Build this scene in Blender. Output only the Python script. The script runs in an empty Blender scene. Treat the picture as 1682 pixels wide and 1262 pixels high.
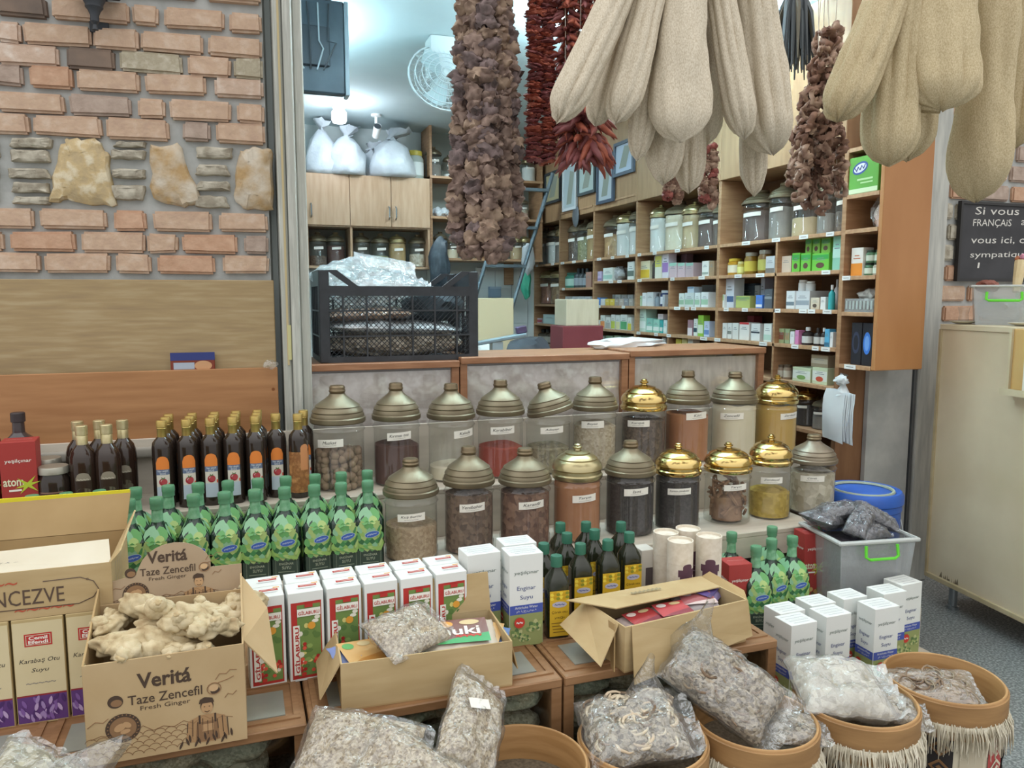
import bpy, bmesh, math, random
from mathutils import Vector, Matrix, noise
sc = bpy.context.scene
COL = sc.collection
R = math.radians
# ---------------------------------------------------------------- camera, sky, lamps, exposure
CAM_H, YAW, PITCH, FPX = 1.40, 19.5, 6.38, 1260.0
cam = bpy.data.objects.new('camera', bpy.data.cameras.new('camera'))
COL.objects.link(cam)
cam.location = (0, 0, CAM_H)
cam.rotation_euler = (R(90 - PITCH), 0, R(-YAW))
cam.data.sensor_fit = 'HORIZONTAL'; cam.data.sensor_width = 36
cam.data.lens = 36 * FPX / 1682
cam.data.clip_start = 0.02
sc.camera = cam
sc.view_settings.view_transform = 'Standard'
sc.view_settings.look = 'None'
sc.view_settings.gamma = 1
sc.view_settings.use_curve_mapping = False
sc.view_settings.exposure = 0.30
sc.cycles.transparent_max_bounces = 48
sc.cycles.max_bounces = 7
w = bpy.data.worlds.new('street_daylight'); sc.world = w; w.use_nodes = True
wn = w.node_tree.nodes; wl = w.node_tree.links
bg = wn['Background']; bg.inputs['Strength'].default_value = 1.0
tc = wn.new('ShaderNodeTexCoord'); sx = wn.new('ShaderNodeSeparateXYZ'); cr = wn.new('ShaderNodeValToRGB')
wl.new(tc.outputs['Generated'], sx.inputs[0]); 
mp = wn.new('ShaderNodeMapRange'); mp.inputs[1].default_value = -1; mp.inputs[2].default_value = 1
wl.new(sx.outputs['Z'], mp.inputs[0]); wl.new(mp.outputs[0], cr.inputs[0]); wl.new(cr.outputs[0], bg.inputs[0])
cr.color_ramp.elements[0].position = 0.40; cr.color_ramp.elements[0].color = (.46, .45, .44, 1)
cr.color_ramp.elements[1].position = 1.0; cr.color_ramp.elements[1].color = (1.7, 1.7, 1.68, 1)
e_ = cr.color_ramp.elements.new(0.62); e_.color = (.86, .86, .85, 1)

def area(name, loc, size, power, color, rot=(0, 0, 0)):
    l = bpy.data.lights.new(name, 'AREA'); l.shape = 'RECTANGLE'; l.size, l.size_y = size
    l.energy = power; l.color = color
    o = bpy.data.objects.new(name, l); COL.objects.link(o); o.location = loc; o.rotation_euler = rot
    return o
# fluorescent ceiling tubes of the shop (their housings are built further down)
for x_ in (.95, 2.15):
    area('tube_light', (x_, 3.16, 2.66), (1.2, .06), 8, (.74, .93, 1.0))
    area('tube_light', (x_, 3.16, 2.74), (1.2, .06), 30, (.62, .88, 1.0), (R(180), 0, 0))
area('uplight', (1.85, 3.6, 2.50), (.5, .06), 26, (.62, .88, 1.0), (R(180), 0, 0))  # added lamp, unseen behind the loofahs, to brighten the ceiling
area('added_wall_uplight', (.27, 4.3, 2.40), (.10, .10), 30, (.62, .88, 1.0), (R(180), R(-25), 0))  # added lamp out of sight behind the door post, lifts the ceiling tone
area('added_round_light', (1.72, 5.75, 2.74), (.22, .22), 9, (.74, .93, 1.0))  # extra fill lamp for the room, tucked unseen behind the eggplants
# ---------------------------------------------------------------- helpers
cp, sp_ = math.cos(R(PITCH)), math.sin(R(PITCH))
FX, FY, RX, RY = math.sin(R(YAW)), math.cos(R(YAW)), math.cos(R(YAW)), -math.sin(R(YAW))
def ray(px, py):
    x = (px - 841) / FPX; y = (631 - py) / FPX
    fh = cp + y * sp_
    return Vector((FX * fh + RX * x, FY * fh + RY * x, -sp_ + y * cp))
def at(px, py, X=None, Y=None, Z=None):
    d = ray(px, py)
    t = X / d.x if X is not None else Y / d.y if Y is not None else (Z - CAM_H) / d.z
    return Vector((d.x * t, d.y * t, CAM_H + d.z * t))
def depth(p): return (p.x * FX + p.y * FY) * cp - (p.z - CAM_H) * sp_
def C(h):
    h = h.lstrip('#')
    return tuple((lambda c: c / 12.92 if c <= .04045 else ((c + .055) / 1.055) ** 2.4)(int(h[i:i + 2], 16) / 255) for i in (0, 2, 4))
MATS = {}
def mat(name, c1, c2=None, scale=30, stretch=(1, 1, 1), rough=.6, metal=0, bump=0, bscale=None, kind='noise', mix=(.35, .65), spec=.4, detail=4, c3=None, emit=0, sheen=0):
    if name in MATS: return MATS[name]
    m = bpy.data.materials.new(name); m.use_nodes = True; MATS[name] = m
    n = m.node_tree.nodes; l = m.node_tree.links; b = n['Principled BSDF']
    c1 = C(c1) if isinstance(c1, str) else c1
    b.inputs['Roughness'].default_value = rough; b.inputs['Metallic'].default_value = metal
    b.inputs['Specular IOR Level'].default_value = spec
    b.inputs['Base Color'].default_value = (*c1, 1)
    if emit: b.inputs['Emission Color'].default_value = (*c1, 1); b.inputs['Emission Strength'].default_value = emit
    if sheen: b.inputs['Sheen Weight'].default_value = sheen
    if c2 or bump:
        t = n.new('ShaderNodeTexCoord'); mpn = n.new('ShaderNodeMapping'); mpn.inputs['Scale'].default_value = stretch
        l.new(t.outputs['Object'], mpn.inputs[0])
        def tex(s):
            if kind == 'voronoi':
                x = n.new('ShaderNodeTexVoronoi'); x.inputs['Scale'].default_value = s
            else:
                x = n.new('ShaderNodeTexNoise'); x.inputs['Scale'].default_value = s; x.inputs['Detail'].default_value = detail
            l.new(mpn.outputs[0], x.inputs['Vector']); return x
        if c2:
            c2 = C(c2) if isinstance(c2, str) else c2
            x = tex(scale); r = n.new('ShaderNodeValToRGB')
            if kind == 'voronoi':
                sepc = n.new('ShaderNodeSeparateColor'); l.new(x.outputs['Color'], sepc.inputs[0]); l.new(sepc.outputs[0], r.inputs[0])
                mix_ = (.0, 1.0)
            else:
                l.new(x.outputs['Fac'], r.inputs[0]); mix_ = mix
            r.color_ramp.elements[0].position = mix_[0]; r.color_ramp.elements[0].color = (*c1, 1)
            r.color_ramp.elements[1].position = mix_[1]; r.color_ramp.elements[1].color = (*c2, 1)
            if c3:
                e = r.color_ramp.elements.new((mix_[0] + mix_[1]) / 2); e.color = (*(C(c3) if isinstance(c3, str) else c3), 1)
            l.new(r.outputs[0], b.inputs['Base Color'])
        if bump:
            x = tex(bscale or scale); bp = n.new('ShaderNodeBump'); bp.inputs['Strength'].default_value = bump
            bp.inputs['Distance'].default_value = min(.01, .22 / (bscale or scale))
            l.new(x.outputs['Distance' if kind == 'voronoi' else 'Fac'], bp.inputs['Height']); l.new(bp.outputs[0], b.inputs['Normal'])
    return m
def clear(name, tint=(.96, .98, .97), gloss=.5, rough=.04, milk=0, milkc=(.8, .82, .82), bump=0, bscale=30):
    """thin glass or plastic film: see-through, glossy at glancing angles, optionally a little milky"""
    if name in MATS: return MATS[name]
    m = bpy.data.materials.new(name); m.use_nodes = True; MATS[name] = m
    n = m.node_tree.nodes; l = m.node_tree.links; n.clear()
    out = n.new('ShaderNodeOutputMaterial'); tr = n.new('ShaderNodeBsdfTransparent'); tr.inputs[0].default_value = (*tint, 1)
    gl = n.new('ShaderNodeBsdfGlossy'); gl.inputs['Roughness'].default_value = rough
    lw = n.new('ShaderNodeLayerWeight'); lw.inputs[0].default_value = .5          # Schlick: gloss is the reflectance seen straight on
    pw = n.new('ShaderNodeMath'); pw.operation = 'POWER'; pw.inputs[1].default_value = 4; l.new(lw.outputs['Facing'], pw.inputs[0])
    ma = n.new('ShaderNodeMath'); ma.operation = 'MULTIPLY_ADD'; ma.inputs[1].default_value = (1 - gloss) * .8; ma.inputs[2].default_value = gloss; l.new(pw.outputs[0], ma.inputs[0])
    mx = n.new('ShaderNodeMixShader'); l.new(ma.outputs[0], mx.inputs[0])
    src = tr
    if milk:
        df = n.new('ShaderNodeBsdfDiffuse'); df.inputs[0].default_value = (*milkc, 1)
        m2 = n.new('ShaderNodeMixShader'); m2.inputs[0].default_value = milk
        l.new(tr.outputs[0], m2.inputs[1]); l.new(df.outputs[0], m2.inputs[2]); src = m2
    l.new(src.outputs[0], mx.inputs[1]); l.new(gl.outputs[0], mx.inputs[2]); l.new(mx.outputs[0], out.inputs[0])
    if bump:
        t = n.new('ShaderNodeTexCoord'); x = n.new('ShaderNodeTexNoise'); x.inputs['Scale'].default_value = bscale; x.inputs['Detail'].default_value = 3
        l.new(t.outputs['Object'], x.inputs['Vector'])
        bp = n.new('ShaderNodeBump'); bp.inputs['Strength'].default_value = bump; bp.inputs['Distance'].default_value = .02
        l.new(x.outputs['Fac'], bp.inputs['Height']); l.new(bp.outputs[0], gl.inputs['Normal'])
    return m
_col = {}
def flat(h, rough=.55, spec=.35):
    """plain printed card or plastic of one colour"""
    k = 'print_' + h.lstrip('#') + '_%d' % (rough * 100)
    return mat(k, h, rough=rough, spec=spec)
T = Matrix.Translation
def Rx(a): return Matrix.Rotation(a, 4, 'X')
def Ry(a): return Matrix.Rotation(a, 4, 'Y')
def Rz(a): return Matrix.Rotation(a, 4, 'Z')
def S(x, y, z): return Matrix.Diagonal((x, y, z, 1))
FRONT = Rx(R(90))                     # local x,y drawn on a face that looks towards -Y
SIDE = Rz(R(-90)) @ Rx(R(90))         # ... towards -X
TOP = Matrix()                        # ... towards +Z
_txt = {}
def text_mesh(s, shear=0, weight=0):
    k = (s, shear, weight)
    if k not in _txt:
        cu = bpy.data.curves.new('lettering', 'FONT'); cu.body = s; cu.align_x = 'CENTER'; cu.align_y = 'CENTER'
        cu.shear = shear; cu.offset = weight; cu.resolution_u = 2; cu.fill_mode = 'FRONT'
        o = bpy.data.objects.new('lettering', cu); COL.objects.link(o)
        me = o.to_mesh()
        vs = [v.co.copy() for v in me.vertices]; fs = [tuple(p.vertices) for p in me.polygons]
        o.to_mesh_clear(); bpy.data.objects.remove(o); bpy.data.curves.remove(cu)
        if vs:
            x0 = min(v.x for v in vs); x1 = max(v.x for v in vs); y0 = min(v.y for v in vs); y1 = max(v.y for v in vs)
            vs = [Vector((v.x - (x0 + x1) / 2, v.y - (y0 + y1) / 2, 0)) for v in vs]
            _txt[k] = (vs, fs, x1 - x0, y1 - y0)
        else: _txt[k] = ([], [], 1, 1)
    return _txt[k]
class MB:
    def __init__(s): s.nb = 0; s.v = []; s.f = []; s.m = []; s.s = []; s.mats = []
    def mi(s, m):
        if m not in s.mats: s.mats.append(m)
        return s.mats.index(m)
    def add(s, vs, fs, m, smooth=False, M=None):
        o = len(s.v); i = s.mi(m)
        for v in vs: s.v.append(tuple(M @ Vector(v)) if M is not None else tuple(v))
        for f in fs: s.f.append(tuple(o + j for j in f)); s.m.append(i); s.s.append(smooth)
        return s
    def box(s, x0, x1, y0, y1, z0, z1, m, b=0, M=None, seg=1):
        s.nb += 1; e = (s.nb % 11) * 4e-5                     # no two boxes of a part share a plane exactly
        x0 -= e; x1 += e; y0 -= e; y1 += e; z1 += e
        if b:
            bm = bmesh.new(); bmesh.ops.create_cube(bm, size=1)
            for v in bm.verts: v.co = Vector(((x0 + x1) / 2 + v.co.x * (x1 - x0), (y0 + y1) / 2 + v.co.y * (y1 - y0), (z0 + z1) / 2 + v.co.z * (z1 - z0)))
            bmesh.ops.bevel(bm, geom=bm.edges[:], offset=b, segments=seg, affect='EDGES', profile=.5)
            s.addbm(bm, m, seg > 1, M); return s
        vs = [(x, y, z) for z in (z0, z1) for y in (y0, y1) for x in (x0, x1)]
        return s.add(vs, [(0, 2, 3, 1), (4, 5, 7, 6), (0, 1, 5, 4), (2, 6, 7, 3), (0, 4, 6, 2), (1, 3, 7, 5)], m, False, M)
    def addbm(s, bm, m, smooth=False, M=None):
        bm.verts.ensure_lookup_table(); bm.verts.index_update()
        s.add([v.co.copy() for v in bm.verts], [[v.index for v in f.verts] for f in bm.faces], m, smooth, M); bm.free(); return s
    def quad(s, a, b, c, d, m, M=None): return s.add([a, b, c, d], [(0, 1, 2, 3)], m, False, M)
    def rect(s, x, y, w_, h_, m, M, z=0): return s.add([(x - w_ / 2, y - h_ / 2, z), (x + w_ / 2, y - h_ / 2, z), (x + w_ / 2, y + h_ / 2, z), (x - w_ / 2, y + h_ / 2, z)], [(0, 1, 2, 3)], m, False, M)
    def poly(s, pts, m, M=None, z=0, th=0):
        n = len(pts)
        s.add([(p[0], p[1], z) for p in pts], [tuple(range(n))], m, False, M)
        if th:
            s.add([(p[0], p[1], z - th) for p in pts], [tuple(reversed(range(n)))], m, False, M)
            s.add([(p[0], p[1], z) for p in pts] + [(p[0], p[1], z - th) for p in pts], [(i, n + i, n + (i + 1) % n, (i + 1) % n) for i in range(n)], m, False, M)
        return s
    def disc(s, x, y, rx, ry, m, M, z=0, n=20, a=0): 
        ca, sa = math.cos(a), math.sin(a)
        return s.poly([(x + rx * math.cos(t) * ca - ry * math.sin(t) * sa, y + rx * math.cos(t) * sa + ry * math.sin(t) * ca) for t in [2 * math.pi * i / n for i in range(n)]], m, M, z)
    def lathe(s, prof, m, n=24, smooth=True, M=None):
        vs = []; fs = []; rows = []
        for r, z in prof:
            if r < 1e-6: rows.append([len(vs)] * n); vs.append((0, 0, z))
            else:
                rows.append(list(range(len(vs), len(vs) + n)))
                vs += [(r * math.cos(2 * math.pi * i / n), r * math.sin(2 * math.pi * i / n), z) for i in range(n)]
        for a, b in zip(rows, rows[1:]):
            for i in range(n):
                j = (i + 1) % n; q = [a[i], a[j], b[j], b[i]]
                q = [x for k, x in enumerate(q) if x not in q[:k]]
                if len(q) > 2: fs.append(q)
        return s.add(vs, fs, m, smooth, M)
    def tube(s, pts, r, m, n=6, cap=True, smooth=True, M=None):
        pts = [Vector(p) for p in pts]; rs = r if isinstance(r, (list, tuple)) else [r] * len(pts)
        vs = []; fs = []
        t = (pts[1] - pts[0]).normalized(); u = t.orthogonal().normalized()
        for i, p in enumerate(pts):
            t = (pts[min(i + 1, len(pts) - 1)] - pts[max(i - 1, 0)])
            t = t.normalized() if t.length > 1e-9 else Vector((0, 0, 1))
            u = (u - t * u.dot(t)); u = u.normalized() if u.length > 1e-6 else t.orthogonal().normalized()
            v = t.cross(u)
            for k in range(n):
                a = 2 * math.pi * k / n; vs.append(p + (u * math.cos(a) + v * math.sin(a)) * rs[i])
        for i in range(len(pts) - 1):
            for k in range(n):
                fs.append((i * n + k, i * n + (k + 1) % n, (i + 1) * n + (k + 1) % n, (i + 1) * n + k))
        if cap: fs.append(tuple(reversed(range(n)))); fs.append(tuple(range((len(pts) - 1) * n, len(pts) * n)))
        return s.add(vs, fs, m, smooth, M)
    def bar(s, a, b, r, m, n=8): return s.tube([a, b], r, m, n)
    def blob(s, loc, r, m, sub=2, amp=.25, freq=2, seed=0, sc_=(1, 1, 1), M=None):
        bm = bmesh.new(); bmesh.ops.create_icosphere(bm, subdivisions=sub, radius=1)
        for v in bm.verts:
            d = 1 + amp * noise.noise(v.co * freq + Vector((seed * 7.3, seed * 3.1, seed)))
            v.co = Vector((v.co.x * d * r * sc_[0] + loc[0], v.co.y * d * r * sc_[1] + loc[1], v.co.z * d * r * sc_[2] + loc[2]))
        return s.addbm(bm, m, True, M)
    def text(s, string, size, m, M, x=0, y=0, z=.0004, width=None, shear=0, weight=0, warp=None, rot=0):
        """size = height of the lettering; width squeezes it to fit"""
        vs, fs, w0, h0 = text_mesh(string, shear, weight)
        k = size / h0 if h0 > 1e-6 else size; kx = k if width is None else width / w0
        ca, sa = math.cos(rot), math.sin(rot)
        out = []
        for v in vs:
            a, b = v.x * kx, v.y * k
            a, b = a * ca - b * sa + x, a * sa + b * ca + y
            out.append(warp(a, b, z) if warp else (a, b, z))
        return s.add(out, fs, m, False, M)
    def build(s, name, parent=None, loc=None, rz=0, angle=35):
        me = bpy.data.meshes.new(name); me.from_pydata(s.v, [], s.f)
        for m in s.mats: me.materials.append(m)
        me.polygons.foreach_set('material_index', s.m); me.polygons.foreach_set('use_smooth', s.s)
        if any(s.s): me.set_sharp_from_angle(angle=R(angle))
        me.update()
        o = bpy.data.objects.new(name, me); COL.objects.link(o)
        if parent is not None: o.parent = parent
        if loc is not None: o.location = loc
        if rz: o.rotation_euler = (0, 0, rz)
        return o
def tag(o, label=None, cat=None, group=None, kind=None):
    if label: o['label'] = label
    if cat: o['category'] = cat
    if group: o['group'] = group
    if kind: o['kind'] = kind
    return o
def empty(name, loc, label=None, cat=None, group=None, rz=0):
    o = bpy.data.objects.new(name, None); COL.objects.link(o); o.location = loc; o.rotation_euler = (0, 0, rz)
    o.empty_display_size = .05
    return tag(o, label, cat, group)
def kids(o): return [c for c in bpy.data.objects if c.parent == o]
def copy_tree(o, parent=None):
    c = o.copy(); COL.objects.link(c)
    if parent is not None: c.parent = parent
    for k in list(o.children): copy_tree(k, c)
    return c
class Proto:
    """builds the thing once, then hands out copies"""
    def __init__(s, make): s.make = make; s.root = None; s.kids = None
    def put(s, loc, rz=0, label=None, cat=None, group=None, scale=None):
        if s.root is None: s.root = s.make(); o = s.root
        else: o = copy_tree(s.root)
        o.location = loc; o.rotation_euler = (0, 0, rz)
        if scale: o.scale = scale if isinstance(scale, tuple) else (scale,) * 3
        return tag(o, label, cat, group)
rnd = random.Random(7)
# ---------------------------------------------------------------- materials
WOOD = mat('shelf_wood', '#957050', '#a98462', 7, (1, 1, 9), rough=.5, bump=.05, bscale=30)
WOODY = mat('shelf_wood_edge', '#a88260', '#b89270', 8, (1, 7, 7), rough=.5)
PALEW = mat('cabinet_beech', '#b39272', '#c2a284', 5, (6, 6, .8), rough=.45)
FRAMEW = mat('counter_wood', '#94684a', '#a97c5c', 9, (1, 6, 6), rough=.5, bump=.05)
BOARDW = mat('orange_board_wood', '#9f7048', '#b28358', 3.2, (.9, 5, 9), rough=.5, bump=.04)
PLY = mat('weathered_plywood', '#958062', '#b2a07e', 6, (.9, 2, 9), rough=.75, bump=.08, c3='#a38d68', detail=8, mix=(.25, .75))
TABLEW = mat('table_wood', '#83603f', '#96714f', 8, (1, 7, 5), rough=.5, bump=.05)
CARD = mat('brown_cardboard', '#b29a71', '#bca57d', 6, (1, 1, 5), rough=.85, spec=.15)
CARDIN = mat('cardboard_inside', '#a48a62', '#b0966d', 6, rough=.9, spec=.1)
KRAFT = mat('kraft_cardboard', '#b49b75', '#bca47f', 8, rough=.85, spec=.15)
GLASS = clear('jar_glass', (.96, .97, .96), .05, .05, .035, (.70, .68, .64))
PANE = clear('counter_pane', (.96, .97, .97), .07, .02)
FILM = clear('clear_bag_film', (.97, .98, .97), .13, .09, .06, (.88, .9, .91), bump=.9, bscale=34)
MILKF = clear('milky_bag_film', (.95, .97, .97), .09, .2, .32, (.66, .70, .73), bump=.8, bscale=22)
BIN = clear('translucent_bin_plastic', (.93, .95, .96), .05, .2, .30, (.66, .68, .68))
BRASS = mat('dull_brass_lid', '#8d836b', '#776d58', 5, rough=.42, metal=.6, bump=.03, spec=.5)
GOLD = mat('polished_gold_lid', '#d0b678', rough=.17, metal=1)
GOLDC = mat('gold_cap', '#b59b58', '#c5ad6c', 30, rough=.38, metal=.75)
WHITE = flat('#e6e8e6'); PAPER = flat('#e9e6dc', .8); INK = flat('#3c3734', .8); GREYINK = flat('#8c8780', .8)
STEEL = mat('steel', '#9aa0a3', rough=.35, metal=.9)
BLACKP = mat('black_plastic', '#33363a', '#3c4045', 20, rough=.5)
DARKIN = mat('shade_grey_card', '#5f5a50', rough=.9)
# ---------------------------------------------------------------- the setting
def struct(name, mb, parent=None):
    o = mb.build(name, parent)
    if parent is None: o['kind'] = 'structure'
    return o
FLOORM = mat('speckled_grey_stone_floor', '#5e6362', '#969a98', 110, rough=.6, bump=.04, detail=5, c3='#747978', mix=(.38, .62))
b = MB(); b.box(-3.5, 6.5, -2.5, 7.2, -.06, 0, FLOORM); struct('floor', b)
CEILM = mat('ceiling_paint', '#bfd0d2', '#c8d8da', 2, rough=.8)
WALLM = mat('shop_wall_paint', '#c6cfcd', '#ced6d4', 2, rough=.8)
TILEM = mat('white_wall_tile', '#d5dad8', rough=.3)
b = MB(); b.box(.05, 3.2, 3.06, 6.9, 2.83, 2.9, CEILM); struct('ceiling', b)
b = MB(); b.box(.05, 3.2, 6.74, 6.86, 0, 2.83, WALLM)
for i in range(16):
    for k in range(5):
        b.box(.3 + i * .16, .3 + i * .16 + .156, 6.728, 6.742, .85 + k * .16, .85 + k * .16 + .156, TILEM)
struct('wall_back', b)
b = MB(); b.box(2.93, 3.05, 3.06, 6.74, 0, 2.83, WALLM); struct('wall_side', b)
b = MB(); b.box(.04, .16, 3.16, 6.74, 0, 2.83, WALLM); struct('wall_interior', b)
CONC = mat('bare_concrete', '#a5a7a4', '#bfc0bb', 6, rough=.85, bump=.08, bscale=25)
b = MB(); b.box(2.87, 3.06, 2.86, 3.058, 0, 2.9, CONC); b.box(2.755, 3.015, 2.795, 2.818, 0, 1.075, CONC); struct('wall_pier', b)
# brick facade: handmade bricks, a band of rubble stones, mortar
MORT = mat('mortar', '#abaeac', '#bdc0be', 14, rough=.95, bump=.35, bscale=60)
BR = [mat('brick_%s' % n, a, b_, 26, rough=.9, bump=.8, bscale=45, c3=c, detail=8, mix=(.3, .7)) for n, a, b_, c in (
    ('rose', '#bca08b', '#cfb8a4', '#c4a890'), ('orange', '#ba9479', '#cca98f', '#c29d83'), ('brown', '#a39083', '#b9a79a', '#af9c8f'),
    ('pale', '#b9b19b', '#cbc4b2', '#aca28c'), ('pink', '#c0a793', '#d8c8ba', '#c7ae9b'))]
SOOT = mat('brick_sooty', '#6e625a', '#8a7769', 7, rough=.95, bump=.3, bscale=35)
STN = [mat('stone_buff', '#b8a582', '#d8ccb0', 22, rough=.95, detail=8, mix=(.38, .62), bump=1, bscale=22, c3='#c4ae84'), mat('stone_grey', '#9a9282', '#c0baaa', 26, rough=.95, detail=8, mix=(.38, .62), bump=1, bscale=26),
       mat('stone_rust', '#b3966c', '#cdc3b2', 12, rough=.95, detail=8, mix=(.38, .62), bump=1, bscale=22)]
def brick(mb, x0, x1, z0, z1, m, th=.030, rr=rnd):
    bm = bmesh.new(); bmesh.ops.create_cube(bm, size=1)
    for v in bm.verts: v.co = Vector(((x0 + x1) / 2 + v.co.x * (x1 - x0) + rr.uniform(-.004, .004), v.co.y * th * 1.6 + (rr.uniform(-.003, .003) if v.co.y < 0 else 0), (z0 + z1) / 2 + v.co.z * (z1 - z0) + rr.uniform(-.004, .004)))
    bmesh.ops.bevel(bm, geom=bm.edges[:], offset=.009, segments=2, affect='EDGES')
    mb.addbm(bm, m, True)
WP, WA = Vector((.118, 3.06, 0)), R(6.9)
wdir = Vector((math.cos(WA), -math.sin(WA), 0)); wnor = Vector((-math.sin(WA), -math.cos(WA), 0))
def onwall(px, py):
    d = ray(px, py); o_ = Vector((0, 0, CAM_H)); t = (WP - o_).dot(wnor) / d.dot(wnor); p = o_ + d * t - WP
    return p.dot(wdir), p.z
b = MB()
b.box(-2.3, 0, .004, .2, 0, 3.0, MORT)
K = 3.004
rows = [(78, [(-330, -30), (-10, 240), (265, 640), (655, 785), (815, 1105), (1135, 1310)], 'sspppp'), (205, [(-330, -20), (0, 110), (125, 455), (468, 690), (700, 1000), (1030, 1322)], 'rksssr'.replace('s', 'r')),
        (310, [(-330, -20), (0, 295), (335, 570), (600, 900), (930, 1140), (1155, 1322)], 'rksyry'), (410, [(-230, -30), (-20, 120), (160, 365), (390, 695), (720, 1015), (1060, 1330)], 'rborrk'),
        (536, [(-340, -20), (0, 325), (352, 650), (690, 815), (845, 1138), (1170, 1336)], 'rrbrrr'), (640, [(-340, -170), (-150, 150), (175, 505), (530, 838), (905, 1040), (1070, 1345)], 'rrrrbr'),
        (1090, [(-330, -150), (-130, 172), (210, 527), (568, 722), (760, 1048), (1085, 1360)], 'rrrorr'), (1200, [(-330, -60), (-40, 25), (65, 380), (410, 722), (730, 880), (900, 1172), (1210, 1358)], 'rrorrob'[:7]),
        (1302, [(-330, -150), (-130, 200), (225, 548), (575, 745), (780, 1065), (1105, 1372)], 'rrrror')]
BK = {'r': 0, 'o': 1, 'b': 2, 'y': 3, 'k': 4, 'p': 0}
for yc, bricks, cs in rows:
    _, zc = onwall(660 / K, yc / K)
    for (a, c), k in zip(bricks, cs):
        xa, _ = onwall(a / K, yc / K); xc, _ = onwall(c / K, yc / K)
        brick(b, xa, min(xc, -.004), zc - .0345, zc + .0345, SOOT if k == 's' else BR[BK[k]])
_, z78 = onwall(660 / K, 78 / K)
for i in range(1, 5):
    x = -1.3 + .13 * (i % 2)
    while x < -.02:
        L = rnd.choice((.27, .26, .15, .28)); x1 = min(x + L, -.004)
        if x1 - x > .05: brick(b, x, x1, z78 + i * .103 - .0345, z78 + i * .103 + .0345, BR[rnd.choice((0, 0, 1, 2, 4))])
        x += L + .03
def stone(pts, m, th=.03, jit=.006):
    q = [onwall(x / K, y / K) for x, y in pts]
    q = [q[i] for i in range(len(q))]
    n = len(q); cx = sum(p[0] for p in q) / n; cz = sum(p[1] for p in q) / n
    ring = []
    for i in range(n):                          # round the corners
        a, c = q[i], q[(i + 1) % n]
        for t in (.06, .28, .5, .72, .94): ring.append((a[0] + (c[0] - a[0]) * t + rnd.uniform(-jit, jit), a[1] + (c[1] - a[1]) * t + rnd.uniform(-jit, jit)))
    n = len(ring); vs = []; fs = []
    for k, (s_, y) in enumerate(((1, .01), (1, -th * .55), (.9, -th * .9), (.55, -th * 1.1))):
        vs += [(cx + (p[0] - cx) * s_, y + rnd.uniform(-.003, .003), cz + (p[1] - cz) * s_) for p in ring]
    for k in range(3):
        for i in range(n): fs.append((k * n + i, k * n + (i + 1) % n, (k + 1) * n + (i + 1) % n, (k + 1) * n + i))
    fs.append(tuple(range(3 * n, 4 * n)))
    b.add(vs, fs, m, True)
stone([(300, 730), (350, 690), (480, 692), (535, 760), (580, 1028), (340, 990), (245, 1000)], STN[0])
stone([(745, 725), (888, 712), (1000, 1000), (900, 1028), (755, 990)], STN[2])
stone([(1180, 760), (1240, 735), (1348, 738), (1352, 1036), (1220, 1040), (1148, 980)], STN[2])
stone([(-330, 700), (-120, 690), (-60, 1000), (-330, 1010)], STN[0])
for x0, x1, ys in ((40, 262, ((682, 735), (742, 806), (832, 886), (902, 956), (972, 1012))), (545, 728, ((702, 732), (742, 792), (836, 886), (914, 992))), (948, 1150, ((728, 788), (812, 872), (896, 946), (966, 1030))), (-50, 18, ((700, 780), (800, 880), (900, 1000)))):
    for y0, y1 in ys: stone([(x0 + rnd.uniform(0, 40), y0), (x1 - rnd.uniform(0, 40), y0 + 4), (x1 - rnd.uniform(0, 20), y1), (x0 + rnd.uniform(5, 30), y1 - 4)], STN[1], .026, .0022)
wl_o = struct('wall_left', b); wl_o.location = WP; wl_o.rotation_euler = (0, 0, -WA)
# brick facade right of the doorway
b = MB(); b.box(3.2, 5.2, 3.05, 3.2, 0, 3.0, MORT)
for i in range(26):
    x = 3.2 - .12 * (i % 2); z = .06 + i * .105
    while x < 4.6:
        L = rnd.choice((.24, .26, .14)); 
        if x + L > 3.24: 
            brick_b = MB
            bm_x0 = max(x, 3.205); bm = bmesh.new(); bmesh.ops.create_cube(bm, size=1)
            for v in bm.verts: v.co = Vector(((bm_x0 + x + L) / 2 + v.co.x * (x + L - bm_x0), 3.045 + v.co.y * .03, z + v.co.z * .08))
            bmesh.ops.bevel(bm, geom=bm.edges[:], offset=.008, segments=2, affect='EDGES'); b.addbm(bm, BR[rnd.choice((0, 1, 1, 2, 2))] if i < 15 or i > 17 else STN[1], True)
        x += L + .025
struct('wall_right', b)
# door frame: aluminium post on the brick side, steel channel and post on the other
ALU = mat('painted_metal_post', '#b9bbb2', '#c6c8c0', 9, (8, 8, .5), rough=.5, c3='#aeb0a8')
ALUD = mat('post_groove', '#8d9190', rough=.6); TAPE = flat('#cfcb96')
b = MB(); b.box(.150, .180, 2.99, 3.16, 0, 2.95, ALU, .004); b.box(.183, .215, 2.965, 3.16, 0, 2.95, ALU, .006); b.box(.218, .252, 2.99, 3.16, 0, 2.95, ALU, .004)
b.box(.178, .220, 3.0, 3.15, 0, 2.95, ALUD); b.box(.165, .172, 2.986, 2.992, 1.15, 2.9, flat('#c9b88e')); b.box(.168, .180, 2.984, 2.99, 1.17, 1.30, TAPE)
struct('trim_1', b)
b = MB(); b.box(3.02, 3.035, 2.82, 2.86, 0, 2.95, mat('dark_channel', '#55595c', '#666a6c', 8, rough=.5)); b.box(3.045, 3.06, 2.81, 2.86, 0, 2.95, mat('dark_channel', '')); b.box(3.035, 3.045, 2.84, 2.86, 0, 2.95, BLACKP)
struct('trim_2', b)
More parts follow.
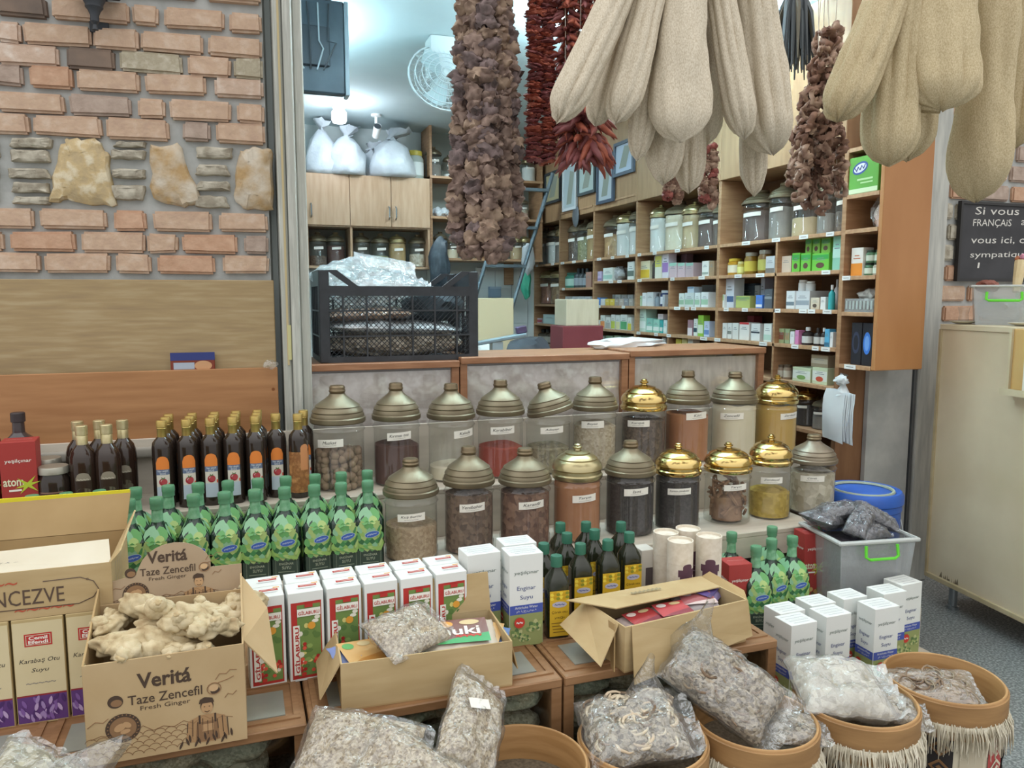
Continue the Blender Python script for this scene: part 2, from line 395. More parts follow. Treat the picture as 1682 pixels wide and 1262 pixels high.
b = MB(); b.box(3.065, 3.185, 2.80, 3.05, 0, 2.95, mat('weathered_post_paint', '#aaaca7', '#c2c3bc', 7, (6, 6, .7), rough=.7, bump=.1), .006); struct('trim_3', b)
b = MB(); b.box(3.195, 3.225, 2.86, 2.90, 0, 1.78, mat('rough_brown_batten', '#7a6a52', '#93836a', 8, (6, 6, .7), rough=.85, bump=.2), .006); struct('trim_4', b)

# ---------------------------------------------------------------- boards behind the bottles
b = MB(); b.box(-1.1, .128, 3.00, 3.02, .86, 1.142, BOARDW, .002)
b.disc(.11, 1.06, .006, .006, mat('wood_knot', '#7d4a22', rough=.6), T((0, 2.9995, 0)) @ FRONT)
tag(b.build('wooden_board'), 'long orange-brown varnished plank along the back of the bottle shelf', 'board')
b = MB(); 
b.box(-1.3, .02, -.008, .008, 0, onwall(230, 460)[1] - 1.06, PLY, .002)
o = tag(b.build('plywood_sheet'), 'weathered plywood sheet standing against the brick wall above the plank', 'plywood sheet')
o.location = (.105, 3.025, 1.06); o.rotation_euler = (R(-1.0), 0, -WA)
b = MB()                                             # snack pouch behind the plank
b.box(0, .15, -.006, .006, 0, .075, flat('#7d3b2c'), .003); b.box(0, .15, -.0065, .0065, .05, .078, flat('#35407c')); b.box(.01, .08, -.0068, 0, .018, .042, flat('#a8b4c4')); b.disc(.11, .03, .03, .018, flat('#c79a72'), T((0, -.0068, 0)) @ FRONT)
b.text('nuts', .016, PAPER, T((0, -.0072, 0)) @ FRONT, x=.07, y=.012) if 0 else None
p = at(281, 605, Y=3.035)
tag(b.build('snack_pouch', loc=(p.x, 3.025, 1.125), rz=.0), 'small blue and brown pouch peeking over the orange-brown plank', 'pouch')
b = MB(); b.blob((0, 0, 0), .03, FILM, 2, .5, 2.5, 3, (1, .4, .6)); 
o = tag(b.build('crumpled_wrapper', loc=(.105, 2.985, 1.155)), 'crumpled clear wrapper on the end of the plank by the door post', 'wrapper')

# ---------------------------------------------------------------- stepped display stand and its low cabinets
GREYB = mat('grey_display_board', '#b5ad9e', '#c6bdad', 5, (.8, 5, 5), rough=.7)
t = empty('display_stand', (.5, 2.6, 0), 'stepped grey wooden stand carrying the rows of jars and bottles', 'display stand')
def tp(mb, name, par, origin=None):
    """part built in world coordinates under an unrotated root"""
    o = mb.build(name, par); o.location = -par.location; return o
b = MB(); b.box(-1.1, 2.12, 2.36, 2.70, .50, .52, GREYB, .003); b.box(-1.1, 2.12, 2.36, 2.375, .42, .50, GREYB); tp(b, 'lower_step', t)
b = MB(); b.box(-1.1, 2.30, 2.70, 2.998, .68, .70, GREYB, .003); tp(b, 'upper_step', t)
b = MB(); b.box(-1.1, 2.30, 2.70, 2.712, .52, .68, mat('pale_riser', '#cac2b3', '#d8d0c1', 5, (.8, 5, 5), rough=.7)); tp(b, 'riser', t)
b = MB(); b.box(-1.1, 2.30, 2.982, 2.998, .70, .90, mat('pale_back_board', '#d3cbbd', '#e0d8ca', 5, (.8, 5, 5), rough=.7)); b.box(-1.05, .15, 2.955, 2.98, .835, .875, mat('pale_grey_rail', '#a9a59b', rough=.6), .01, seg=3); tp(b, 'back_board', t)
for x in (-1.05, -.2, .6, 1.4, 2.08): b = MB(); b.box(x, x + .03, 2.40, 2.96, 0, .5, GREYB); tp(b, 'support', t)
for x in (-1.05, .6, 2.24): b = MB(); b.box(x, x + .03, 2.72, 2.96, .5, .68, GREYB); tp(b, 'support', t)
b = MB(); b.box(1.46, 2.36, 2.085, 2.355, .25, .27, GREYB, .003); b.box(1.46, 1.48, 2.085, 2.35, 0, .25, GREYB); b.box(2.34, 2.36, 2.085, 2.35, 0, .25, GREYB); tp(b, 'side_step', t)
b = MB(); b.box(1.46, 2.30, 1.74, 2.08, .115, .135, GREYB, .003); b.box(1.48, 1.50, 1.76, 2.07, 0, .115, GREYB); b.box(2.26, 2.28, 1.76, 2.07, 0, .115, GREYB); tp(b, 'low_step', t)
HERB = mat('dried_herbs', '#77745f', '#a5a28d', 190, rough=.95, kind='voronoi', bump=.6, bscale=45)
HERB2 = mat('dried_green_herbs', '#6f7663', '#9aa08b', 190, rough=.95, kind='voronoi', bump=.6, bscale=40)
def herb_bag(mb, x, y, z, rx, rz_, m, seed):
    mb.blob((x, y, z), 1, m, 3, .25, 2.2, seed, (rx, .065, rz_))
def table_cabinet(name, x0, x1, label, seed):
    t = empty(name, ((x0 + x1) / 2, 2.05, 0), label, 'display cabinet', 'low glass-fronted cabinets')
    b = MB(); y0, y1 = 1.74, 2.35
    b.box(x0, x1, y0, y1, .395, .42, TABLEW, .003)
    n = max(2, round((x1 - x0) / .2)); wd = (x1 - x0) / n
    for i in range(n):
        cx = x0 + wd * (i + .5)
        for (a0, a1, c0, c1) in ((cx - wd * .44, cx + wd * .44, y0 + .03, y0 + .045), (cx - wd * .44, cx + wd * .44, y0 + .205, y0 + .22), (cx - wd * .44, cx - wd * .44 + .015, y0 + .045, y0 + .205), (cx + wd * .44 - .015, cx + wd * .44, y0 + .045, y0 + .205)):
            b.box(a0, a1, c0, c1, .42, .424, TABLEW)
    tp(b, 'top', t)
    for i in range(n):
        cx = x0 + wd * (i + .5); q = MB(); q.box(cx - wd * .26, cx + wd * .26, y0 + .055, y0 + .175, .4195, .4225, mat('grey_window_film', '#84867f', '#929489', 9, rough=.35))
        tp(q, 'inset_pane', t)
    b = MB(); b.box(x0, x0 + .028, y0 + .005, y0 + .035, 0, .395, TABLEW); b.box(x1 - .028, x1, y0 + .005, y0 + .035, 0, .395, TABLEW); b.box(x0, x1, y0 + .005, y0 + .03, .0, .06, TABLEW)
    b.box(x0, x0 + .015, y0 + .03, y1, 0, .395, TABLEW); b.box(x1 - .015, x1, y0 + .03, y1, 0, .395, TABLEW); b.box(x0, x1, y1 - .015, y1, 0, .395, TABLEW)
    tp(b, 'frame', t)
    b = MB(); b.box(x0 + .028, x1 - .028, y0 + .012, y0 + .016, .06, .395, PANE); tp(b, 'glass_front', t)
    b = MB(); rr = random.Random(seed); x = x0 + .09; k = 0
    while x < x1 - .07:
        for z in (.13, .27, .355): herb_bag(b, x + rr.uniform(-.01, .01), y0 + .095, z + rr.uniform(-.02, .01), .085, .062 if z < .3 else .04, (HERB, HERB2)[(k + seed) % 2], rr.random() * 20); k += 1
        x += .145
    o = tp(b, 'herb_packs', t); o['kind'] = 'stuff'
    return t
table_cabinet('low_cabinet', -1.0, .112, 'low glass-fronted cabinet under the ginger carton', 1)
table_cabinet('low_cabinet', .118, .755, 'low glass-fronted cabinet under the carton of seed packets', 2)
table_cabinet('low_cabinet', .762, 1.43, 'low glass-fronted cabinet stuffed with grey-green herbs under the tilted carton', 3)

# ---------------------------------------------------------------- counter with glass fronts
CRUMP = mat('crumpled_plastic_lining', '#efe6e3', '#fbf6f3', 16, rough=.35, bump=.5, bscale=20, c3='#dcd1cd')
CRUMP2 = mat('crumpled_grey_lining', '#cfc6bf', '#e6ddd6', 12, (3, 3, .6), rough=.4, bump=.5, bscale=12)
def counter(x0, x1, dz, label, lining, seed):
    t = empty('glass_counter', ((x0 + x1) / 2, 3.2, 0), label, 'counter', 'glass-fronted counters')
    zt = 1.147 + dz; y0 = 3.03
    b = MB(); b.box(x0, x1, y0 - .015, 3.42, zt - .028, zt, FRAMEW, .003); tp(b, 'top', t)
    b = MB(); b.box(x0, x0 + .03, y0, y0 + .03, .70, zt - .028, FRAMEW, .002); b.box(x1 - .03, x1, y0, y0 + .03, .70, zt - .028, FRAMEW, .002); b.box(x0, x1, y0, y0 + .03, .66, .70, FRAMEW)
    b.box(x0, x0 + .012, y0, 3.42, 0, zt - .028, FRAMEW); b.box(x1 - .012, x1, y0, 3.42, 0, zt - .028, FRAMEW); b.box(x0, x1, 3.405, 3.42, 0, zt - .028, FRAMEW); b.box(x0, x1, y0 + .01, 3.42, .60, .66, FRAMEW)
    tp(b, 'frame', t)
    b = MB(); b.box(x0 + .03, x1 - .03, y0 + .008, y0 + .012, .70, zt - .028, PANE); tp(b, 'glass_front', t)
    b = MB(); rr = random.Random(seed); nx, nz = 26, 14; vs = []; fs = []
    for j in range(nz + 1):
        for i in range(nx + 1):
            v = Vector((x0 + .02 + (x1 - x0 - .04) * i / nx, 0, .66 + (zt - .70) * j / nz))
            vs.append((v.x, y0 + .024 + .006 * j / nz + .016 * noise.noise(v * 7 + Vector((seed, 0, 0))), v.z))
    for j in range(nz):
        for i in range(nx): a = j * (nx + 1) + i; fs.append((a, a + 1, a + nx + 2, a + nx + 1))
    b.add(vs, fs, lining, False); tp(b, 'crumpled_lining', t)
    return t
counter(.16, .842, 0, 'glass-fronted wooden counter under the black crate', CRUMP, 1)
counter(.848, 1.62, .012, 'middle glass-fronted wooden counter with pinkish crumpled lining', CRUMP, 2)
counter(1.626, 2.345, .022, 'glass-fronted wooden counter nearest the shelf end', CRUMP2, 3)
# ---------------------------------------------------------------- the long wall shelf on the right-hand side of the shop
SX, SD = 2.60, .30                                   # front plane and depth
BAYS = {'A': (6.125, 6.73), 'B': (5.452, 6.125), 'C': (4.772, 5.452), 'D': (3.802, 4.772), 'E': (2.835, 3.802), 'F': (2.625, 2.835)}
shelf = empty('wall_shelf', (2.75, 4.68, 0), 'long wooden wall shelf of many compartments full of jars and cartons', 'shelf')
def boardY(y, z0, z1, th=.022, name='upright'):
    b = MB(); b.box(SX, SX + SD, y - th / 2, y + th / 2, z0, z1, WOOD, .0015); return tp(b, name, shelf)
for y in (6.73, 6.125, 5.452, 4.772, 3.802): boardY(y, 0, 2.06, .026)
boardY(2.835, 1.08, 2.06, .026)
b = MB(); b.box(SX, SX + .29, 2.822, 2.848, 0, 1.08, mat('brown_lower_panel', '#805c40', '#8e684a', 6, (6, 6, .8), rough=.5)); tp(b, 'lower_upright', shelf)
boardY(4.333, .6, 1.53, .016); boardY(3.293, .6, 1.705, .016)
b = MB(); b.box(SX, SX + .27, 2.61, 2.632, 1.085, 2.75, mat('orange_end_panel', '#a87446', '#b68354', 4, (1, 1, .35), rough=.45), .002); tp(b, 'end_panel', shelf)
b = MB(); b.box(SX + SD - .012, SX + SD, 2.84, 6.73, 0, 2.06, mat('dark_back_board', '#6f523a', '#7b5c42', 6, rough=.7)); b.box(SX + .255, SX + .27, 2.63, 2.83, 1.08, 2.75, mat('dark_back_board', '')); tp(b, 'back_board', shelf)
def plank(y0, y1, z, th=.018):
    b = MB(); b.box(SX, SX + SD - .012 if y0 > 2.7 else SX + .256, y0 + .013, y1 - .013, z - th, z, WOODY, .001); tp(b, 'shelf_board', shelf)
ZS = [1.705, 1.53, 1.346, 1.17, .986]
for k, (y0, y1) in BAYS.items():
    if k == 'F':
        for z in (2.064, 1.86, 1.706, 1.50, 1.338, 1.10): plank(y0 - .003, y1, z)
        continue
    zs = {'A': [1.705, 1.346, 1.17, .986], 'B': [1.705, 1.486, 1.346, 1.17, .986]}.get(k, ZS) + [.76, .4]
    for z in zs: plank(y0, y1, z)
# flat cabinet fronts above the top compartments
for y0, y1 in ((6.125, 6.73), (5.452, 6.125), (4.772, 5.452), (3.802, 4.772), (2.84, 3.802)):
    b = MB(); b.box(SX, SX + SD, y0 + .002, y1 - .002, 2.062, 2.78, mat('upper_cabinet_wood', '#9c7a59', '#ab8966', 5, (6, 6, .8), rough=.5), .003)
    if 4 < y0 < 6: b.box(SX - .006, SX, y0 + .02, y1 - .02, 2.10, 2.115, WOODY, .002)
    tp(b, 'upper_cabinet', shelf)
# white price tickets on the shelf edges
for bay, px, z in (('A', 882, 1.705), ('A', 908, 1.705), ('B', 924, 1.705), ('B', 943, 1.705), ('B', 961, 1.705), ('C', 984, 1.705), ('C', 1006, 1.705), ('C', 1030, 1.705), ('D', 1050, 1.705), ('D', 1075, 1.705), ('D', 1112, 1.705), ('D', 1160, 1.705),
                   ('E', 1224, 1.705), ('E', 1273, 1.705), ('E', 1318, 1.705), ('E', 1361, 1.705), ('B', 926, 1.486), ('C', 984, 1.346), ('C', 1004, 1.53), ('C', 1018, 1.53), ('C', 1025, 1.346), ('D', 1051, 1.53), ('D', 1105, 1.53), ('D', 1153, 1.53), ('E', 1213, 1.53), ('E', 1249, 1.53), ('E', 1357, 1.53),
                   ('D', 1114, 1.346), ('D', 1130, 1.346), ('D', 1141, 1.346), ('E', 1195, 1.346), ('E', 1226, 1.346), ('E', 1280, 1.346), ('E', 1322, 1.346), ('E', 1336, 1.346), ('E', 1362, 1.346), ('E', 1182, 1.17), ('E', 1258, 1.17), ('E', 1311, 1.17), ('E', 1345, 1.17), ('E', 1362, 1.17), ('D', 1051, 1.17), ('D', 1080, 1.17), ('D', 1101, 1.17), ('D', 1159, 1.17), ('F', 1391, 1.50), ('F', 1404, 1.10)):
    p = at(px, 450, X=SX); y = p.y
    b = MB(); wd = .022 + (px % 5) * .003
    b.box(SX - .003, SX, y - wd, y + wd, z - .019, z + .001, WHITE); b.rect(-y, z - .009, wd * 1.3, .003, GREYINK, T((SX - .0034, 0, 0)) @ SIDE)
    tp(b, 'price_ticket', shelf)
# ---- goods
def span(px0, px1, z, inset):
    """pixel columns on this shelf -> centre and width along the wall"""
    X = SX + inset; y0 = at(px0, 470, X=X).y; y1 = at(px1, 470, X=X).y
    return (y0 + y1) / 2, abs(y0 - y1)
def top_z(px, py, X): return at(px, py, X=X).z
def carton(w_, d, h, c, band=None, c2=None, mark=None, side=None):
    b = MB(); m = flat(c)
    b.box(-d / 2, d / 2, -w_ / 2, w_ / 2, 0, h, m, min(.0015, w_ * .05))
    M = T((-d / 2 - .0006, 0, 0)) @ SIDE
    if band: b.rect(0, h * band[0], w_ * .96, h * band[1], flat(band[2]), M)
    if c2: b.disc(0, h * .32, w_ * .25, h * .16, flat(c2), M, .0003, 12)
    for k in range(2): b.rect(0, h * (.62 + .1 * k), w_ * (.6 - .2 * k), h * .03, flat(mark or '#7c8488'), M, .0004)
    return b
def jarlet(r, h, c, lid, labelc=None):
    t = []
    b = MB(); b.lathe([(0, 0), (r * .95, 0), (r, h * .05), (r, h * .72), (r * .8, h * .82), (r * .8, h * .84), (0, h * .84)], flat(c, .3), 16)
    if labelc: b.lathe([(r * 1.015, h * .15), (r * 1.015, h * .6)], flat(labelc), 16)
    t.append(('body', b))
    q = MB(); q.lathe([(r * .82, h * .83), (r * .86, h * .84), (r * .86, h * .98), (r * .8, h), (0, h)], flat(lid, .4), 16); t.append(('lid', q))
    return t
def vial(r, h, c, lid, labelc=None):
    b = MB(); b.lathe([(0, 0), (r, 0), (r, h * .62), (r * .8, h * .7), (r * .35, h * .76), (r * .33, h * .82), (0, h * .82)], flat(c, .25), 14)
    if labelc: b.lathe([(r * 1.015, h * .12), (r * 1.015, h * .5)], flat(labelc), 14)
    q = MB(); q.lathe([(r * .42, h * .8), (r * .42, h * .97), (r * .36, h), (0, h)], flat(lid, .4), 12)
    return [('body', b), ('cap', q)]
def goods(px0, px1, ytop, z, kind, label, name, cat, group, inset=.03, base=None, **kw):
    y, w_ = span(px0, px1, z, inset); zt = top_z((px0 + px1) / 2, ytop, SX + inset); zb = base if base is not None else z
    h = max(zt - zb, .02)
    if kind == 'box':
        d = kw.pop('d', min(.16, max(.04, w_ * .8)))
        o = carton(w_ * .97, d, h, **kw).build(name, loc=(SX + inset + d / 2, y, zb))
    else:
        r = min(w_ * .485, .11); f = jarlet if kind == 'jar' else vial
        o = empty(name, (SX + inset + r, y, zb))
        for n_, mb in f(r, h, **kw): mb.build(n_, o)
    tag(o, label, cat, group); return o, zt
G2, G3, G4, G5 = 'goods on the second shelf', 'goods on the third shelf', 'goods on the fourth shelf', 'goods on the lowest visible shelf'
LAD = 'bay beside the ladder'
# bay by the ladder
goods(878, 891, 523, 1.17, 'box', 'flat red and white box under light cartons in the bay beside the ladder', 'carton', 'box', G4, c='#b9aeb4', band=(.5, .5, '#a23a4a'))
goods(892, 914, 517, 1.17, 'box', 'pale green carton lying low in the bay beside the ladder', 'carton', 'box', G4, c='#b9d2d0')
goods(888, 892.5, 511, 1.17, 'box', 'slim blue carton standing in the bay beside the ladder', 'carton', 'box', G4, inset=.12, c='#6f9cc4')
for i in range(4): goods(881 + i * 8, 888 + i * 8, 541, .986, 'vial', 'small dark bottle low in the ladder bay, %s' % ('nearest the ladder', 'second from the ladder', 'third from the ladder', 'furthest from the ladder')[i], 'small_bottle', 'bottle', 'dark bottles in the ladder bay', c='#4a4238', lid='#222222', labelc='#9b9488')
# second bay
goods(922, 938, 448, 1.486, 'jar', 'green canister with white label in the second bay from the ladder', 'canister', 'canister', G2, c='#3f7f6c', lid='#2e5a4e', labelc='#a9c9bc')
for i in range(3): goods(940 + i * 7, 947 + i * 7, 441, 1.486, 'vial', 'dark dropper bottle, %s of three beside the green canister' % ('first', 'second', 'third')[i], 'small_bottle', 'bottle', 'dropper bottles', c='#3a4346', lid='#1f2324', labelc='#8c9499')
goods(962, 971, 447, 1.486, 'box', 'brownish pink carton beside the dropper bottles', 'carton', 'box', G2, c='#a58072')
for i in range(5): goods(919.5 + i * 10.3, 929.2 + i * 10.3, 487, 1.346, 'box', 'white booklet above the cream box, %s from the ladder end' % ('first', 'second', 'third', 'fourth', 'fifth')[i], 'booklet', 'booklet', 'white booklets', inset=.05, c='#c8d0d4', mark='#7b8794')
# third bay
goods(978.5, 988, 446, 1.53, 'box', 'small lilac carton at the far end of the third bay', 'carton', 'box', G2, c='#c3b7d6', band=(.2, .2, '#8d7fae'))
goods(990, 1006, 440, 1.53, 'box', 'wide white and mint carton in the third bay', 'carton', 'box', G2, c='#dfe6df', band=(.3, .3, '#a8cfc4'))
b = MB(); b.blob((0, 0, .05), .07, mat('grey_film_bag', '#9a9b9c', '#b5b6b7', 15, rough=.3, bump=.5), 3, .35, 2, 5, (.7, 1, .85))
tag(b.build('grey_pouch', loc=(SX + .09, span(1007, 1028, 0, .09)[0], 1.53)), 'shiny grey pouch slumped between the white cartons of the third bay', 'pouch', G2)
goods(1030, 1041, 430, 1.53, 'box', 'tall white carton beside the upright in the third bay', 'carton', 'box', G2, c='#e1e6e2', band=(.35, .3, '#6c7a72'))
cs = ['#4a7fc0', '#c9ced0', '#c9b14a', '#c9b14a', '#9a9288', '#b5a9a0', '#8c8f94', '#a8a49c']
nm = ['bright blue', 'pale grey', 'mustard yellow', 'dull mustard', 'taupe', 'beige grey', 'slate grey', 'stone grey']
for i in range(8): goods(979 + i * 7.7, 986.2 + i * 7.7, 491 if i else 489, 1.346, 'box', '%s booklet, %s along the row in the third bay' % (nm[i], ('first', 'second', 'third', 'fourth', 'fifth', 'sixth', 'seventh', 'eighth')[i]), 'booklet', 'booklet', 'booklets in the third bay', c=cs[i], mark='#e3e5e2')
for i in range(6): goods(980 + i * 10.2, 989 + i * 10.2, 484, 1.346, 'box', 'white booklet behind the coloured booklets, %s of six' % ('first', 'second', 'third', 'fourth', 'fifth', 'last')[i], 'booklet', 'booklet', 'white booklets behind', inset=.16, d=.05, c='#d4dade', mark='#6a727c')
for a, c_, yt, col, nmz in ((980, 986, 526, '#cfa898', 'peach'), (987, 994, 518, '#d98a54', 'orange'), (995.5, 1003, 521, '#a9a9a4', 'grey'), (1004.5, 1011, 517, '#b8c455', 'yellow-green'), (1012, 1019, 518, '#d7d7a0', 'cream'), (1020, 1031, 517, '#5fa874', 'green'), (1032, 1038, 522, '#d2c94e', 'lemon yellow')):
    goods(a, c_, yt, 1.17, 'box', '%s and white packet on the fourth shelf of the third bay' % nmz, 'packet', 'packet', 'packets in the third bay', c='#d9dcd6', band=(.3, .5, col))
for i in range(4): goods(982 + i * 14, 994 + i * 14, 552, .986, 'box', '%s carton low in the third bay above the counter' % ('grey', 'sage green', 'pale green', 'dark sage')[i], 'carton', 'box', G5, c=('#9a9a90', '#8fa88c', '#a9c0a6', '#7f947e')[i])
# fourth bay
for a, c_, yt, col, band, lab in (
    (1047, 1067, 429, '#ddd6b4', (.3, .45, '#d3b23a'), 'yellow and white carton at the far end of the fourth bay'), (1075, 1086, 418, '#dfe0d2', (.7, .45, '#c9c66a'), 'tall white and yellow carton in the fourth bay'),
    (1087, 1097, 413, '#e3e1ea', (.4, .35, '#9d7bb5'), 'tallest white and purple carton in the fourth bay'), (1098, 1111, 432, '#cfb9bf', (.9, .2, '#9fcdbb'), 'first pink carton with mint top in the fourth bay'),
    (1112, 1124, 432, '#cbb4bb', (.9, .2, '#9fcdbb'), 'middle pink carton with mint top in the fourth bay'), (1125, 1138, 432, '#b9a4a8', (.9, .2, '#8fb8aa'), 'last and duller pink carton with mint top'),
    (1152, 1163, 429, '#e6e8e2', (.2, .15, '#9aa59c'), 'small white carton near the big upright, fourth bay'), (1164, 1172, 429, '#9c8468', None, 'plain brown carton beside the small white carton')):
    goods(a, c_, yt, 1.53, 'box', lab, 'carton', 'box', G2, c=col, band=band)
goods(1069, 1074, 421, 1.53, 'vial', 'slim dark bottle between yellow cartons in the fourth bay', 'small_bottle', 'bottle', G2, c='#3c3430', lid='#cfc5cf')
goods(1117, 1126, 416, 1.53, 'box', 'plum carton peeping over the pink cartons', 'carton', 'box', G2, inset=.15, c='#9f7f86', band=(.1, .1, '#d6efe4'))
for i, (a, c_, yt, col, lab) in enumerate(((1047, 1054, 486, '#bcd8bf', 'small pale green carton at the far end of the third shelf, fourth bay'), (1055, 1062, 481, '#e2e6e8', 'white carton beside the pale green one, fourth bay'), (1063, 1073, 480, '#d5dadd', 'wider white carton with faint stripe, fourth bay'), (1088.5, 1092, 484, '#b9bdc2', 'thin grey carton beside the navy jar'))):
    goods(a, c_, yt, 1.346, 'box', lab, 'carton', 'box', G3, c=col, band=(.75, .12, '#6fa37c') if i == 0 else None)
goods(1074, 1079, 482, 1.346, 'vial', 'grey bottle beside the navy jar in the fourth bay', 'small_bottle', 'bottle', G3, c='#7f8890', lid='#3b3b40')
goods(1080, 1093, 477, 1.346, 'jar', 'navy blue jar with white label in the fourth bay', 'jar', 'jar', G3, c='#31406b', lid='#c9ced3', labelc='#d7dbe2')
for a, c_, yt, col, lab, ins in ((1115.5, 1124, 482, '#dde4e0', 'first white and green carton in the open half of the fourth bay', .03), (1125, 1140, 481, '#ced8d8', 'wide pale carton in the middle of the fourth bay', .03), (1141.5, 1150, 481, '#dde5e4', 'white carton right of the stacked pair, fourth bay', .03), (1152, 1164, 480, '#e3e8ea', 'squarish white carton near the big upright on the third shelf', .03)):
    o, zt_ = goods(a, c_, yt, 1.346, 'box', lab, 'carton', 'box', G3, inset=ins, c=col, band=(.35, .35, '#9dbfa4'))
    if a == 1125: goods(1129, 1140, 471, 1.346, 'box', 'small blue-white carton stacked on the wide pale carton', 'carton', 'box', G3, inset=.04, base=zt_ + .0005, c='#c6d6e2', band=(.8, .2, '#6f93b8'))
goods(1152, 1171, 468, 1.346, 'box', 'dark grey carton behind the white ones, fourth bay', 'carton', 'box', G3, inset=.17, d=.08, c='#8a9396')
goods(1113, 1136, 472, 1.346, 'box', 'slate carton standing at the back of the fourth bay', 'carton', 'box', G3, inset=.17, d=.08, c='#6d7a80')
for a, c_, yt, col, lab in ((1049, 1062, 507, '#c8dfd2', 'tall mint carton at the far end of the fourth bay'), (1063, 1073, 523, '#8fcabb', 'aqua carton of the fourth shelf beside the tall mint one'), (1074, 1084, 525, '#9bd0bf', 'pale aqua carton in the middle of the fourth shelf'), (1085, 1090, 526, '#3aa6a6', 'narrow teal carton on the fourth shelf'), (1091, 1097, 526, '#d5e4e4', 'narrow white and aqua carton on the fourth shelf')):
    o, zt_ = goods(a, c_, yt, 1.17, 'box', lab, 'carton', 'box', G4, c=col, band=(.3, .3, '#e7f1ec'))
    if a == 1074: goods(1083 - 1.5, 1090, 516, 1.17, 'box', 'tiny rosy box on top of the aqua cartons', 'carton', 'box', G4, inset=.04, base=zt_ + .0005, c='#d9cbcf')
for a, c_, yt, col, band, lab in ((1131, 1139, 526, '#a5818a', (.25, .5, '#e8e2e6'), 'plum and white carton on the fourth shelf'), (1141, 1147, 524, '#e3e9e4', (.35, .25, '#33505a'), 'white carton with dark square on the fourth shelf'), (1148, 1157, 518, '#8fc046', (.35, .4, '#dbe8d2'), 'bright lime green carton on the fourth shelf'), (1158, 1167, 528, '#c4d1e8', (.3, .3, '#6e8ac0'), 'white and blue carton on the fourth shelf')):
    goods(a, c_, yt, 1.17, 'box', lab, 'carton', 'box', G4, c=col, band=band)
goods(1089, 1095, 555, .986, 'box', 'small white box low in the fourth bay above the counter', 'carton', 'box', G5, c='#e4e6e2')
for i in range(3): goods(1112 + i * 10, 1121 + i * 10, 557, .986, 'box', '%s little box low in the fourth bay above the counter' % ('yellow', 'pale yellow', 'whitish')[i], 'carton', 'box', G5, c=('#c9bb4e', '#d6cf90', '#dad9cf')[i])
# fifth bay, honey half
goods(1189, 1204, 425, 1.53, 'jar', 'small yellow honey jar at the front of the honey group', 'honey_jar', 'jar', 'honey jars', c='#b98a2a', lid='#d1b43e', labelc='#ded6c0')
goods(1207, 1215, 430, 1.53, 'jar', 'slim yellow jar between the honey jars', 'honey_jar', 'jar', 'honey jars', c='#b4a24a', lid='#cfc68a', labelc='#d6d487')
goods(1216, 1231, 415, 1.53, 'jar', 'tall honey jar with yellow label and steel lid', 'honey_jar', 'jar', 'honey jars', inset=.04, c='#8a6a26', lid='#a9a79b', labelc='#c9b74e')
goods(1238, 1254, 411, 1.53, 'jar', 'largest honey jar with green and yellow label', 'honey_jar', 'jar', 'honey jars', inset=.04, c='#7a5a28', lid='#a9a79b', labelc='#b5b260')
goods(1203, 1216, 402, 1.53, 'jar', 'amber jar standing behind the small honey jars', 'honey_jar', 'jar', 'honey jars', inset=.17, c='#8a7256', lid='#6a5a3c', labelc='#b7a690')
goods(1256, 1271, 421, 1.53, 'box', 'pale grey-white pack beside the honey jars', 'carton', 'box', G2, c='#c2c7ca', band=(.15, .3, '#77716b'))
# green henna-like cartons
GB = 'green cartons with dark berry picture'
o, zt_ = goods(1281, 1298, 421, 1.53, 'box', 'pinkish beige carton beside the lower green cartons', 'carton', 'box', G2, c='#cbb7a4')
for i, (a, c_) in enumerate(((1299, 1312), (1313.5, 1330), (1331.5, 1360))): 
    o, zt_ = goods(a, c_, 416, 1.53, 'box', 'lower green carton with dark berry picture, %s of three' % ('first', 'middle', 'widest and last')[i], 'green_carton', 'box', GB, c='#6cb943', band=(.78, .25, '#3f9c4c'), c2='#5d4338')
for i, (a, c_) in enumerate(((1320, 1330), (1332, 1344), (1346, 1361))):
    goods(a, c_, 391, 1.53, 'box', 'upper green carton of the berry stack, %s of three' % ('first', 'middle', 'last')[i], 'green_carton', 'box', GB, inset=.05, base=zt_ + .0005, c='#7fae4a', band=(.78, .25, '#4d9150'), c2='#5d4338')
goods(1305, 1319, 396, 1.53, 'box', 'tan carton at the back beside the green stack', 'carton', 'box', G2, inset=.18, d=.08, c='#a98d6c')
goods(1365, 1380, 386, 1.53, 'box', 'tall mint green pack beside the last upright', 'carton', 'box', G2, c='#8cc0aa', band=(.5, .3, '#b9dccd'))
# fifth bay third shelf
goods(1180, 1190, 484, 1.346, 'box', 'white carton with a green leaf beside the fifth bay upright', 'carton', 'box', G3, c='#dde2de', band=(.75, .4, '#9dbb86'))
goods(1191, 1206, 458, 1.346, 'box', 'tall blue-white carton in the fifth bay', 'carton', 'box', G3, inset=.05, c='#d3dbe6', band=(.3, .2, '#4d6690'))
goods(1209, 1233, 486, 1.346, 'box', 'yellow-green carton lying in the fifth bay', 'carton', 'box', G3, inset=.03, c='#a9b168', band=(.8, .2, '#87a36a'))
goods(1208, 1241, 466, 1.346, 'box', 'large black carton behind the yellow-green one', 'carton', 'box', G3, inset=.17, d=.08, c='#3f4a54', band=(.5, .8, '#4c5b66'))
goods(1224, 1237, 494, 1.346, 'jar', 'little white pot at the shelf edge in the fifth bay', 'pot', 'pot', G3, inset=.008, c='#e6e8ea', lid='#f0f0f0') if 0 else None
goods(1242, 1253, 485, 1.346, 'box', 'bright blue carton in the fifth bay', 'carton', 'box', G3, inset=.03, c='#4f7fd0', band=(.2, .2, '#dfe4ea'))
goods(1237, 1248, 469, 1.346, 'box', 'grey-white carton standing behind the bright blue one', 'carton', 'box', G3, inset=.17, d=.08, c='#b7c0c6', band=(.3, .3, '#5f6f80'))
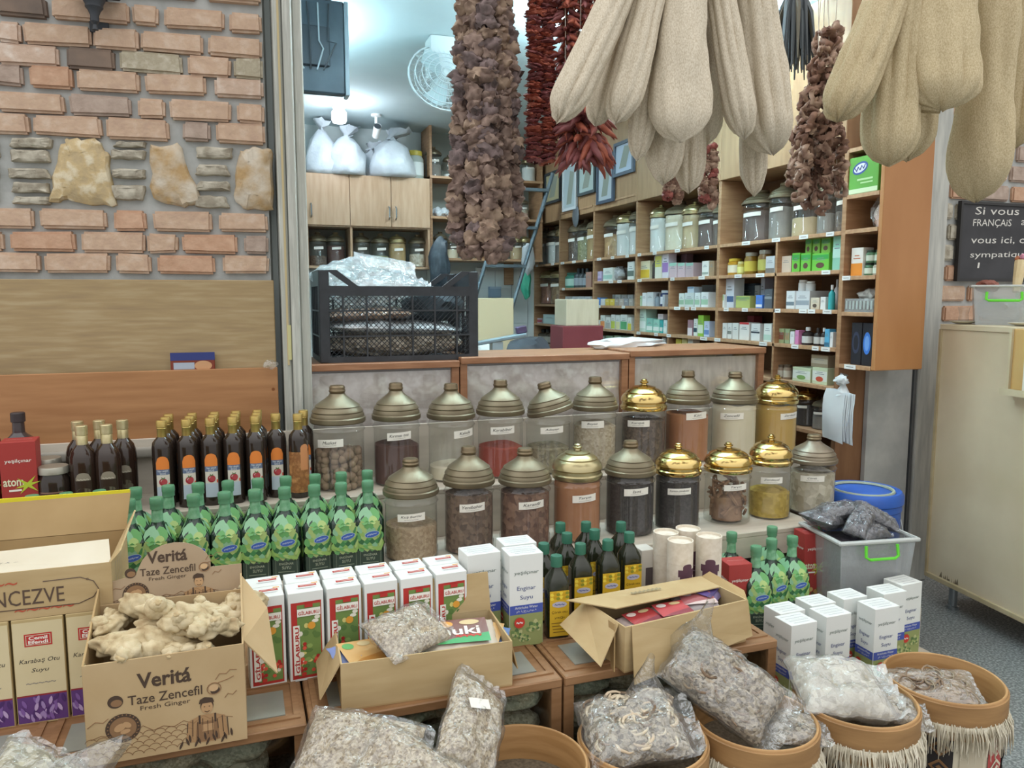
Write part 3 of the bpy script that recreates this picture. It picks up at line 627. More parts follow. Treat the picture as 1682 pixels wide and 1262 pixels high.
goods(1249.5, 1256, 457, 1.346, 'box', 'tall thin lavender carton in the fifth bay', 'carton', 'box', G3, inset=.16, d=.06, c='#b9bdd0')
goods(1256, 1269, 475, 1.346, 'box', 'dark grey striped carton stack beside the thin divider', 'carton', 'box', G3, c='#575d64', band=(.55, .12, '#8f969c'))
o, z1_ = goods(1292, 1306, 478, 1.346, 'box', 'white stacked pack with red lid in the fifth bay', 'carton', 'box', G3, c='#dbe1e4', band=(.3, .2, '#6f7c86'))
o, z2_ = goods(1307, 1331, 478, 1.346, 'box', 'broad white pack under the two white tubs', 'carton', 'box', G3, inset=.04, d=.14, c='#d5dce0', band=(.35, .25, '#98a3ad'))
goods(1308, 1318.5, 460, 1.346, 'jar', 'white lidded tub on the broad white pack, the one nearer the divider', 'tub', 'tub', 'white tubs', inset=.05, base=z2_ + .0005, c='#dfe1e0', lid='#e8eae9')
goods(1320, 1331, 462, 1.346, 'jar', 'white ribbed tub on the broad white pack, the one nearer the bottles', 'tub', 'tub', 'white tubs', inset=.05, base=z2_ + .0005, c='#d5d7d6', lid='#e8eae9')
goods(1332.5, 1347, 489, 1.346, 'box', 'beige carton with dark picture, fifth bay third shelf', 'carton', 'box', G3, c='#cfc3ae', c2='#5b5046')
goods(1348.5, 1357, 488, 1.346, 'box', 'small plain white carton beside the teal bottle', 'carton', 'box', G3, c='#e5e7e5')
goods(1359, 1367, 468, 1.346, 'vial', 'teal pump bottle with white cap', 'small_bottle', 'bottle', G3, c='#3aa3a8', lid='#e6e9ea')
goods(1368, 1375, 459, 1.346, 'vial', 'white bottle beside the teal bottle', 'small_bottle', 'bottle', G3, inset=.1, c='#dfe4e8', lid='#cfd6da')
# fifth bay fourth shelf
for a, c_, yt, col, band, lab in ((1179.5, 1187, 526, '#a9a294', (.2, .4, '#3c3a36'), 'dark-based carton beside the upright on the fourth shelf'), (1188.5, 1196, 531, '#e3e5e2', None, 'first small white carton of the row, fourth shelf'), (1197, 1204, 531, '#dfe2df', (.4, .2, '#7e857f'), 'second small white carton of the row, fourth shelf'), (1205, 1215, 531, '#d9dcd8', None, 'third small white carton of the row, fourth shelf'),
    (1216.5, 1233, 530, '#e4e3de', (.95, .12, '#b8383a'), 'white carton with red top edge, fourth shelf'), (1236, 1251, 532, '#dcdedd', (.5, .1, '#36404c'), 'white carton with dark stripe, fourth shelf'), (1257, 1270, 532, '#dfe6e2', (.25, .3, '#b5d2c6'), 'white and mint carton beside the thin divider, fourth shelf')):
    goods(a, c_, yt, 1.17, 'box', lab, 'carton', 'box', G4, c=col, band=band)
goods(1229, 1240, 519, 1.17, 'box', 'dull red carton behind the white row', 'carton', 'box', G4, inset=.17, d=.06, c='#96474a')
for a, c_, yt, col, band, lab in ((1275, 1281, 541, '#b98b8c', None, 'pinkish carton beside the divider on the fourth shelf'), (1282, 1291, 540, '#93a077', (.5, .5, '#7b4a38'), 'olive carton with brown picture on the fourth shelf'), (1292, 1300, 541, '#8fa07c', (.5, .5, '#9c8a66'), 'sage and tan carton on the fourth shelf'), (1301, 1308, 545, '#d8dcdc', None, 'white carton next to the pink one'), (1309, 1315, 543, '#cf86b4', None, 'bright pink carton on the fourth shelf'), (1358, 1366, 541, '#59a9cf', (.15, .2, '#3a6a86'), 'sky blue carton near the last upright'), (1367, 1372, 546, '#e0e4e4', None, 'narrow white carton by the last upright')):
    goods(a, c_, yt, 1.17, 'box', lab, 'carton', 'box', G4, c=col, band=band)
for i, (a, c_, yt) in enumerate(((1316, 1330, 538), (1337, 1347, 539), (1349, 1357, 539))):
    goods(a, c_, yt, 1.17, 'vial', ('wide dark bottle with white cap and label', 'middle dark brown bottle with white label', 'slim dark brown bottle with white label beside the sky blue carton')[i], 'small_bottle', 'bottle', 'dark syrup bottles', c='#332c2a', lid='#d7d9d8' if i != 1 else '#2b2624', labelc='#c6c8c6')
# below
for i in range(2): goods(1278 + i * 11, 1288 + i * 11, 600, .986, 'jar', ('small brown jar nearer the counter', 'small brown jar nearer the green boxes')[i] + ' on the lowest shelf', 'jar', 'jar', G5, c='#8a7664', lid='#5c4c3e', labelc='#b9b0a2')
for i, (a, c_) in enumerate(((1307, 1338), (1340, 1366))): o, zt_ = goods(a, c_, 605, .986, 'box', ('white and green tea carton nearer the brown jars', 'white and green tea carton with red fruit nearer the last upright')[i], 'tea_carton', 'box', G5, inset=.03, d=.1, c='#c9d6b4', band=(.5, .6, '#dfe5dc'), c2=('#7ba05c', '#c2563e')[i])
goods(1337, 1366, 584, .986, 'box', 'brownish carton stacked on the tea cartons', 'carton', 'box', G5, inset=.04, base=zt_ + .0005, d=.1, c='#9f917a', band=(.5, .4, '#c3baa6'))
# narrow end column
E1 = 'goods in the narrow end column'
b = carton(.09, .1, .16, '#dad6de', (.4, .4, '#8d74ab')); tag(b.build('purple_carton', loc=(SX + .08, 2.735, 2.0645)), 'white and purple carton at the top of the narrow end column', 'box', E1)
b = MB(); b.box(-.06, .06, -.085, .085, 0, .16, flat('#5f9a3e'), .002); M = T((-.0606, 0, 0)) @ SIDE
b.rect(0, .012, .165, .02, flat('#cfe0b8'), M); b.disc(-.02, .11, .045, .026, flat('#3b4a8c'), M, .0004, 20, .25); b.disc(-.02, .11, .036, .018, flat('#dfe4ee'), M, .0006, 20, .25); b.tube([(-.05 + k * .01, .104 + .006 * k / 3 + .008 * (-1) ** k, .001) for k in range(7)], .0025, flat('#3b4a8c'), 4, M=M); b.rect(.01, .06, .09, .008, flat('#b6d19a'), M, .0005); b.rect(.02, .045, .07, .006, flat('#b6d19a'), M, .0005)
tag(b.build('tissue_carton', loc=(SX + .065, 2.735, 1.8605)), 'green tissue box with blue oval emblem in the narrow end column', 'tissue box', E1)
t = empty('snack_bag', (SX + .09, 2.70, 1.7065), 'clear bag of pink and white sweets in the narrow end column', 'bag', E1)
b = MB(); b.blob((0, 0, .055), .05, mat('pink_white_sweets', '#d8a79a', '#e6dcd4', 40, rough=.5, kind='voronoi', bump=.4), 3, .3, 2, 4, (.6, .8, 1.1)); b.build('sweets', t)
b = MB(); b.blob((0, 0, .07), .058, FILM, 3, .45, 2.4, 9, (.7, .9, 1.25)); b.build('film', t)
b = carton(.07, .06, .125, '#e6e2da', (.22, .45, '#df8b36'), mark='#c2622a'); tag(b.build('carton', loc=(SX + .06, 2.775, 1.5005)), 'white and orange carton in the narrow end column', 'box', E1)
ZJ = 0
for i in range(4):
    yy, zz = ((2.722, 0), (2.672, 0), (2.715, .056), (2.665, .056))[i]
    o = empty('small_jar', (SX + .055, yy, 1.5005 + zz), 'small green-lidded jar, %s in the narrow end column' % ('lower one beside the orange carton', 'lower one beside the end panel', 'upper one beside the orange carton', 'upper one beside the end panel')[i], 'jar', E1)
    for n_, mb in jarlet(.023, .055, '#56795a' if i != 1 else '#a9a090', '#2c3b2e', '#c9d0c0'): mb.build(n_, o)
t = empty('clear_tray', (SX + .11, 2.735, 1.3385), 'clear plastic tray with netting in the narrow end column', 'tray', E1)
b = MB()
for x0, x1, y0, y1 in ((-.095, -.092, -.085, .085), (.092, .095, -.085, .085), (-.095, .095, -.085, -.082), (-.095, .095, .082, .085)): b.box(x0, x1, y0, y1, 0, .06, BIN)
for i in range(8): b.box(-.097, -.095, -.08 + i * .021, -.07 + i * .021, .012, .05, flat('#a9b3b0'))
b.box(-.095, .095, -.085, .085, 0, .004, BIN); b.build('tray', t)
b = MB(); b.blob((0, 0, .07), .075, mat('white_netting', '#c3c0ba', '#9c9993', 60, rough=.8, kind='voronoi', bump=.6), 3, .4, 2.5, 2, (.9, .95, .5)); b.build('netting', t)
for i in range(2):
    b = carton(.06, .05, .19, '#26262c'); M = T((-.0256, 0, 0)) @ SIDE
    b.disc(0, .10, .022, .05, flat(('#3a3f55', '#3f79cf')[i]), M, .0008); b.disc(0, .10, .014, .034, flat(('#26262c', '#6fa0e0')[i]), M, .0012)
    tag(b.build('black_carton', loc=(SX + .05, 2.75 - i * .065, 1.1005)), ('black carton with dim ring, narrow end column bottom', 'black carton with bright blue mark, narrow end column bottom')[i], 'box', E1)
# ---------------------------------------------------------------- spice jars
def grains(name, a, b_, s=70, bump=.5): return mat(name, a, b_, s, rough=.85, kind='voronoi', bump=bump, bscale=s)
def powder(name, a, b_): return mat(name, a, b_, 9, rough=.9, bump=.1, bscale=40, mix=(.3, .7))
CT = {'nutmeg': mat('nutmeg', '#86705c', '#a18b73', 25, rough=.8, bump=.3), 'sumac': powder('dark_sumac', '#4e322c', '#5d3d36'), 'red': powder('red_pepper_flakes', '#93382a', '#a64836'),
      'oregano': grains('oregano', '#77705a', '#9a9276', 90), 'oat': grains('pale_grain', '#a6977f', '#c6baa4', 110), 'pepper': grains('dark_peppercorn', '#463a32', '#6d5c4e', 90), 'orange': powder('orange_spice', '#a06a45', '#b57c54'),
      'cream': powder('cream_powder', '#d6ccb2', '#e0d7c0'), 'yellow': powder('yellow_powder', '#bf9a4e', '#cba75c'), 'wheat': grains('cracked_wheat', '#9c8469', '#bda78a', 120), 'allspice': grains('allspice', '#54433a', '#836c5c', 75),
      'clove': grains('clove', '#5f4238', '#94725f', 60), 'cinnamon': powder('ground_cinnamon', '#a6714e', '#b5805a'), 'black': grains('black_seed', '#2a2625', '#403a38', 150), 'stick': mat('cinnamon_stick', '#7d5b42', '#9c7a5c', 20, rough=.8),
      'turmeric': grains('yellow_root', '#a58a35', '#c3a74e', 60), 'flake': grains('pale_flakes', '#a79d89', '#d3cbb8', 45), 'white': powder('white_powder', '#dcdedb', '#e4e5e1'), 'greyp': powder('grey_spice', '#7d7872', '#8f8a83'), 'bark': grains('brown_bark', '#7a5f45', '#a58a66', 45),
      'chips': grains('red_brown_chips', '#7e5140', '#996a55', 55), 'tan': powder('tan_spice', '#a58a5c', '#b59a6c'), 'nuts': grains('tan_nuts', '#a07a4e', '#c49e6c', 35), 'green': grains('green_leaf', '#7f8058', '#a3a278', 60), 'brown': powder('brown_powder', '#574640', '#64524a'), 'beige': powder('beige_powder', '#b39c76', '#bda883')}
CONE = [(1.0, .0), (1.03, .03), (1.03, .13), (.98, .16), (.98, .21), (.93, .27), (.95, .30), (.93, .33), (.82, .42), (.84, .44), (.80, .47), (.62, .56), (.45, .64), (.33, .71), (.28, .77)]
KNOBC = [(.26, .76), (.30, .79), (.33, .84), (.30, .88), (.31, .93), (.27, .98), (.0, 1.0)]
DOME = [(1.0, .0), (1.03, .04), (1.03, .12), (.97, .16), (.97, .24), (1.02, .29), (.99, .40), (.90, .50), (.80, .55), (.82, .58), (.68, .66), (.50, .71), (.52, .74), (.30, .78), (.16, .80)]
KNOBD = [(.14, .79), (.12, .83), (.20, .86), (.22, .90), (.13, .93), (.16, .96), (.08, .99), (0, 1.0)]
def spice_jar(r, h, lid, content, fill, word=None, la=0.0, lh=.46, name='spice_jar', tilt=0, lite=False, lidf=.36):
    """glass jar on its base at the origin; r = body radius, h = full height"""
    t = empty(name, (0, 0, 0)); n = 20 if lite else 36; zl = h * (1 - lidf); zs = h * (.575 - (lidf - .36) * .5)
    b = MB()
    b.lathe([(0, .003), (r * .90, .003), (r * .98, h * .015), (r * .98, h * .10), (r * .95, h * .115), (r * .95, zs - h * .02), (r * 1.0, zs - h * .008), (r * 1.01, zs), (r * .97, zs + h * .012), (r * .93, zs + h * .03), (r * .93, zl)], GLASS, n)
    b.build('glass_body', t)
    ft = h * .115 + (zs - h * .13) * fill if fill < 1 else zl - h * .02
    b = MB(); rc = r * .925
    if content == 'nutmeg':
        rr = random.Random(3)
        for z in [r * .15 + k * r * .2 for k in range(int((ft) / (r * .2)))]:
            for ring, cnt in ((.80, 13), (.52, 8)):
                for i in range(cnt):
                    a = 2 * math.pi * (i + rr.random() * .6) / cnt
                    b.blob((rc * ring * math.cos(a), rc * ring * math.sin(a), z + rr.uniform(-.05, .05) * r), r * rr.uniform(.14, .17), CT['nutmeg'], 2, .12, 2, rr.random() * 9, (1, 1, 1.1))
    elif content == 'stick':
        rr = random.Random(5)
        for i in range(60):
            a = rr.random() * 6.28; q = rc * rr.uniform(.45, .92); z = rr.uniform(.1, .9) * ft; a2 = a + rr.uniform(-.7, .7)
            q2 = rc * rr.uniform(.6, .92); z2 = min(ft, max(.02, z + rr.uniform(-.5, .7) * r)); b.tube([(q * math.cos(a), q * math.sin(a), z), ((q + q2) / 2 * math.cos((a + a2) / 2), (q + q2) / 2 * math.sin((a + a2) / 2), (z + z2) / 2 + .004), (q2 * math.cos(a2), q2 * math.sin(a2), z2)], r * rr.uniform(.05, .085), CT['stick'], 6)
        b.lathe([(0, .01), (rc * .7, .01), (rc * .7, ft * .6), (0, ft * .75)], CT['stick'], n)
    else:
        m = CT[content]; k = 8; prof = [(0, .006), (rc, .008), (rc, ft * .55), (rc, ft)]
        vs = prof + [(rc * (1 - i / k), ft + h * .012 * math.sin(i * 1.1) + h * .02 * (i / k)) for i in range(1, k)] + [(0, ft + h * .02)]
        b.lathe(vs, m, n)
        o = len(b.v)
        b.v = [(x, y, z + (.02 * h * noise.noise(Vector((x * 18, y * 18, r))) if z > ft - 1e-4 else 0)) for x, y, z in b.v]
    o = b.build('contents', t)
    if content in ('nutmeg', 'stick'): o['kind'] = 'stuff'
    lm = GOLD if lid == 'gold' else mat('semi_polished_brass_lid', '#b5a982', rough=.28, metal=.85) if lid == 'semi' else mat('dark_brass_lid', '#7a6f60', '#8a7f6d', 6, rough=.4, metal=.55) if lid == 'dark' else BRASS
    prof, kn = (DOME, KNOBD) if lid in ('gold', 'semi') else (CONE, KNOBC)
    lh_ = h * lidf; rl = r * 1.0
    b = MB(); b.lathe([(q * rl, z * lh_) for q, z in prof], lm, n); lo = b.build('lid', t); lo.location = (0, 0, zl)
    b = MB(); b.lathe([(q * rl * (.95 if lid != 'gold' else .9), z * lh_) for q, z in kn], mat('brass_knob', '#83745c', rough=.4, metal=.7) if lid not in ('gold', 'semi') else lm, 14); b.build('knob', lo)
    if tilt: lo.rotation_euler = (0, R(-tilt), 0); lo.location = (r * .12, 0, zl + r * .16)
    if word is not None:
        a0 = -math.pi / 2 + la; wd = r * 1.02; hh = h * .075; rr_ = r * (.955 if not lite else .99)
        def wr(x, y, z): return ((rr_ + .0006 + z) * math.cos(a0 + x / rr_), (rr_ + .0006 + z) * math.sin(a0 + x / rr_), lh * h + y + x * .06)
        b = MB(); vs = []; fs = []
        for i in range(9):
            x = wd * (i / 8 - .5); vs += [wr(x, -hh / 2, 0), wr(x, hh / 2, 0)]
            if i: fs.append((2 * i - 2, 2 * i, 2 * i + 1, 2 * i - 1))
        b.add(vs, fs, PAPER)
        if word:
            b.text(word, hh * .38, INK, None, y=hh * .1, z=.0006, width=min(wd * .8, len(word) * hh * .3), shear=.25, warp=wr); b.text('~~~~~~', hh * .07, GREYINK, None, y=-hh * .28, z=.0006, width=wd * .5, warp=wr)
        b.build('paper_label', t)
    return t
BACK = [(555, 632, 90, 'cone', 'nutmeg', .58, 'Muskat', -.35, .47, 'first back-row jar beside the oil bottles, half full of nutmegs'), (651, 628, 80, 'cone', 'sumac', .62, 'Kırmızı toz', .12, .50, 'back-row jar of dark brownish powder, second after the nutmegs'),
        (741, 629, 80, 'cone', 'cream', .05, 'Kakule', .65, .50, 'almost empty back-row jar with dull brass lid'), (822, 623, 80, 'cone', 'red', .42, 'Karabiber', .1, .50, 'back-row jar of red pepper flakes, under half full'),
        (900, 632, 78, 'cone', 'oregano', .38, 'Adaçayı', .2, .51, 'back-row jar with its dull lid set crooked'), (977, 618, 76, 'cone', 'oat', .80, 'Beyaz', -.1, .50, 'back-row jar of pale beige grain beside the crooked lid'),
        (1057, 622, 76, 'gold', 'pepper', .92, 'Karışık', -.25, .50, 'back-row jar of dark peppercorns with shiny gold lid'), (1129, 608, 75, 'cone', 'orange', .90, 'Köri', .5, .52, 'back-row jar of orange-brown spice'),
        (1206, 610, 76, 'cone', 'cream', 1, 'Zencefil', -.1, .50, 'back-row jar full of cream powder'), (1275, 615, 70, 'gold', 'yellow', 1, 'Zerdeçal', .75, .50, 'back-row jar full of yellow powder with shiny gold lid')]
FRONTJ = [(675, 752, 92, 'cone', 'wheat', .50, 'Kuş burnu', 0, .46, 'front-row jar half full of cracked wheat, beside the green bottles'), (770, 732, 86, 'cone', 'allspice', .97, 'Yenibahar', .15, .46, 'front-row jar of dark brown allspice berries'),
          (862, 735, 88, 'cone', 'clove', .97, 'Karanfil', .3, .46, 'front-row jar of reddish brown cloves'), (948, 728, 83, 'semi', 'cinnamon', 1, 'Tarçın', .35, .47, 'front-row jar of orange-brown ground cinnamon with polished lid'),
          (1035, 723, 84, 'cone', 'black', 1, 'Isot', .3, .49, 'front-row jar of black spice under a dull conical lid'), (1113, 727, 77, 'gold', 'black', 1, 'Karaca çörekotu', .1, .47, 'front-row jar of black seeds under a shiny gold lid'),
          (1195, 726, 78, 'gold', 'stick', .95, 'Tarçın', .4, .48, 'front-row jar of cinnamon sticks with gold lid'), (1265, 713, 70, 'gold', 'turmeric', .45, 'Zerdeçal', .1, .48, 'front-row jar with a little yellow root and gold lid'),
          (1335, 713, 76, 'dark', 'flake', .9, 'Çörek', 0, .47, 'last front-row jar, pale flakes under a dark lid')]
for rows_, Y, z, g in ((BACK, 2.86, .70, 'spice jars, back row'), (FRONTJ, 2.53, .52, 'spice jars, front row')):
    for px, yt, wd, lid, ct, fl, word, la, lh, lab in rows_:
        p = at(px, yt + 60, Y=Y); r = wd * depth(p) / FPX / 2 * .97; top = at(px, yt, Y=Y).z
        face = math.atan2(-p.x, p.y)                        # turn the jar so its label faces the street
        t = spice_jar(r, top - z, lid, ct, fl, word, la, lh, tilt=14 if 'set crooked' in lab else 0)
        t.location = (p.x, Y, z); t.rotation_euler = (0, 0, face)
        tag(t, lab, 'jar', g)
# ---- jars on the wall shelf (one proto per filling, copied)
SJ = {}
def shelf_jar(px0, px1, ytop, z, ct, fl, lid, label, word=True, inset=.04, group='jars on the top shelf', X=None):
    y, w_ = span(px0, px1, z, inset); r = min(w_ / 2 * .98, .112); zt = top_z((px0 + px1) / 2, ytop, SX + inset); h = min(zt, z + .345) - z
    k = (ct, fl, lid)
    if k not in SJ: SJ[k] = Proto(lambda: spice_jar(.1, .34, lid, ct, fl, '', 0, .52, lite=True, lidf=.28))
    SJ[k].put((SX + inset + r, y, z), R(-72), label, 'jar', group, (r / .1, r / .1, h / .34))
for a in ((880, 890, 374, 'greyp', .9, 'cone', 'greyish jar nearest the ladder on the top shelf'), (890, 906, 368, 'white', .9, 'cone', 'whitish jar in the ladder bay, middle of three'), (907, 917, 371, 'greyp', .8, 'semi', 'grey jar tucked against the first upright'),
          (927, 940, 362, 'pepper', .8, 'cone', 'dark grey jar in the second bay'), (942, 955, 360, 'green', .9, 'cone', 'jar of green leaf in the second bay'), (956, 972, 352, 'tan', 1, 'cone', 'large jar of tan powder in the second bay'),
          (983, 1002, 353, 'nuts', .85, 'cone', 'jar of tan nuts in the third bay'), (1003, 1023, 346, 'white', 1, 'semi', 'first jar of white powder in the third bay'), (1024, 1043, 338, 'white', .95, 'cone', 'second jar of white powder against the upright of the third bay'),
          (1058, 1077, 336, 'white', 1, 'semi', 'jar of white powder at the far end of the fourth bay'), (1079, 1107, 330, 'cream', 1, 'cone', 'largest jar of cream powder in the fourth bay'), (1109, 1132, 331, 'beige', 1, 'semi', 'jar of beige powder in the fourth bay'), (1134, 1160, 328, 'brown', .95, 'cone', 'jar of dark brown spice in the fourth bay'), (1162, 1177, 330, 'brown', .9, 'cone', 'slimmer dark jar against the upright of the fourth bay'),
          (1199, 1244, 312, 'brown', .95, 'cone', 'big jar of brown spice in the fifth bay'), (1247, 1279, 300, 'greyp', .9, 'cone', 'tall jar of grey-olive spice in the fifth bay'), (1281, 1324, 298, 'beige', .45, 'cone', 'jar half full of beige powder in the fifth bay'), (1327, 1356, 294, 'greyp', .5, 'cone', 'pale jar partly behind the hanging dried rings'), (1359, 1381, 290, 'pepper', .5, 'cone', 'last jar of the top shelf, dark filling')):
    shelf_jar(a[0], a[1], a[2], 1.705, *a[3:6], a[6])
shelf_jar(881, 896, 440, 1.346, 'chips', .85, 'semi', 'jar of red-brown chips on the second shelf beside the ladder', group='jars lower in the ladder bay')
shelf_jar(897, 914, 440, 1.346, 'bark', .95, 'semi', 'jar of brown bark on the second shelf beside the ladder', group='jars lower in the ladder bay')
shelf_jar(1306, 1333, 640, .76, 'black', .8, 'gold', 'gold-lidded jar of dark spice low in the last bay', group='jars low in the last bay')
shelf_jar(1334, 1362, 655, .76, 'greyp', .6, 'cone', 'grey-lidded jar low in the last bay behind the white bags', group='jars low in the last bay')
# ---------------------------------------------------------------- wall cabinet on the back wall and what is on and in it
YB = 6.38
def back(px, py, Y=YB): return at(px, py, Y=Y)
c0, c1 = back(500, 283), back(707, 375); zb = back(600, 437).z; x0, x1, zt, zm = c0.x, c1.x, c0.z, c1.z
t = empty('wall_cabinet', ((x0 + x1) / 2, 6.55, zb), 'beech wall cabinet with three flat doors above an open jar shelf', 'cabinet')
b = MB()
for z in (zb - .02, zm - .01, zt - .018): b.box(x0, x1, YB + .018, 6.727, z, z + .018, PALEW)
xm = back(578, 400).x
for x in (x0, xm - .009, x1 - .018): b.box(x, x + .018, YB + .018, 6.727, zb - .02, zt, PALEW)
b.box(x0 + .02, x1 - .02, 6.70, 6.727, zb, zt, mat('cabinet_back', '#8f948c', rough=.7)); tp(b, 'body', t)
for xa, xb, hx in ((x0 + .006, back(574, 300).x, back(511, 340).x), (back(574, 300).x, back(642, 300).x, back(639, 345).x), (back(642, 300).x, x1, back(650, 345).x)):
    b = MB(); b.box(xa + .002, xb - .002, YB, YB + .018, zm, zt, PALEW, .002); d = tp(b, 'door', t)
    q = MB(); q.tube([(hx, YB - .002, zm + .06), (hx, YB - .03, zm + .075), (hx, YB - .03, zm + .15), (hx, YB - .002, zm + .165)], .006, STEEL, 6); hq = q.build('handle', d)
for i, (px, ct, fl, lid) in enumerate(((523, 'pepper', .35, 'cone'), (552, 'sumac', .95, 'cone'), (594, 'greyp', .3, 'cone'), (625, 'green', .4, 'cone'), (653, 'tan', 1, 'semi'), (686, 'flake', .55, 'cone'))):
    p = back(px, 436, YB + .16); k = (ct, fl, lid)
    if k not in SJ: SJ[k] = Proto(lambda: spice_jar(.1, .34, lid, ct, fl, '', 0, .52, lite=True, lidf=.28))
    SJ[k].put((p.x, YB + .16, zb - .001), 0, 'jar of %s under the wall cabinet doors' % ('pale brown spice at the door-post end', 'dark reddish powder beside the divider', 'dark scraps just past the divider', 'green leaf in the middle', 'tan powder, brightest of the row', 'pale mottled flakes at the far end'), 'jar', 'jars under the wall cabinet', (.074, .074, .3)) if 0 else SJ[k].put((p.x, YB + .16, zb - .001), 0, 'jar of %s under the wall cabinet doors' % ('pale brown spice at the door-post end', 'dark reddish powder beside the divider', 'dark scraps just past the divider', 'green leaf in the middle', 'tan powder, brightest of the row', 'pale mottled flakes at the far end')[i], 'jar', 'jars under the wall cabinet', (.76, .76, .82))
SACK = mat('white_plastic_sack', '#c3cad0', '#d5dbdf', 8, rough=.4, bump=.8, bscale=16)
def sack(px, w_, h, label, seed, y=6.5, twist=.3):
    p = back(px, 280, y); t = empty('plastic_sack', (p.x, y, zt + .001), label, 'sack', 'white sacks on the wall cabinet')
    b = MB(); n = 22; prof = [(0, 0), (.85, .0), (1, .08), (1.02, .25), (.95, .45), (.7, .65), (.4, .78), (.2, .86)]
    b.lathe([(q * w_ / 2, z * h) for q, z in prof], SACK, n)
    b.v = [(x + .12 * w_ * noise.noise(Vector((x * 14, y_ * 14, z * 10 + seed))), y_ * .75 + .1 * w_ * noise.noise(Vector((x * 14 + 9, y_ * 14, z * 10 + seed))), max(0, z + (.05 * h * noise.noise(Vector((x * 20, y_ * 20, seed))) if z > .02 else 0))) for x, y_, z in b.v]
    b.build('body', t, angle=70)
    q = MB(); q.lathe([(.12 * w_, .82 * h), (.07 * w_, .88 * h), (.22 * w_, 1.0 * h), (.28 * w_, 1.06 * h)], SACK, 14)
    q.v = [(x + .2 * w_ * noise.noise(Vector((x * 30, y_ * 30, seed))) + twist * max(0, z - .85 * h), y_, z + .1 * h * noise.noise(Vector((x * 40, y_ * 40, seed + 5)))) for x, y_, z in q.v]
    q.build('tied_neck', t, angle=70); return t
sack(530, .26, .40, 'lumpy white sack with folded top nearest the door post', 1, 6.45, .1); sack(572, .30, .36, 'white sack tied into a tall peak above the middle door', 4, 6.42, .2)
sack(610, .26, .28, 'low grey-white sack between the two tied ones', 7, 6.58, .5); sack(645, .36, .36, 'widest white sack with its open mouth flopped over', 11, 6.43, .9)
p = back(507, 275, 6.5); b = MB(); b.blob((0, 0, .09), .1, SACK, 3, .4, 2.2, 8, (.6, .7, .9)); tag(b.build('plastic_bundle', loc=(p.x + .03, 6.55, zt + .001)), 'small grey plastic bundle half hidden by the door post', 'bundle')
# shelves right of the cabinet, behind the eggplant strings
xs0, xs1 = x1 + .01, 2.56
t = empty('back_shelf', (2.0, 6.6, 1.6), 'open wooden shelf on the back wall behind the dried eggplants', 'shelf')
ZB3 = (back(760, 290).z, back(760, 356).z, back(760, 424).z)
for z in ZB3: b = MB(); b.box(xs0, xs1, YB + .03, 6.727, z - .02, z, WOODY); tp(b, 'shelf_board', t)
for x in (xs0, 2.02, xs1 - .02): b = MB(); b.box(x, x + .02, YB + .04, 6.727, ZB3[2] - .02, ZB3[0] + .5, WOOD); tp(b, 'upright', t)
b = MB(); b.box(xs0, xs1, 6.715, 6.727, ZB3[2], ZB3[0] + .5, mat('cabinet_back', '')); tp(b, 'back_panel', t)
BJ = [(712, 'greyp', .6, 'cone', 0, .9, 'grey-filled jar beside the cabinet, top of the back shelf'), (738, 'white', .1, 'cone', 0, .7, 'nearly empty jar at the edge of the eggplants, top of the back shelf'), (868, 'white', .9, 'semi', 0, .8, 'white jar between the dried strings, top of the back shelf'),
      (722, 'greyp', .6, 'cone', 2, .8, 'grey jar low on the back shelf beside the cabinet'), (742, 'cream', .6, 'cone', 2, .65, 'small cream jar low on the back shelf'), (848, 'beige', .8, 'semi', 2, .75, 'beige jar low on the back shelf behind the ladder'), (862, 'white', .8, 'semi', 2, .75, 'white jar low on the back shelf behind the ladder'), (858, 'flake', .7, 'cone', 1, .7, 'pale jar on the middle back shelf behind the ladder')]
for px, ct, fl, lid, k, s_, lab in BJ:
    kk = (ct, fl, lid)
    if kk not in SJ: SJ[kk] = Proto(lambda: spice_jar(.1, .34, lid, ct, fl, '', 0, .52, lite=True, lidf=.28))
    p = back(px, 300, 6.55); SJ[kk].put((p.x, 6.55, ZB3[k] + .0005), 0, lab, 'jar', 'jars on the back shelf', (s_ * .8, s_ * .8, s_ * .85))
p = back(682, 280, 6.5)
for n_, mb in jarlet(.075, .24, '#a8b0a8', '#c2b04a', '#d9dedb'): 
    if n_ == 'body': yj = empty('yellow_lidded_jar', (p.x, 6.52, zt + .0005), 'glass jar with yellow lid on the end of the wall cabinet', 'jar')
    mb.build(n_, yj)
b = MB(); rr = random.Random(2)
for i in range(9): b.blob((rr.uniform(-.1, .1), rr.uniform(-.03, .03), .03 + .03 * rr.random()), .035, SACK, 2, .4, 2, i)
tag(b.build('packets_heap', loc=(back(722, 350, 6.55).x, 6.55, ZB3[1] + .005)), 'heap of clear white packets on the middle back shelf', 'packets', kind='stuff')
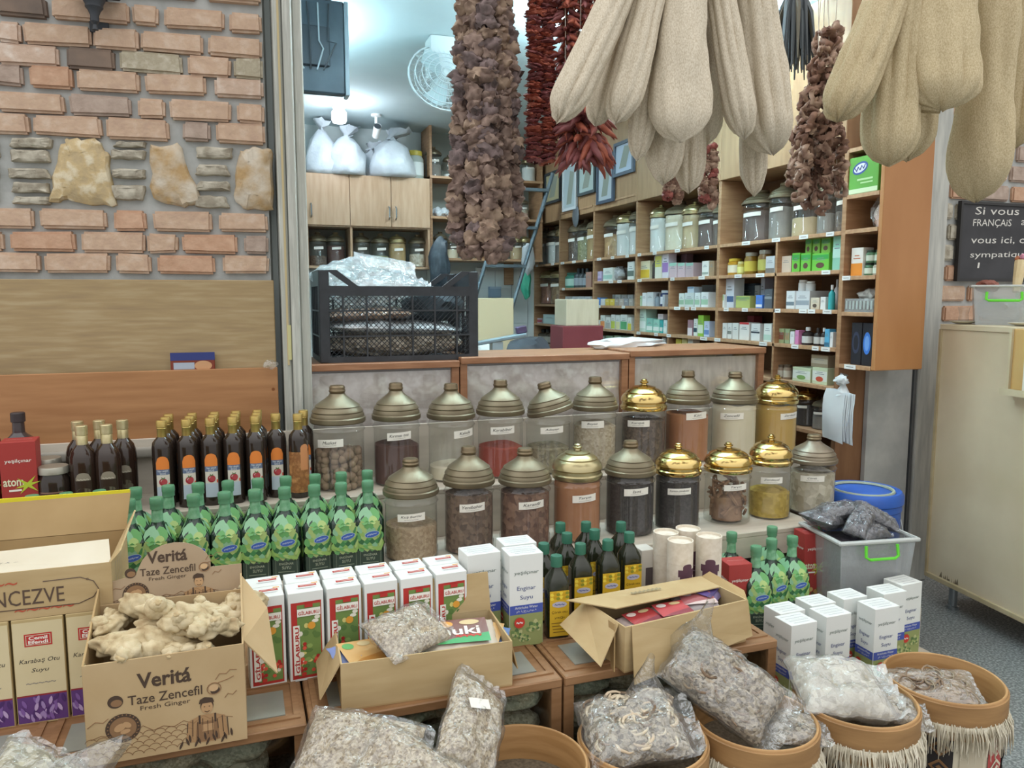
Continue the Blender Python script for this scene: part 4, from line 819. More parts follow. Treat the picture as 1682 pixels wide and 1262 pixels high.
# black bag and green bag hanging by the shelf
b = MB(); b.blob((0, 0, -.2), .2, mat('dark_grey_bag', '#39424a', '#4a545c', 12, rough=.45, bump=.7), 3, .3, 2, 2, (.45, .3, 1.15)); b.tube([(0, 0, .02), (0, .12, .05)], .006, STEEL)
p = back(720, 400, 6.35); tag(b.build('dark_bag', loc=(p.x + .0, 6.33, p.z + .02)), 'dark grey bag hanging below the end of the wall cabinet', 'bag')
b = MB(); b.blob((0, 0, -.13), .13, mat('green_bag', '#3fa98a', '#57b898', 12, rough=.5, bump=.6), 3, .25, 2, 6, (.35, .3, 1.1)); b.tube([(0, 0, .0), (.0, .0, .1), (.05, .05, .14)], .004, STEEL)
p = back(864, 445, 6.37); b.bar((0, 0, -.02), (0, .03, ZB3[2] - p.z - .03), .003, STEEL); tag(b.build('green_bag', loc=(p.x, 6.37, p.z + .02)), 'small green bag hanging beside the foot of the ladder', 'bag')
b = MB(); b.blob((0, 0, -.1), .12, SACK, 3, .3, 2, 12, (.5, .35, 1.1)); p = back(862, 405, 6.1); tag(b.build('white_bag', loc=(p.x + .03, 6.1, p.z)), 'white bag hung on the ladder side', 'bag')
# ladder leaning against the shelf end
p0, p1 = at(908, 285, Y=6.05), at(858, 470, Y=5.95); t = empty('step_ladder', (p1.x, 6.0, p1.z), 'grey metal ladder leaning at the far end of the wall shelf', 'ladder')
LAD_M = mat('grey_ladder_metal', '#5d6a72', '#76838a', 8, rough=.45, metal=.4)
foot = p1 + (p1 - p0) * 1.9; foot.z = 0.02
for dx in (0, -.34):
    b = MB(); b.bar(p0 + Vector((dx, 0, 0)), foot + Vector((dx, 0, 0)), .017, LAD_M); tp(b, 'rail', t)
for k in range(7):
    q = p0.lerp(foot, .06 + k * .13); b = MB(); b.box(q.x - .34, q.x, q.y - .03, q.y + .03, q.z - .012, q.z + .012, LAD_M); tp(b, 'rung', t)
# picture frames along the shelf top
for i, (xa, xb, ya, yb, fc, pc, lab) in enumerate(((894, 919, 282, 334, '#3d4347', '#b0a884', 'dark framed beige picture nearest the ladder'), (923, 945, 270, 346, '#c9cfd2', '#a9b6b9', 'tall white framed picture'), (947, 975, 262, 320, '#4c5658', '#aab9b5', 'grey-green picture between the white and the blue-grey frames'), (978, 1005, 255, 334, '#4b5666', '#b7c0c6', 'picture in a thick blue-grey frame'), (1005, 1037, 232, 288, '#5a6470', '#b9c6d6', 'highest picture, pale blue in a dark frame'))):
    y, wd = span(xa, xb, 2.2, -.02); z0, z1 = top_z((xa + xb) / 2, yb, SX - .02), top_z((xa + xb) / 2, ya, SX - .02); z1 = max(z1, z0 + .2); z0 = max(z0, 2.0)
    t = empty('picture_frame', (SX - .012, y, z0), lab, 'picture', 'framed pictures along the shelf')
    fw = .022; b = MB(); M = flat(fc)
    for (a, c_, d, e) in ((-wd / 2, wd / 2, 0, fw), (-wd / 2, wd / 2, z1 - z0 - fw, z1 - z0), (-wd / 2, -wd / 2 + fw, 0, z1 - z0), (wd / 2 - fw, wd / 2, 0, z1 - z0)): b.box(-.012, .006, a, c_, d, e, M)
    b.build('frame', t)
    q = MB(); q.box(-.002, .004, -wd / 2 + fw, wd / 2 - fw, fw, z1 - z0 - fw, flat(pc, .3)); q.poly([(-wd * .25, fw + .03), (wd * .1, fw + .03), (wd * .3, (z1 - z0) * .8), (0, (z1 - z0) * .85)], flat('#8e9488', .4), T((-.0025, 0, 0)) @ SIDE); q.build('picture', t)
b = MB(); b.lathe([(0, -.008), (.05, -.008), (.06, 0), (.05, .008), (0, .008)], mat('dark_oval_plaque', '#5c6064', rough=.4), 20, M=Ry(R(90)) @ S(1.5, 1, 1))
y, _ = span(940, 950, 2, -.01); tag(b.build('oval_plaque', loc=(SX - .012, y, 2.06)), 'small dark oval plaque under the white frame', 'plaque')
# ---------------------------------------------------------------- ceiling things
def tube_fixture(x, y):
    if y > 4:
        t = empty('ceiling_light', (x, y, 2.83), 'added round white ceiling light hidden behind the dried eggplants', 'light', 'added round ceiling lights'); b = MB(); b.lathe([(.15, 0), (.15, -.05), (.13, -.06)], WHITE, 24); b.build('housing', t); q = MB(); q.lathe([(.13, -.058), (.0, -.062)], mat('lit_tube', (.85, .97, 1.0), emit=4), 24); q.build('diffuser', t); return t
    
    t = empty('ceiling_light', (x, y, 2.83), 'white fluorescent ceiling light above the shop', 'light', 'fluorescent ceiling lights')
    b = MB(); b.box(-.62, .62, -.05, .05, -.14, -.11, WHITE, .004); b.build('housing', t)
    for x_ in (-.4, .4): q = MB(); q.bar((x_, 0, -.11), (x_, 0, 0), .006, STEEL); q.build('hanger', t)
    for z_ in (-.155, -.097): q = MB(); q.bar((-.58, 0, z_), (.58, 0, z_), .012, mat('lit_tube', (.85, .97, 1.0), emit=4)); q.build('tube', t)
    return t
for x, y in ((.95, 3.16), (2.15, 3.16), (1.72, 5.75)): tube_fixture(x, y)
t = empty('ceiling_light', (1.85, 3.6, 2.83), 'added unseen short uplight hung from the ceiling behind the loofahs', 'light', 'added uplights')
b = MB(); b.box(-.27, .27, -.04, .04, -.37, -.345, WHITE, .004); b.build('housing', t); b = MB(); b.bar((-.24, 0, -.338), (.24, 0, -.338), .007, mat('lit_tube', '')); b.build('tube', t)
for x_ in (-.2, .2): b = MB(); b.bar((x_, 0, -.345), (x_, 0, 0), .005, STEEL); b.build('hanger', t)
t = empty('added_wall_lamp', (.16, 4.3, 2.36), 'added small white wall uplight hidden behind the door post', 'lamp'); b = MB(); b.box(0, .15, -.06, .06, -.02, .03, WHITE, .006); b.build('housing', t); b = MB(); b.box(.06, .14, -.05, .05, .0302, .034, mat('lit_tube', '')); b.build('diffuser', t)
p = at(557, 190, Y=6.0); t = empty('bulb_lamp', (p.x, 6.0, 2.83), 'bright white bulb hanging from the ceiling above the white sacks', 'lamp')
b = MB(); b.lathe([(.05, 0), (.05, -.02), (.03, -.03), (.03, -.05), (0, -.05)], WHITE, 16); b.build('socket', t)
zz = at(557, 178, Y=6).z - 2.83
b = MB(); b.lathe([(.028, -.05), (.03, zz - .0), (.055, zz - .03), (.056, zz - .085), (.045, zz - .105), (0, zz - .11)], mat('lit_bulb', (.82, .88, 1.0), emit=9), 18); b.build('bulb', t)
l = bpy.data.lights.new('bulb_light', 'POINT'); l.energy = 9; l.color = (.82, .9, 1); l.shadow_soft_size = .07; o = bpy.data.objects.new('bulb_light', l); COL.objects.link(o); o.location = (p.x, 5.85, 2.83 + zz - .2)
p = at(618, 200, Y=6.2); t = empty('security_camera', (p.x, 6.2, 2.83), 'small white security camera under the ceiling', 'security camera')
b = MB(); b.lathe([(.04, 0), (.04, -.015), (.012, -.02), (.012, -.1), (0, -.1)], WHITE, 14); b.build('mount', t)
b = MB(); b.lathe([(0, -.06), (.028, -.055), (.03, .04), (.03, .06)], WHITE, 14, M=T((0, -.01, -.13)) @ Rx(R(60))); b.lathe([(0, .058), (.026, .058)], BLACKP, 14, M=T((0, -.01, -.13)) @ Rx(R(60))); b.build('body', t)
# wall fan
pf = at(716, 134, Y=4.3); t = empty('ceiling_fan', (pf.x + .03, 4.3, 2.83), 'white caged fan fixed under the ceiling beside the dried eggplants', 'fan')
b = MB(); b.box(-.07, .07, -.05, .09, -.22, 0, flat('#dfe5e4'), .012, seg=2); b.build('mount', t)
b = MB(); cz = pf.z - 2.83; Mx = T((0, -.08, cz)) @ Rx(R(70))
for k in range(1, 7): 
    r_ = .2 * k / 6; b.tube([(r_ * math.cos(a), r_ * math.sin(a), .06 * (1 - (k / 6) ** 2)) for a in [6.2832 * i / 28 for i in range(29)]], .0028 if k < 6 else .006, flat('#cfd6d8'), 4, M=Mx)
    b.tube([(r_ * math.cos(a), r_ * math.sin(a), -.05 * (1 - (k / 6) ** 2)) for a in [6.2832 * i / 28 for i in range(29)]], .0028, flat('#cfd6d8'), 4, M=Mx)
for i in range(36):
    a = 6.2832 * i / 36; b.tube([(.2 * q * math.cos(a + .2 * q), .2 * q * math.sin(a + .2 * q), .06 * (1 - q * q)) for q in (.1, .4, .7, .9, 1)], .0016, flat('#cfd6d8'), 3, M=Mx); b.tube([(.2 * q * math.cos(a), .2 * q * math.sin(a), -.05 * (1 - q * q)) for q in (.1, .5, 1)], .0016, flat('#cfd6d8'), 3, M=Mx)
b.build('cage', t)
for k in range(3):
    b = MB(); a0 = k * 2.094; b.poly([(.03 * math.cos(a0), .03 * math.sin(a0)), (.17 * math.cos(a0 - .35), .17 * math.sin(a0 - .35)), (.18 * math.cos(a0 + .1), .18 * math.sin(a0 + .1)), (.15 * math.cos(a0 + .5), .15 * math.sin(a0 + .5)), (.03 * math.cos(a0 + 1), .03 * math.sin(a0 + 1))], flat('#c4d2d4', .25), Mx @ Rx(R(8)), 0, .002); b.build('blade', t)
b = MB(); b.lathe([(0, .05), (.035, .045), (.04, -.06), (.06, -.08), (.05, -.15), (0, -.16)], flat('#dfe5e4'), 18, M=Mx); b.build('motor', t)
b = MB(); b.bar((0, .02, -.2), (0, -.02, cz + .02), .02, flat('#dfe5e4')); b.build('neck', t)
# television seen from behind, hung from the ceiling
t = empty('television', (.44, 3.9, 2.83), 'dark television with cables behind it, hung high by the door post', 'television')
z0 = at(530, 155, Y=3.9).z - 2.83; xa, xb = .27 - .44, at(572, 100, Y=3.9).x - .44
b = MB(); b.box(xa, xb - .02, -.03, .03, z0, -.03, mat('tv_back', '#3a4650', '#46525c', 9, rough=.45), .006); b.build('back_cover', t)
b = MB(); b.box(xb - .02, xb, -.035, .05, z0 - .005, -.03, flat('#8f9da6', .3), .003); b.box(xb - .004, xb + .002, -.02, .0, z0 + .1, z0 + .3, BLACKP); b.build('bezel', t)
b = MB(); b.box(xa + .05, xb - .09, -.045, -.03, z0 + .12, z0 + .3, mat('tv_back_box', '#343b43', rough=.5), .004); b.build('socket_panel', t)
b = MB()
for k in range(4): b.tube([(xa + .03 + .05 * k, -.035, -.05), (xa + .05 + .04 * k, -.06, z0 * .5), (xa + .03 + .06 * k, -.05, z0 * .7 + .03 * k), (xa + .06 + .03 * k, -.045, z0 + .1)], .004, BLACKP if k % 2 else flat('#a9b4ba'), 5)
b.build('cables', t)
b = MB(); b.bar((0, 0, 0), (0, 0, -.05), .03, BLACKP); b.build('mount', t)
# ---------------------------------------------------------------- inner worktop and what lies on it
t = empty('worktop', (1.5, 4.3, 0), 'pale worktop inside the shop behind the counters', 'table')
b = MB(); b.box(.9, 2.35, 3.95, 4.6, .975, 1.0, PALEW, .003); b.build('top', t).location = -t.location
for x, y in ((.95, 4.0), (2.28, 4.0), (.95, 4.53), (2.28, 4.53)): b = MB(); b.box(x, x + .04, y, y + .04, 0, .975, PALEW); tp(b, 'leg', t)
def wt(px, py, Y=4.2): p = at(px, py, Y=Y); return p
p = wt(815, 560, 4.35); h = wt(815, 490, 4.35).z - 1.0
b = MB(); b.box(-.12, .10, -.03, .03, 0, h, mat('cream_card', '#cfc09c', rough=.8), .003); tag(b.build('cream_carton', loc=(p.x, 4.35, 1.0005)), 'flat cream carton standing behind the black crate', 'box')
b = MB(); b.box(-.19, .17, -.035, .035, .0, .02, mat('blue_grey_metal', '#8fa0a8', rough=.35, metal=.3), .004, M=Ry(R(-10)) @ Rz(R(-8))); b.box(.12, .18, -.02, .02, .02, .06, flat('#584a66'), .005, M=Ry(R(-10)) @ Rz(R(-8))); b.box(-.03, .03, -.03, .03, -.13, 0, flat('#9aa5aa')); b.box(-.08, .08, -.06, .06, -.16, -.12, flat('#9aa5aa'), .01)
q = wt(815, 552, 4.05); tag(b.build('counter_scale', loc=(q.x, 4.05, 1.16)), 'blue-grey metal arm of a shop scale behind the black crate', 'scale')
b = MB(); b.blob((0, 0, .07), .1, WHITE, 3, .2, 2, 3, (1, .6, .7)); q = wt(797, 560, 4.2); tag(b.build('paper_bundle', loc=(q.x, 4.22, 1.0)), 'white paper bundle beside the scale arm', 'bundle')
b = MB(); b.blob((0, 0, .08), .13, mat('black_handbag', '#3a3c42', '#4a4d54', 9, rough=.5, bump=.4), 3, .25, 2, 5, (1.1, .6, .75)); b.tube([(.06, -.09, .02), (.1, -.1, .11), (.15, -.08, .09), (.17, -.06, .02)], .007, flat('#8a6a52')); q = wt(868, 568, 4.2); tag(b.build('dark_handbag', loc=(q.x, 4.2, 1.0)), 'dark cloth bag with brown strap on the worktop', 'bag')
q = wt(950, 560, 4.3); z1 = wt(950, 535, 4.3).z; z2 = wt(950, 492, 4.3).z; wd = 58 * depth(q) / FPX
b = MB(); b.box(-wd * .62, wd * .62, -.1, .1, 0, z1 - 1.0, flat('#7c3b40'), .004); tag(b.build('maroon_box', loc=(q.x, 4.33, 1.0005)), 'maroon box on the worktop under the cream box', 'box')
b = MB(); b.box(-wd * .5, wd * .5, -.09, .09, 0, z2 - z1, mat('cream_wood_box', '#c9bda2', '#d3c8af', 6, (7, 1, 1), rough=.7), .003); tag(b.build('cream_box', loc=(q.x, 4.33, z1 + .001)), 'cream box standing on the maroon box', 'box')
b = MB(); b.blob((0, 0, .03), .19, flat('#d3d7d9', .4), 3, .3, 3, 8, (1, .4, .16)); q = wt(985, 566, 3.6); tag(b.build('white_packet', loc=(q.x, 3.3, 1.152)), 'crumpled white packet lying on the middle counter', 'packet')

p = at(812, 480, Y=6.71); b = MB(); b.box(-.055, .055, -.05, .0, -.05, .05, flat('#8fa3b8'), .004); b.box(-.055, .055, -.055, -.05, .03, .05, flat('#a9bac9')); tag(b.build('wall_box', loc=(p.x, 6.727, p.z)), 'small grey-blue box fixed to the white tiled back wall', 'box')
p = at(836, 450, Y=6.71); b = MB(); b.box(-.045, .045, -.02, .0, -.10, .10, WOOD, .003); tag(b.build('wooden_plaque', loc=(p.x, 6.727, p.z)), 'narrow brown board on the white tiled back wall', 'board')
p = at(790, 446, Y=6.71); b = MB(); b.box(-.05, .05, -.03, .0, -.035, .035, WHITE, .006); b.disc(0, 0, .012, .012, GREYINK, T((0, -.0305, 0)) @ FRONT); tag(b.build('wall_switch', loc=(p.x, 6.727, p.z)), 'white switch box on the tiled back wall', 'switch')
# ---------------------------------------------------------------- bottles
def loft(b, secs, m, n=28, smooth=True):
    """secs: (z, half size, squareness 0..1)"""
    vs = []; fs = []
    for z, hs, q in secs:
        for i in range(n):
            a = 2 * math.pi * (i + .5) / n; c, s_ = math.cos(a), math.sin(a)
            k = 1 / max(abs(c), abs(s_)); k = 1 + (min(k, 1.30) - 1) * q
            vs.append((hs * c * k, hs * s_ * k, z))
    for j in range(len(secs) - 1):
        for i in range(n): fs.append((j * n + i, j * n + (i + 1) % n, (j + 1) * n + (i + 1) % n, (j + 1) * n + i))
    fs.append(tuple(reversed(range(n)))); fs.append(tuple(range((len(secs) - 1) * n, len(secs) * n)))
    b.add(vs, fs, m, smooth)
LEAF = [flat('#6aa866', .35), flat('#4a8a55', .35), flat('#93b866', .35), flat('#a9c27a', .35), flat('#3f7049', .35), flat('#8dbd97', .35)]
DKG = mat('dark_green_bottle_glass', '#263b30', rough=.12, spec=.6); DKGT = mat('clear_green_neck', '#5f8f72', rough=.12, spec=.6)
def leaf(b, x, y, w_, h, m, M, z, a=0):
    pts = [(0, 0), (.42, .25), (.5, .55), (.3, .85), (0, 1.0), (-.3, .85), (-.5, .55), (-.42, .25)]; ca, sa = math.cos(a), math.sin(a)
    b.poly([(x + (p[0] * w_) * ca - (p[1] - .5) * h * sa, y + (p[0] * w_) * sa + (p[1] - .5) * h * ca) for p in pts], m, M, z)
def artichoke_bottle():
    t = empty('artichoke_bottle', (0, 0, 0)); b = MB(); hs = .0445
    loft(b, [(0, hs * .93, 1), (.004, hs, 1), (.162, hs, 1), (.170, hs * .96, .95), (.190, hs * .70, .8), (.207, hs * .43, .4), (.216, .0165, 0), (.252, .0145, 0), (.262, .0145, 0)], DKG)
    b.build('glass_body', t, angle=50)
    b = MB(); rr = random.Random(11)
    for f in range(4):
        M0 = Rz(R(90 * f)) @ T((0, -hs - .0005, 0)) @ FRONT
        b.rect(0, .037, .080, .066, mat('dark_sleeve_band', '#39483f', rough=.3), M0)
        z = .0002
        for row in range(7):                                   # overlapping artichoke scales
            cnt = 5 if row % 2 else 4; yy = .078 + row * .0125
            for i in range(cnt):
                x = (i - (cnt - 1) / 2) * .0175
                leaf(b, x * (1 if row < 4 else .85), yy, .021, .030, LEAF[(row * 2 + i * 3 + f) % 6 if row < 5 else rr.choice((0, 5, 3))], M0, z, -x * 7); z += .00010
        for i in range(6): leaf(b, .037 - .002 * i, .08 + i * .014, .008, .034, LEAF[(2, 3, 4, 2, 1, 3)[i]], M0, z, -.35); z += .0001
        for i in range(4): leaf(b, -.020 + .014 * i, .083 - .003 * i, .012, .034, LEAF[(2, 0, 3, 2)[i]], M0, z, 1.25); z += .0001
        b.disc(.008, .122, .0235, .0105, flat('#dfe6ee'), M0, z, 20, .18); b.disc(.008, .122, .0226, .0097, flat('#4466b4', .3), M0, z + .0002, 20, .18)
        b.text('yeşilçınar', .0065, flat('#e8ecf2'), M0, .008, .122, z + .0005, .033, rot=.18, shear=.2)
        b.text('ENGİNAR', .0095, flat('#b5bda6'), M0, .002, .055, .0006, .043); b.text('SUYU', .0095, flat('#b5bda6'), M0, .002, .041, .0006, .027)
        b.rect(.002, .028, .05, .0018, flat('#98a38f'), M0, .0006)
        for (x, y, w2, h2) in ((.002, .066, .064, .0007), (.002, .016, .064, .0007), (-.030, .041, .0007, .05), (.034, .041, .0007, .05)): b.rect(x, y, w2, h2, flat('#98a38f'), M0, .0006)
    b.build('printed_sleeve', t)
    b = MB()                                                   # leaves printed over the shoulders and neck
    for f in range(4):
        M1 = Rz(R(90 * f)) @ T((0, -hs * .985, .163)) @ Rx(R(62))
        leaf(b, -.016, .024, .032, .055, LEAF[5], M1, .0015, -.4); leaf(b, .018, .022, .032, .052, LEAF[(0, 5)[f % 2]], M1, .0019, .35); leaf(b, -.002, .016, .028, .048, LEAF[(5, 2, 0, 5)[f]], M1, .0024, .05); leaf(b, .012, .004, .028, .03, LEAF[3], M1, .0028, .2); leaf(b, -.014, .002, .024, .03, LEAF[0], M1, .0030, -.3)
    b.build('shoulder_leaves', t)
    b = MB(); b.lathe([(.0172, .212), (.0152, .252)], mat('pale_green_neck_wrap', '#86b592', '#5f9a70', 60, rough=.3), 18); b.build('neck_wrap', t)
    b = MB(); b.lathe([(.0158, .252), (.0185, .253), (.0185, .266), (.0195, .268), (.0195, .284), (.018, .287), (0, .287)], mat('green_cap', '#5b8f6c', rough=.35), 18); b.build('cap', t)
    return t
ART = Proto(artichoke_bottle)
for i, px in enumerate((210, 256, 317, 368, 418, 467, 516, 560, 604)):
    p = at(px, 805, Y=2.47)
    ART.put((p.x, 2.47, .5205), R(rnd.uniform(-7, 7)), 'green artichoke-leaf bottle, %s in the front row from the open carton' % ('first', 'second', 'third', 'fourth', 'fifth', 'sixth', 'seventh', 'eighth', 'last')[i], 'bottle', 'green artichoke bottles, front row')
for i, px in enumerate((52, 108, 163, 222, 276, 325, 374, 423, 469, 517, 560, 603)):
    p = at(px, 790, Y=2.63)
    ART.put((p.x, 2.622, .5205), R(rnd.uniform(-7, 7)), 'green artichoke-leaf bottle, %s in the back row' % ('first, only its cap above the carton', 'second, only its cap above the carton', 'third, cap above the carton edge', 'fourth, beside the carton corner', 'fifth', 'sixth', 'seventh', 'eighth', 'ninth', 'tenth', 'eleventh', 'last, next to the cracked wheat jar')[i], 'bottle', 'green artichoke bottles, back row')
for i, (px, y, lab) in enumerate(((1202, 2.28, 'furthest back at the cinnamon jar'), (1243, 2.12, 'in front beside the red box'), (1268, 2.29, 'tallest at the back middle'), (1302, 2.17, 'next to the plastic bin'), (1268, 2.17, 'half hidden in the middle'))):
    p = at(px, 880, Y=y); ART.put((p.x, y, .2705), R(-22 + 6 * i), 'green artichoke bottle of the small group by the bin, ' + lab, 'bottle', 'green artichoke bottles by the bin')
def patch(b, r, a0, a1, z0, z1, m, arch=0, n=9, dz=0):
    vs = []; fs = []
    for i in range(n):
        q = i / (n - 1); a = -math.pi / 2 + a0 + (a1 - a0) * q; k = (2 * q - 1); zz = z1 + arch * math.sqrt(max(0, 1 - k * k))
        vs += [((r + dz) * math.cos(a), (r + dz) * math.sin(a), z0), ((r + dz) * math.cos(a), (r + dz) * math.sin(a), zz)]
        if i: fs.append((2 * i - 2, 2 * i, 2 * i + 1, 2 * i - 1))
    b.add(vs, fs, m, True)
def wrapf(r): return lambda x, y, z: ((r + z) * math.cos(-math.pi / 2 + x / r), (r + z) * math.sin(-math.pi / 2 + x / r), y)
SYR = mat('dark_syrup_bottle', '#2f2621', rough=.08, spec=.6)
def pom_bottle(apricot=False):
    t = empty('syrup_bottle', (0, 0, 0)); b = MB(); r = .0335; h = .295
    b.lathe([(0, 0), (r * .94, 0), (r, .006), (r, .205), (r * .93, .222), (r * .6, .236), (.0135, .243), (.0130, .275), (0, .275)], SYR, 24); b.build('glass_body', t)
    b = MB(); b.lathe([(.0152, .236), (.0152, .268), (.0162, .270), (.0150, .272), (.0165, .274), (.0165, .293), (.015, .296), (0, .296)], GOLDC, 20); b.build('gold_cap', t)
    b = MB(); w_ = .62
    if not apricot:
        patch(b, r, -w_, w_, .03, .148, flat('#d9d2c6'), 0, 9, .0005); patch(b, r, -w_, w_, .135, .158, flat('#e0823a'), .022, 9, .0008); patch(b, r, -w_, w_, .118, .136, flat('#66738f'), 0, 9, .0009); patch(b, r, -w_, w_, .03, .078, flat('#b7c2cf'), 0, 9, .0009)
        wf = wrapf(r)
        b.text('Nar ekşili', .008, flat('#eceff2'), None, 0, .130, .0014, .030, warp=wf); b.text('SOS', .006, flat('#eceff2'), None, 0, .122, .0014, .018, warp=wf)
        for dx, rad, z in ((0, .0125, .0015), (.003, .009, .0018)):
            pts = [wf(dx + rad * math.cos(a), .094 + rad * math.sin(a), z) for a in [6.28 * i / 16 for i in range(16)]]; b.add(pts, [tuple(range(16))], flat(('#a3323c', '#b5454c')[rad < .01]))
        b.add([wf(-.004, .104, .002), wf(.004, .104, .002), wf(.006, .111, .002), wf(0, .107, .002), wf(-.005, .112, .002)], [(0, 1, 2, 3, 4)], flat('#5d7a4a')); b.add([wf(.004, .085, .0012), wf(.020, .078, .0012), wf(.020, .090, .0012)], [(0, 1, 2)], flat('#d0533a'))
    else:
        patch(b, r, -1.5, 1.5, .02, .165, mat('apricot_label', '#b07a4a', '#c9925c', 30, rough=.5, c3='#8a5a34'), .0, 15, .0005); patch(b, r, .1, 1.0, .1, .18, flat('#c98a5c'), .012, 9, .0008)
    b.build('label', t); return t
POM = Proto(pom_bottle); APR = Proto(lambda: pom_bottle(True))
PF = [(265, 2.765), (306, 2.765), (345, 2.765), (382, 2.765), (419, 2.765), (453, 2.80)]
for i, (px, y) in enumerate(PF):
    p = at(px, 700, Y=y); POM.put((p.x, y, .7005), R(rnd.uniform(-8, 8) + 4), 'dark sauce bottle with orange pomegranate label, %s of the front row' % ('first', 'second', 'third', 'fourth', 'fifth', 'last')[i], 'bottle', 'pomegranate bottles, front row')
for j, y in ((0, 2.84), (1, 2.912)):
    for i, (px, _) in enumerate(PF[:5]):
        p = at(px + 3, 690, Y=2.765); POM.put((p.x + .004 * j, y, .7005), R(rnd.uniform(-8, 8)), 'dark sauce bottle directly behind the %s front-row pomegranate bottle, %s row' % (('first', 'second', 'third', 'fourth', 'fifth')[i], ('middle', 'rearmost')[j]), 'bottle', 'pomegranate bottles, rows behind')
p = at(489, 690, Y=2.765); APR.put((p.x, 2.765, .7005), 0, 'bottle with a warm orange apricot-coloured label beside the nutmeg jar', 'bottle'); 
p = at(500, 690, Y=2.86); POM.put((p.x - .004, 2.85, .7005), 0, 'gold-capped bottle behind the apricot-coloured one', 'bottle')
def molasses_bottle():
    t = empty('molasses_bottle', (0, 0, 0)); b = MB(); r = .040
    b.lathe([(0, 0), (r * .94, 0), (r, .006), (r, .165), (r * .95, .190), (r * .8, .210), (r * .5, .226), (.0145, .236), (.0145, .268), (0, .268)], mat('brown_molasses_bottle', '#33251e', rough=.1, spec=.6), 24); b.build('glass_body', t)
    b = MB(); b.lathe([(.0175, .228), (.0175, .258), (.0165, .260), (.0185, .262), (.0190, .290), (.017, .292), (0, .292)], mat('pale_gold_cap', '#c6b98c', '#d6cba4', 40, rough=.35, metal=.7), 20); b.build('gold_cap', t)
    b = MB(); wf = wrapf(r); m = flat('#8d8474'); patch(b, r, -.60, .60, .058, .130, flat('#3a2c24', .3), 0, 9, .0003); patch(b, r, -.55, .55, .118, .126, m, .018, 9, .0006); b.text('~~~~', .006, flat('#c2b9a8'), None, 0, .122, .0012, .034, warp=wf)
    for k, (x, y, rx, ry) in enumerate(((0, .085, .02, .009), (-.012, .072, .014, .010), (.012, .072, .014, .010))): b.add([wf(x + rx * math.cos(a), y + ry * math.sin(a), .0008 + k * .0002) for a in [6.28 * i / 14 for i in range(14)]], [tuple(range(14))], flat('#5f5848'))
    b.build('label', t); return t
MOL = Proto(molasses_bottle)
for i, (px, y, lab) in enumerate(((133, 2.765, 'front pair, the one beside the dark jars'), (174, 2.765, 'front pair, the one nearer the pomegranate bottles'), (127, 2.87, 'back row, behind the dark jars'), (163, 2.87, 'back row, middle'), (201, 2.85, 'back row, standing alone at the end'))):
    p = at(px, 700, Y=y); MOL.put((p.x, y, .7005), R(5), 'dark brown bottle with pale gold cap, ' + lab, 'bottle', 'molasses bottles')
def dark_jar():
    t = empty('dark_jar', (0, 0, 0)); b = MB(); r = .047; b.lathe([(0, 0), (r * .95, 0), (r, .006), (r, .12), (r * .86, .138), (r * .84, .15), (0, .15)], SYR, 24); b.build('glass_body', t)
    b = MB(); b.lathe([(r * .9, .142), (r * .95, .144), (r * .95, .162), (r * .9, .166), (0, .166)], mat('grey_tin_lid', '#a9a699', rough=.35, metal=.5), 24); b.build('lid', t)
    b = MB(); patch(b, r, -.9, .9, .04, .09, flat('#4a2f2c'), 0, 11, .0006); patch(b, r, -.7, .7, .086, .09, flat('#8a6a5a'), 0, 9, .0009); b.build('label', t); return t
DJ = Proto(dark_jar)
p = at(89, 790, Y=2.765); DJ.put((p.x, 2.765, .7005), 0, 'dark jar with grey tin lid in front, beside the red box', 'jar', 'dark jars'); p = at(84, 770, Y=2.87); DJ.put((p.x - .012, 2.87, .7005), 0, 'second dark jar, behind the front grey-lidded one', 'jar', 'dark jars', (1, 1, 1.05))
p = at(31, 720, Y=2.88); t = empty('square_bottle', (p.x, 2.885, .7005), 'tall black-capped square bottle standing behind the red box', 'bottle'); b = MB()
loft(b, [(0, .045, 1), (.22, .045, 1), (.235, .042, .9), (.255, .024, .4), (.262, .0185, 0), (.30, .0175, 0)], mat('dark_square_bottle', '#40383a', rough=.15, spec=.6)); b.build('glass_body', t); b = MB(); b.lathe([(.019, .296), (.0215, .298), (.0215, .325), (.019, .328), (0, .328)], flat('#3a3335', .4), 18); b.build('cap', t)
def red_box():
    b = MB(); w_, d, h = .098, .09, .255; b.box(-w_ / 2, w_ / 2, -d / 2, d / 2, 0, h, flat('#a33a36'), .0015)
    for M in (T((0, -d / 2 - .0006, 0)) @ FRONT, T((-w_ / 2 - .0006, 0, 0)) @ SIDE):
        b.text('yeşilçınar', .014, PAPER, M, 0, h * .76, .0003, .072, weight=.01); b.text('atom', .024, flat('#dfe0c0'), M, -.016, h * .50, .0003, .055, weight=.02); b.rect(-.012, h * .40, .034, .006, PAPER, M, .0003)
        for a in (.9, -.7, .25): b.poly([(.022 + .006 * math.cos(a + 1.57), h * .46 + .006 * math.sin(a + 1.57)), (.022 - .036 * math.cos(a), h * .46 - .036 * math.sin(a)), (.022 - .006 * math.cos(a + 1.57), h * .46 - .006 * math.sin(a + 1.57)), (.022 + .036 * math.cos(a), h * .46 + .036 * math.sin(a))], flat('#b5c53c'), M, .0006 + a * .0001)
        for i in range(7): b.disc(-.04 + i * .013, .016 + .009 * (i % 3), .012, .009, flat(('#a98a4e', '#7a6238', '#c2a866', '#5f4a30')[i % 4]), M, .0004 + i * .0001, 12)
    b.text('~~~~~', .004, flat('#d8b5b0'), T((0, 0, h + .0006)), width=.07); return b.build('red_carton')
RB = Proto(red_box)
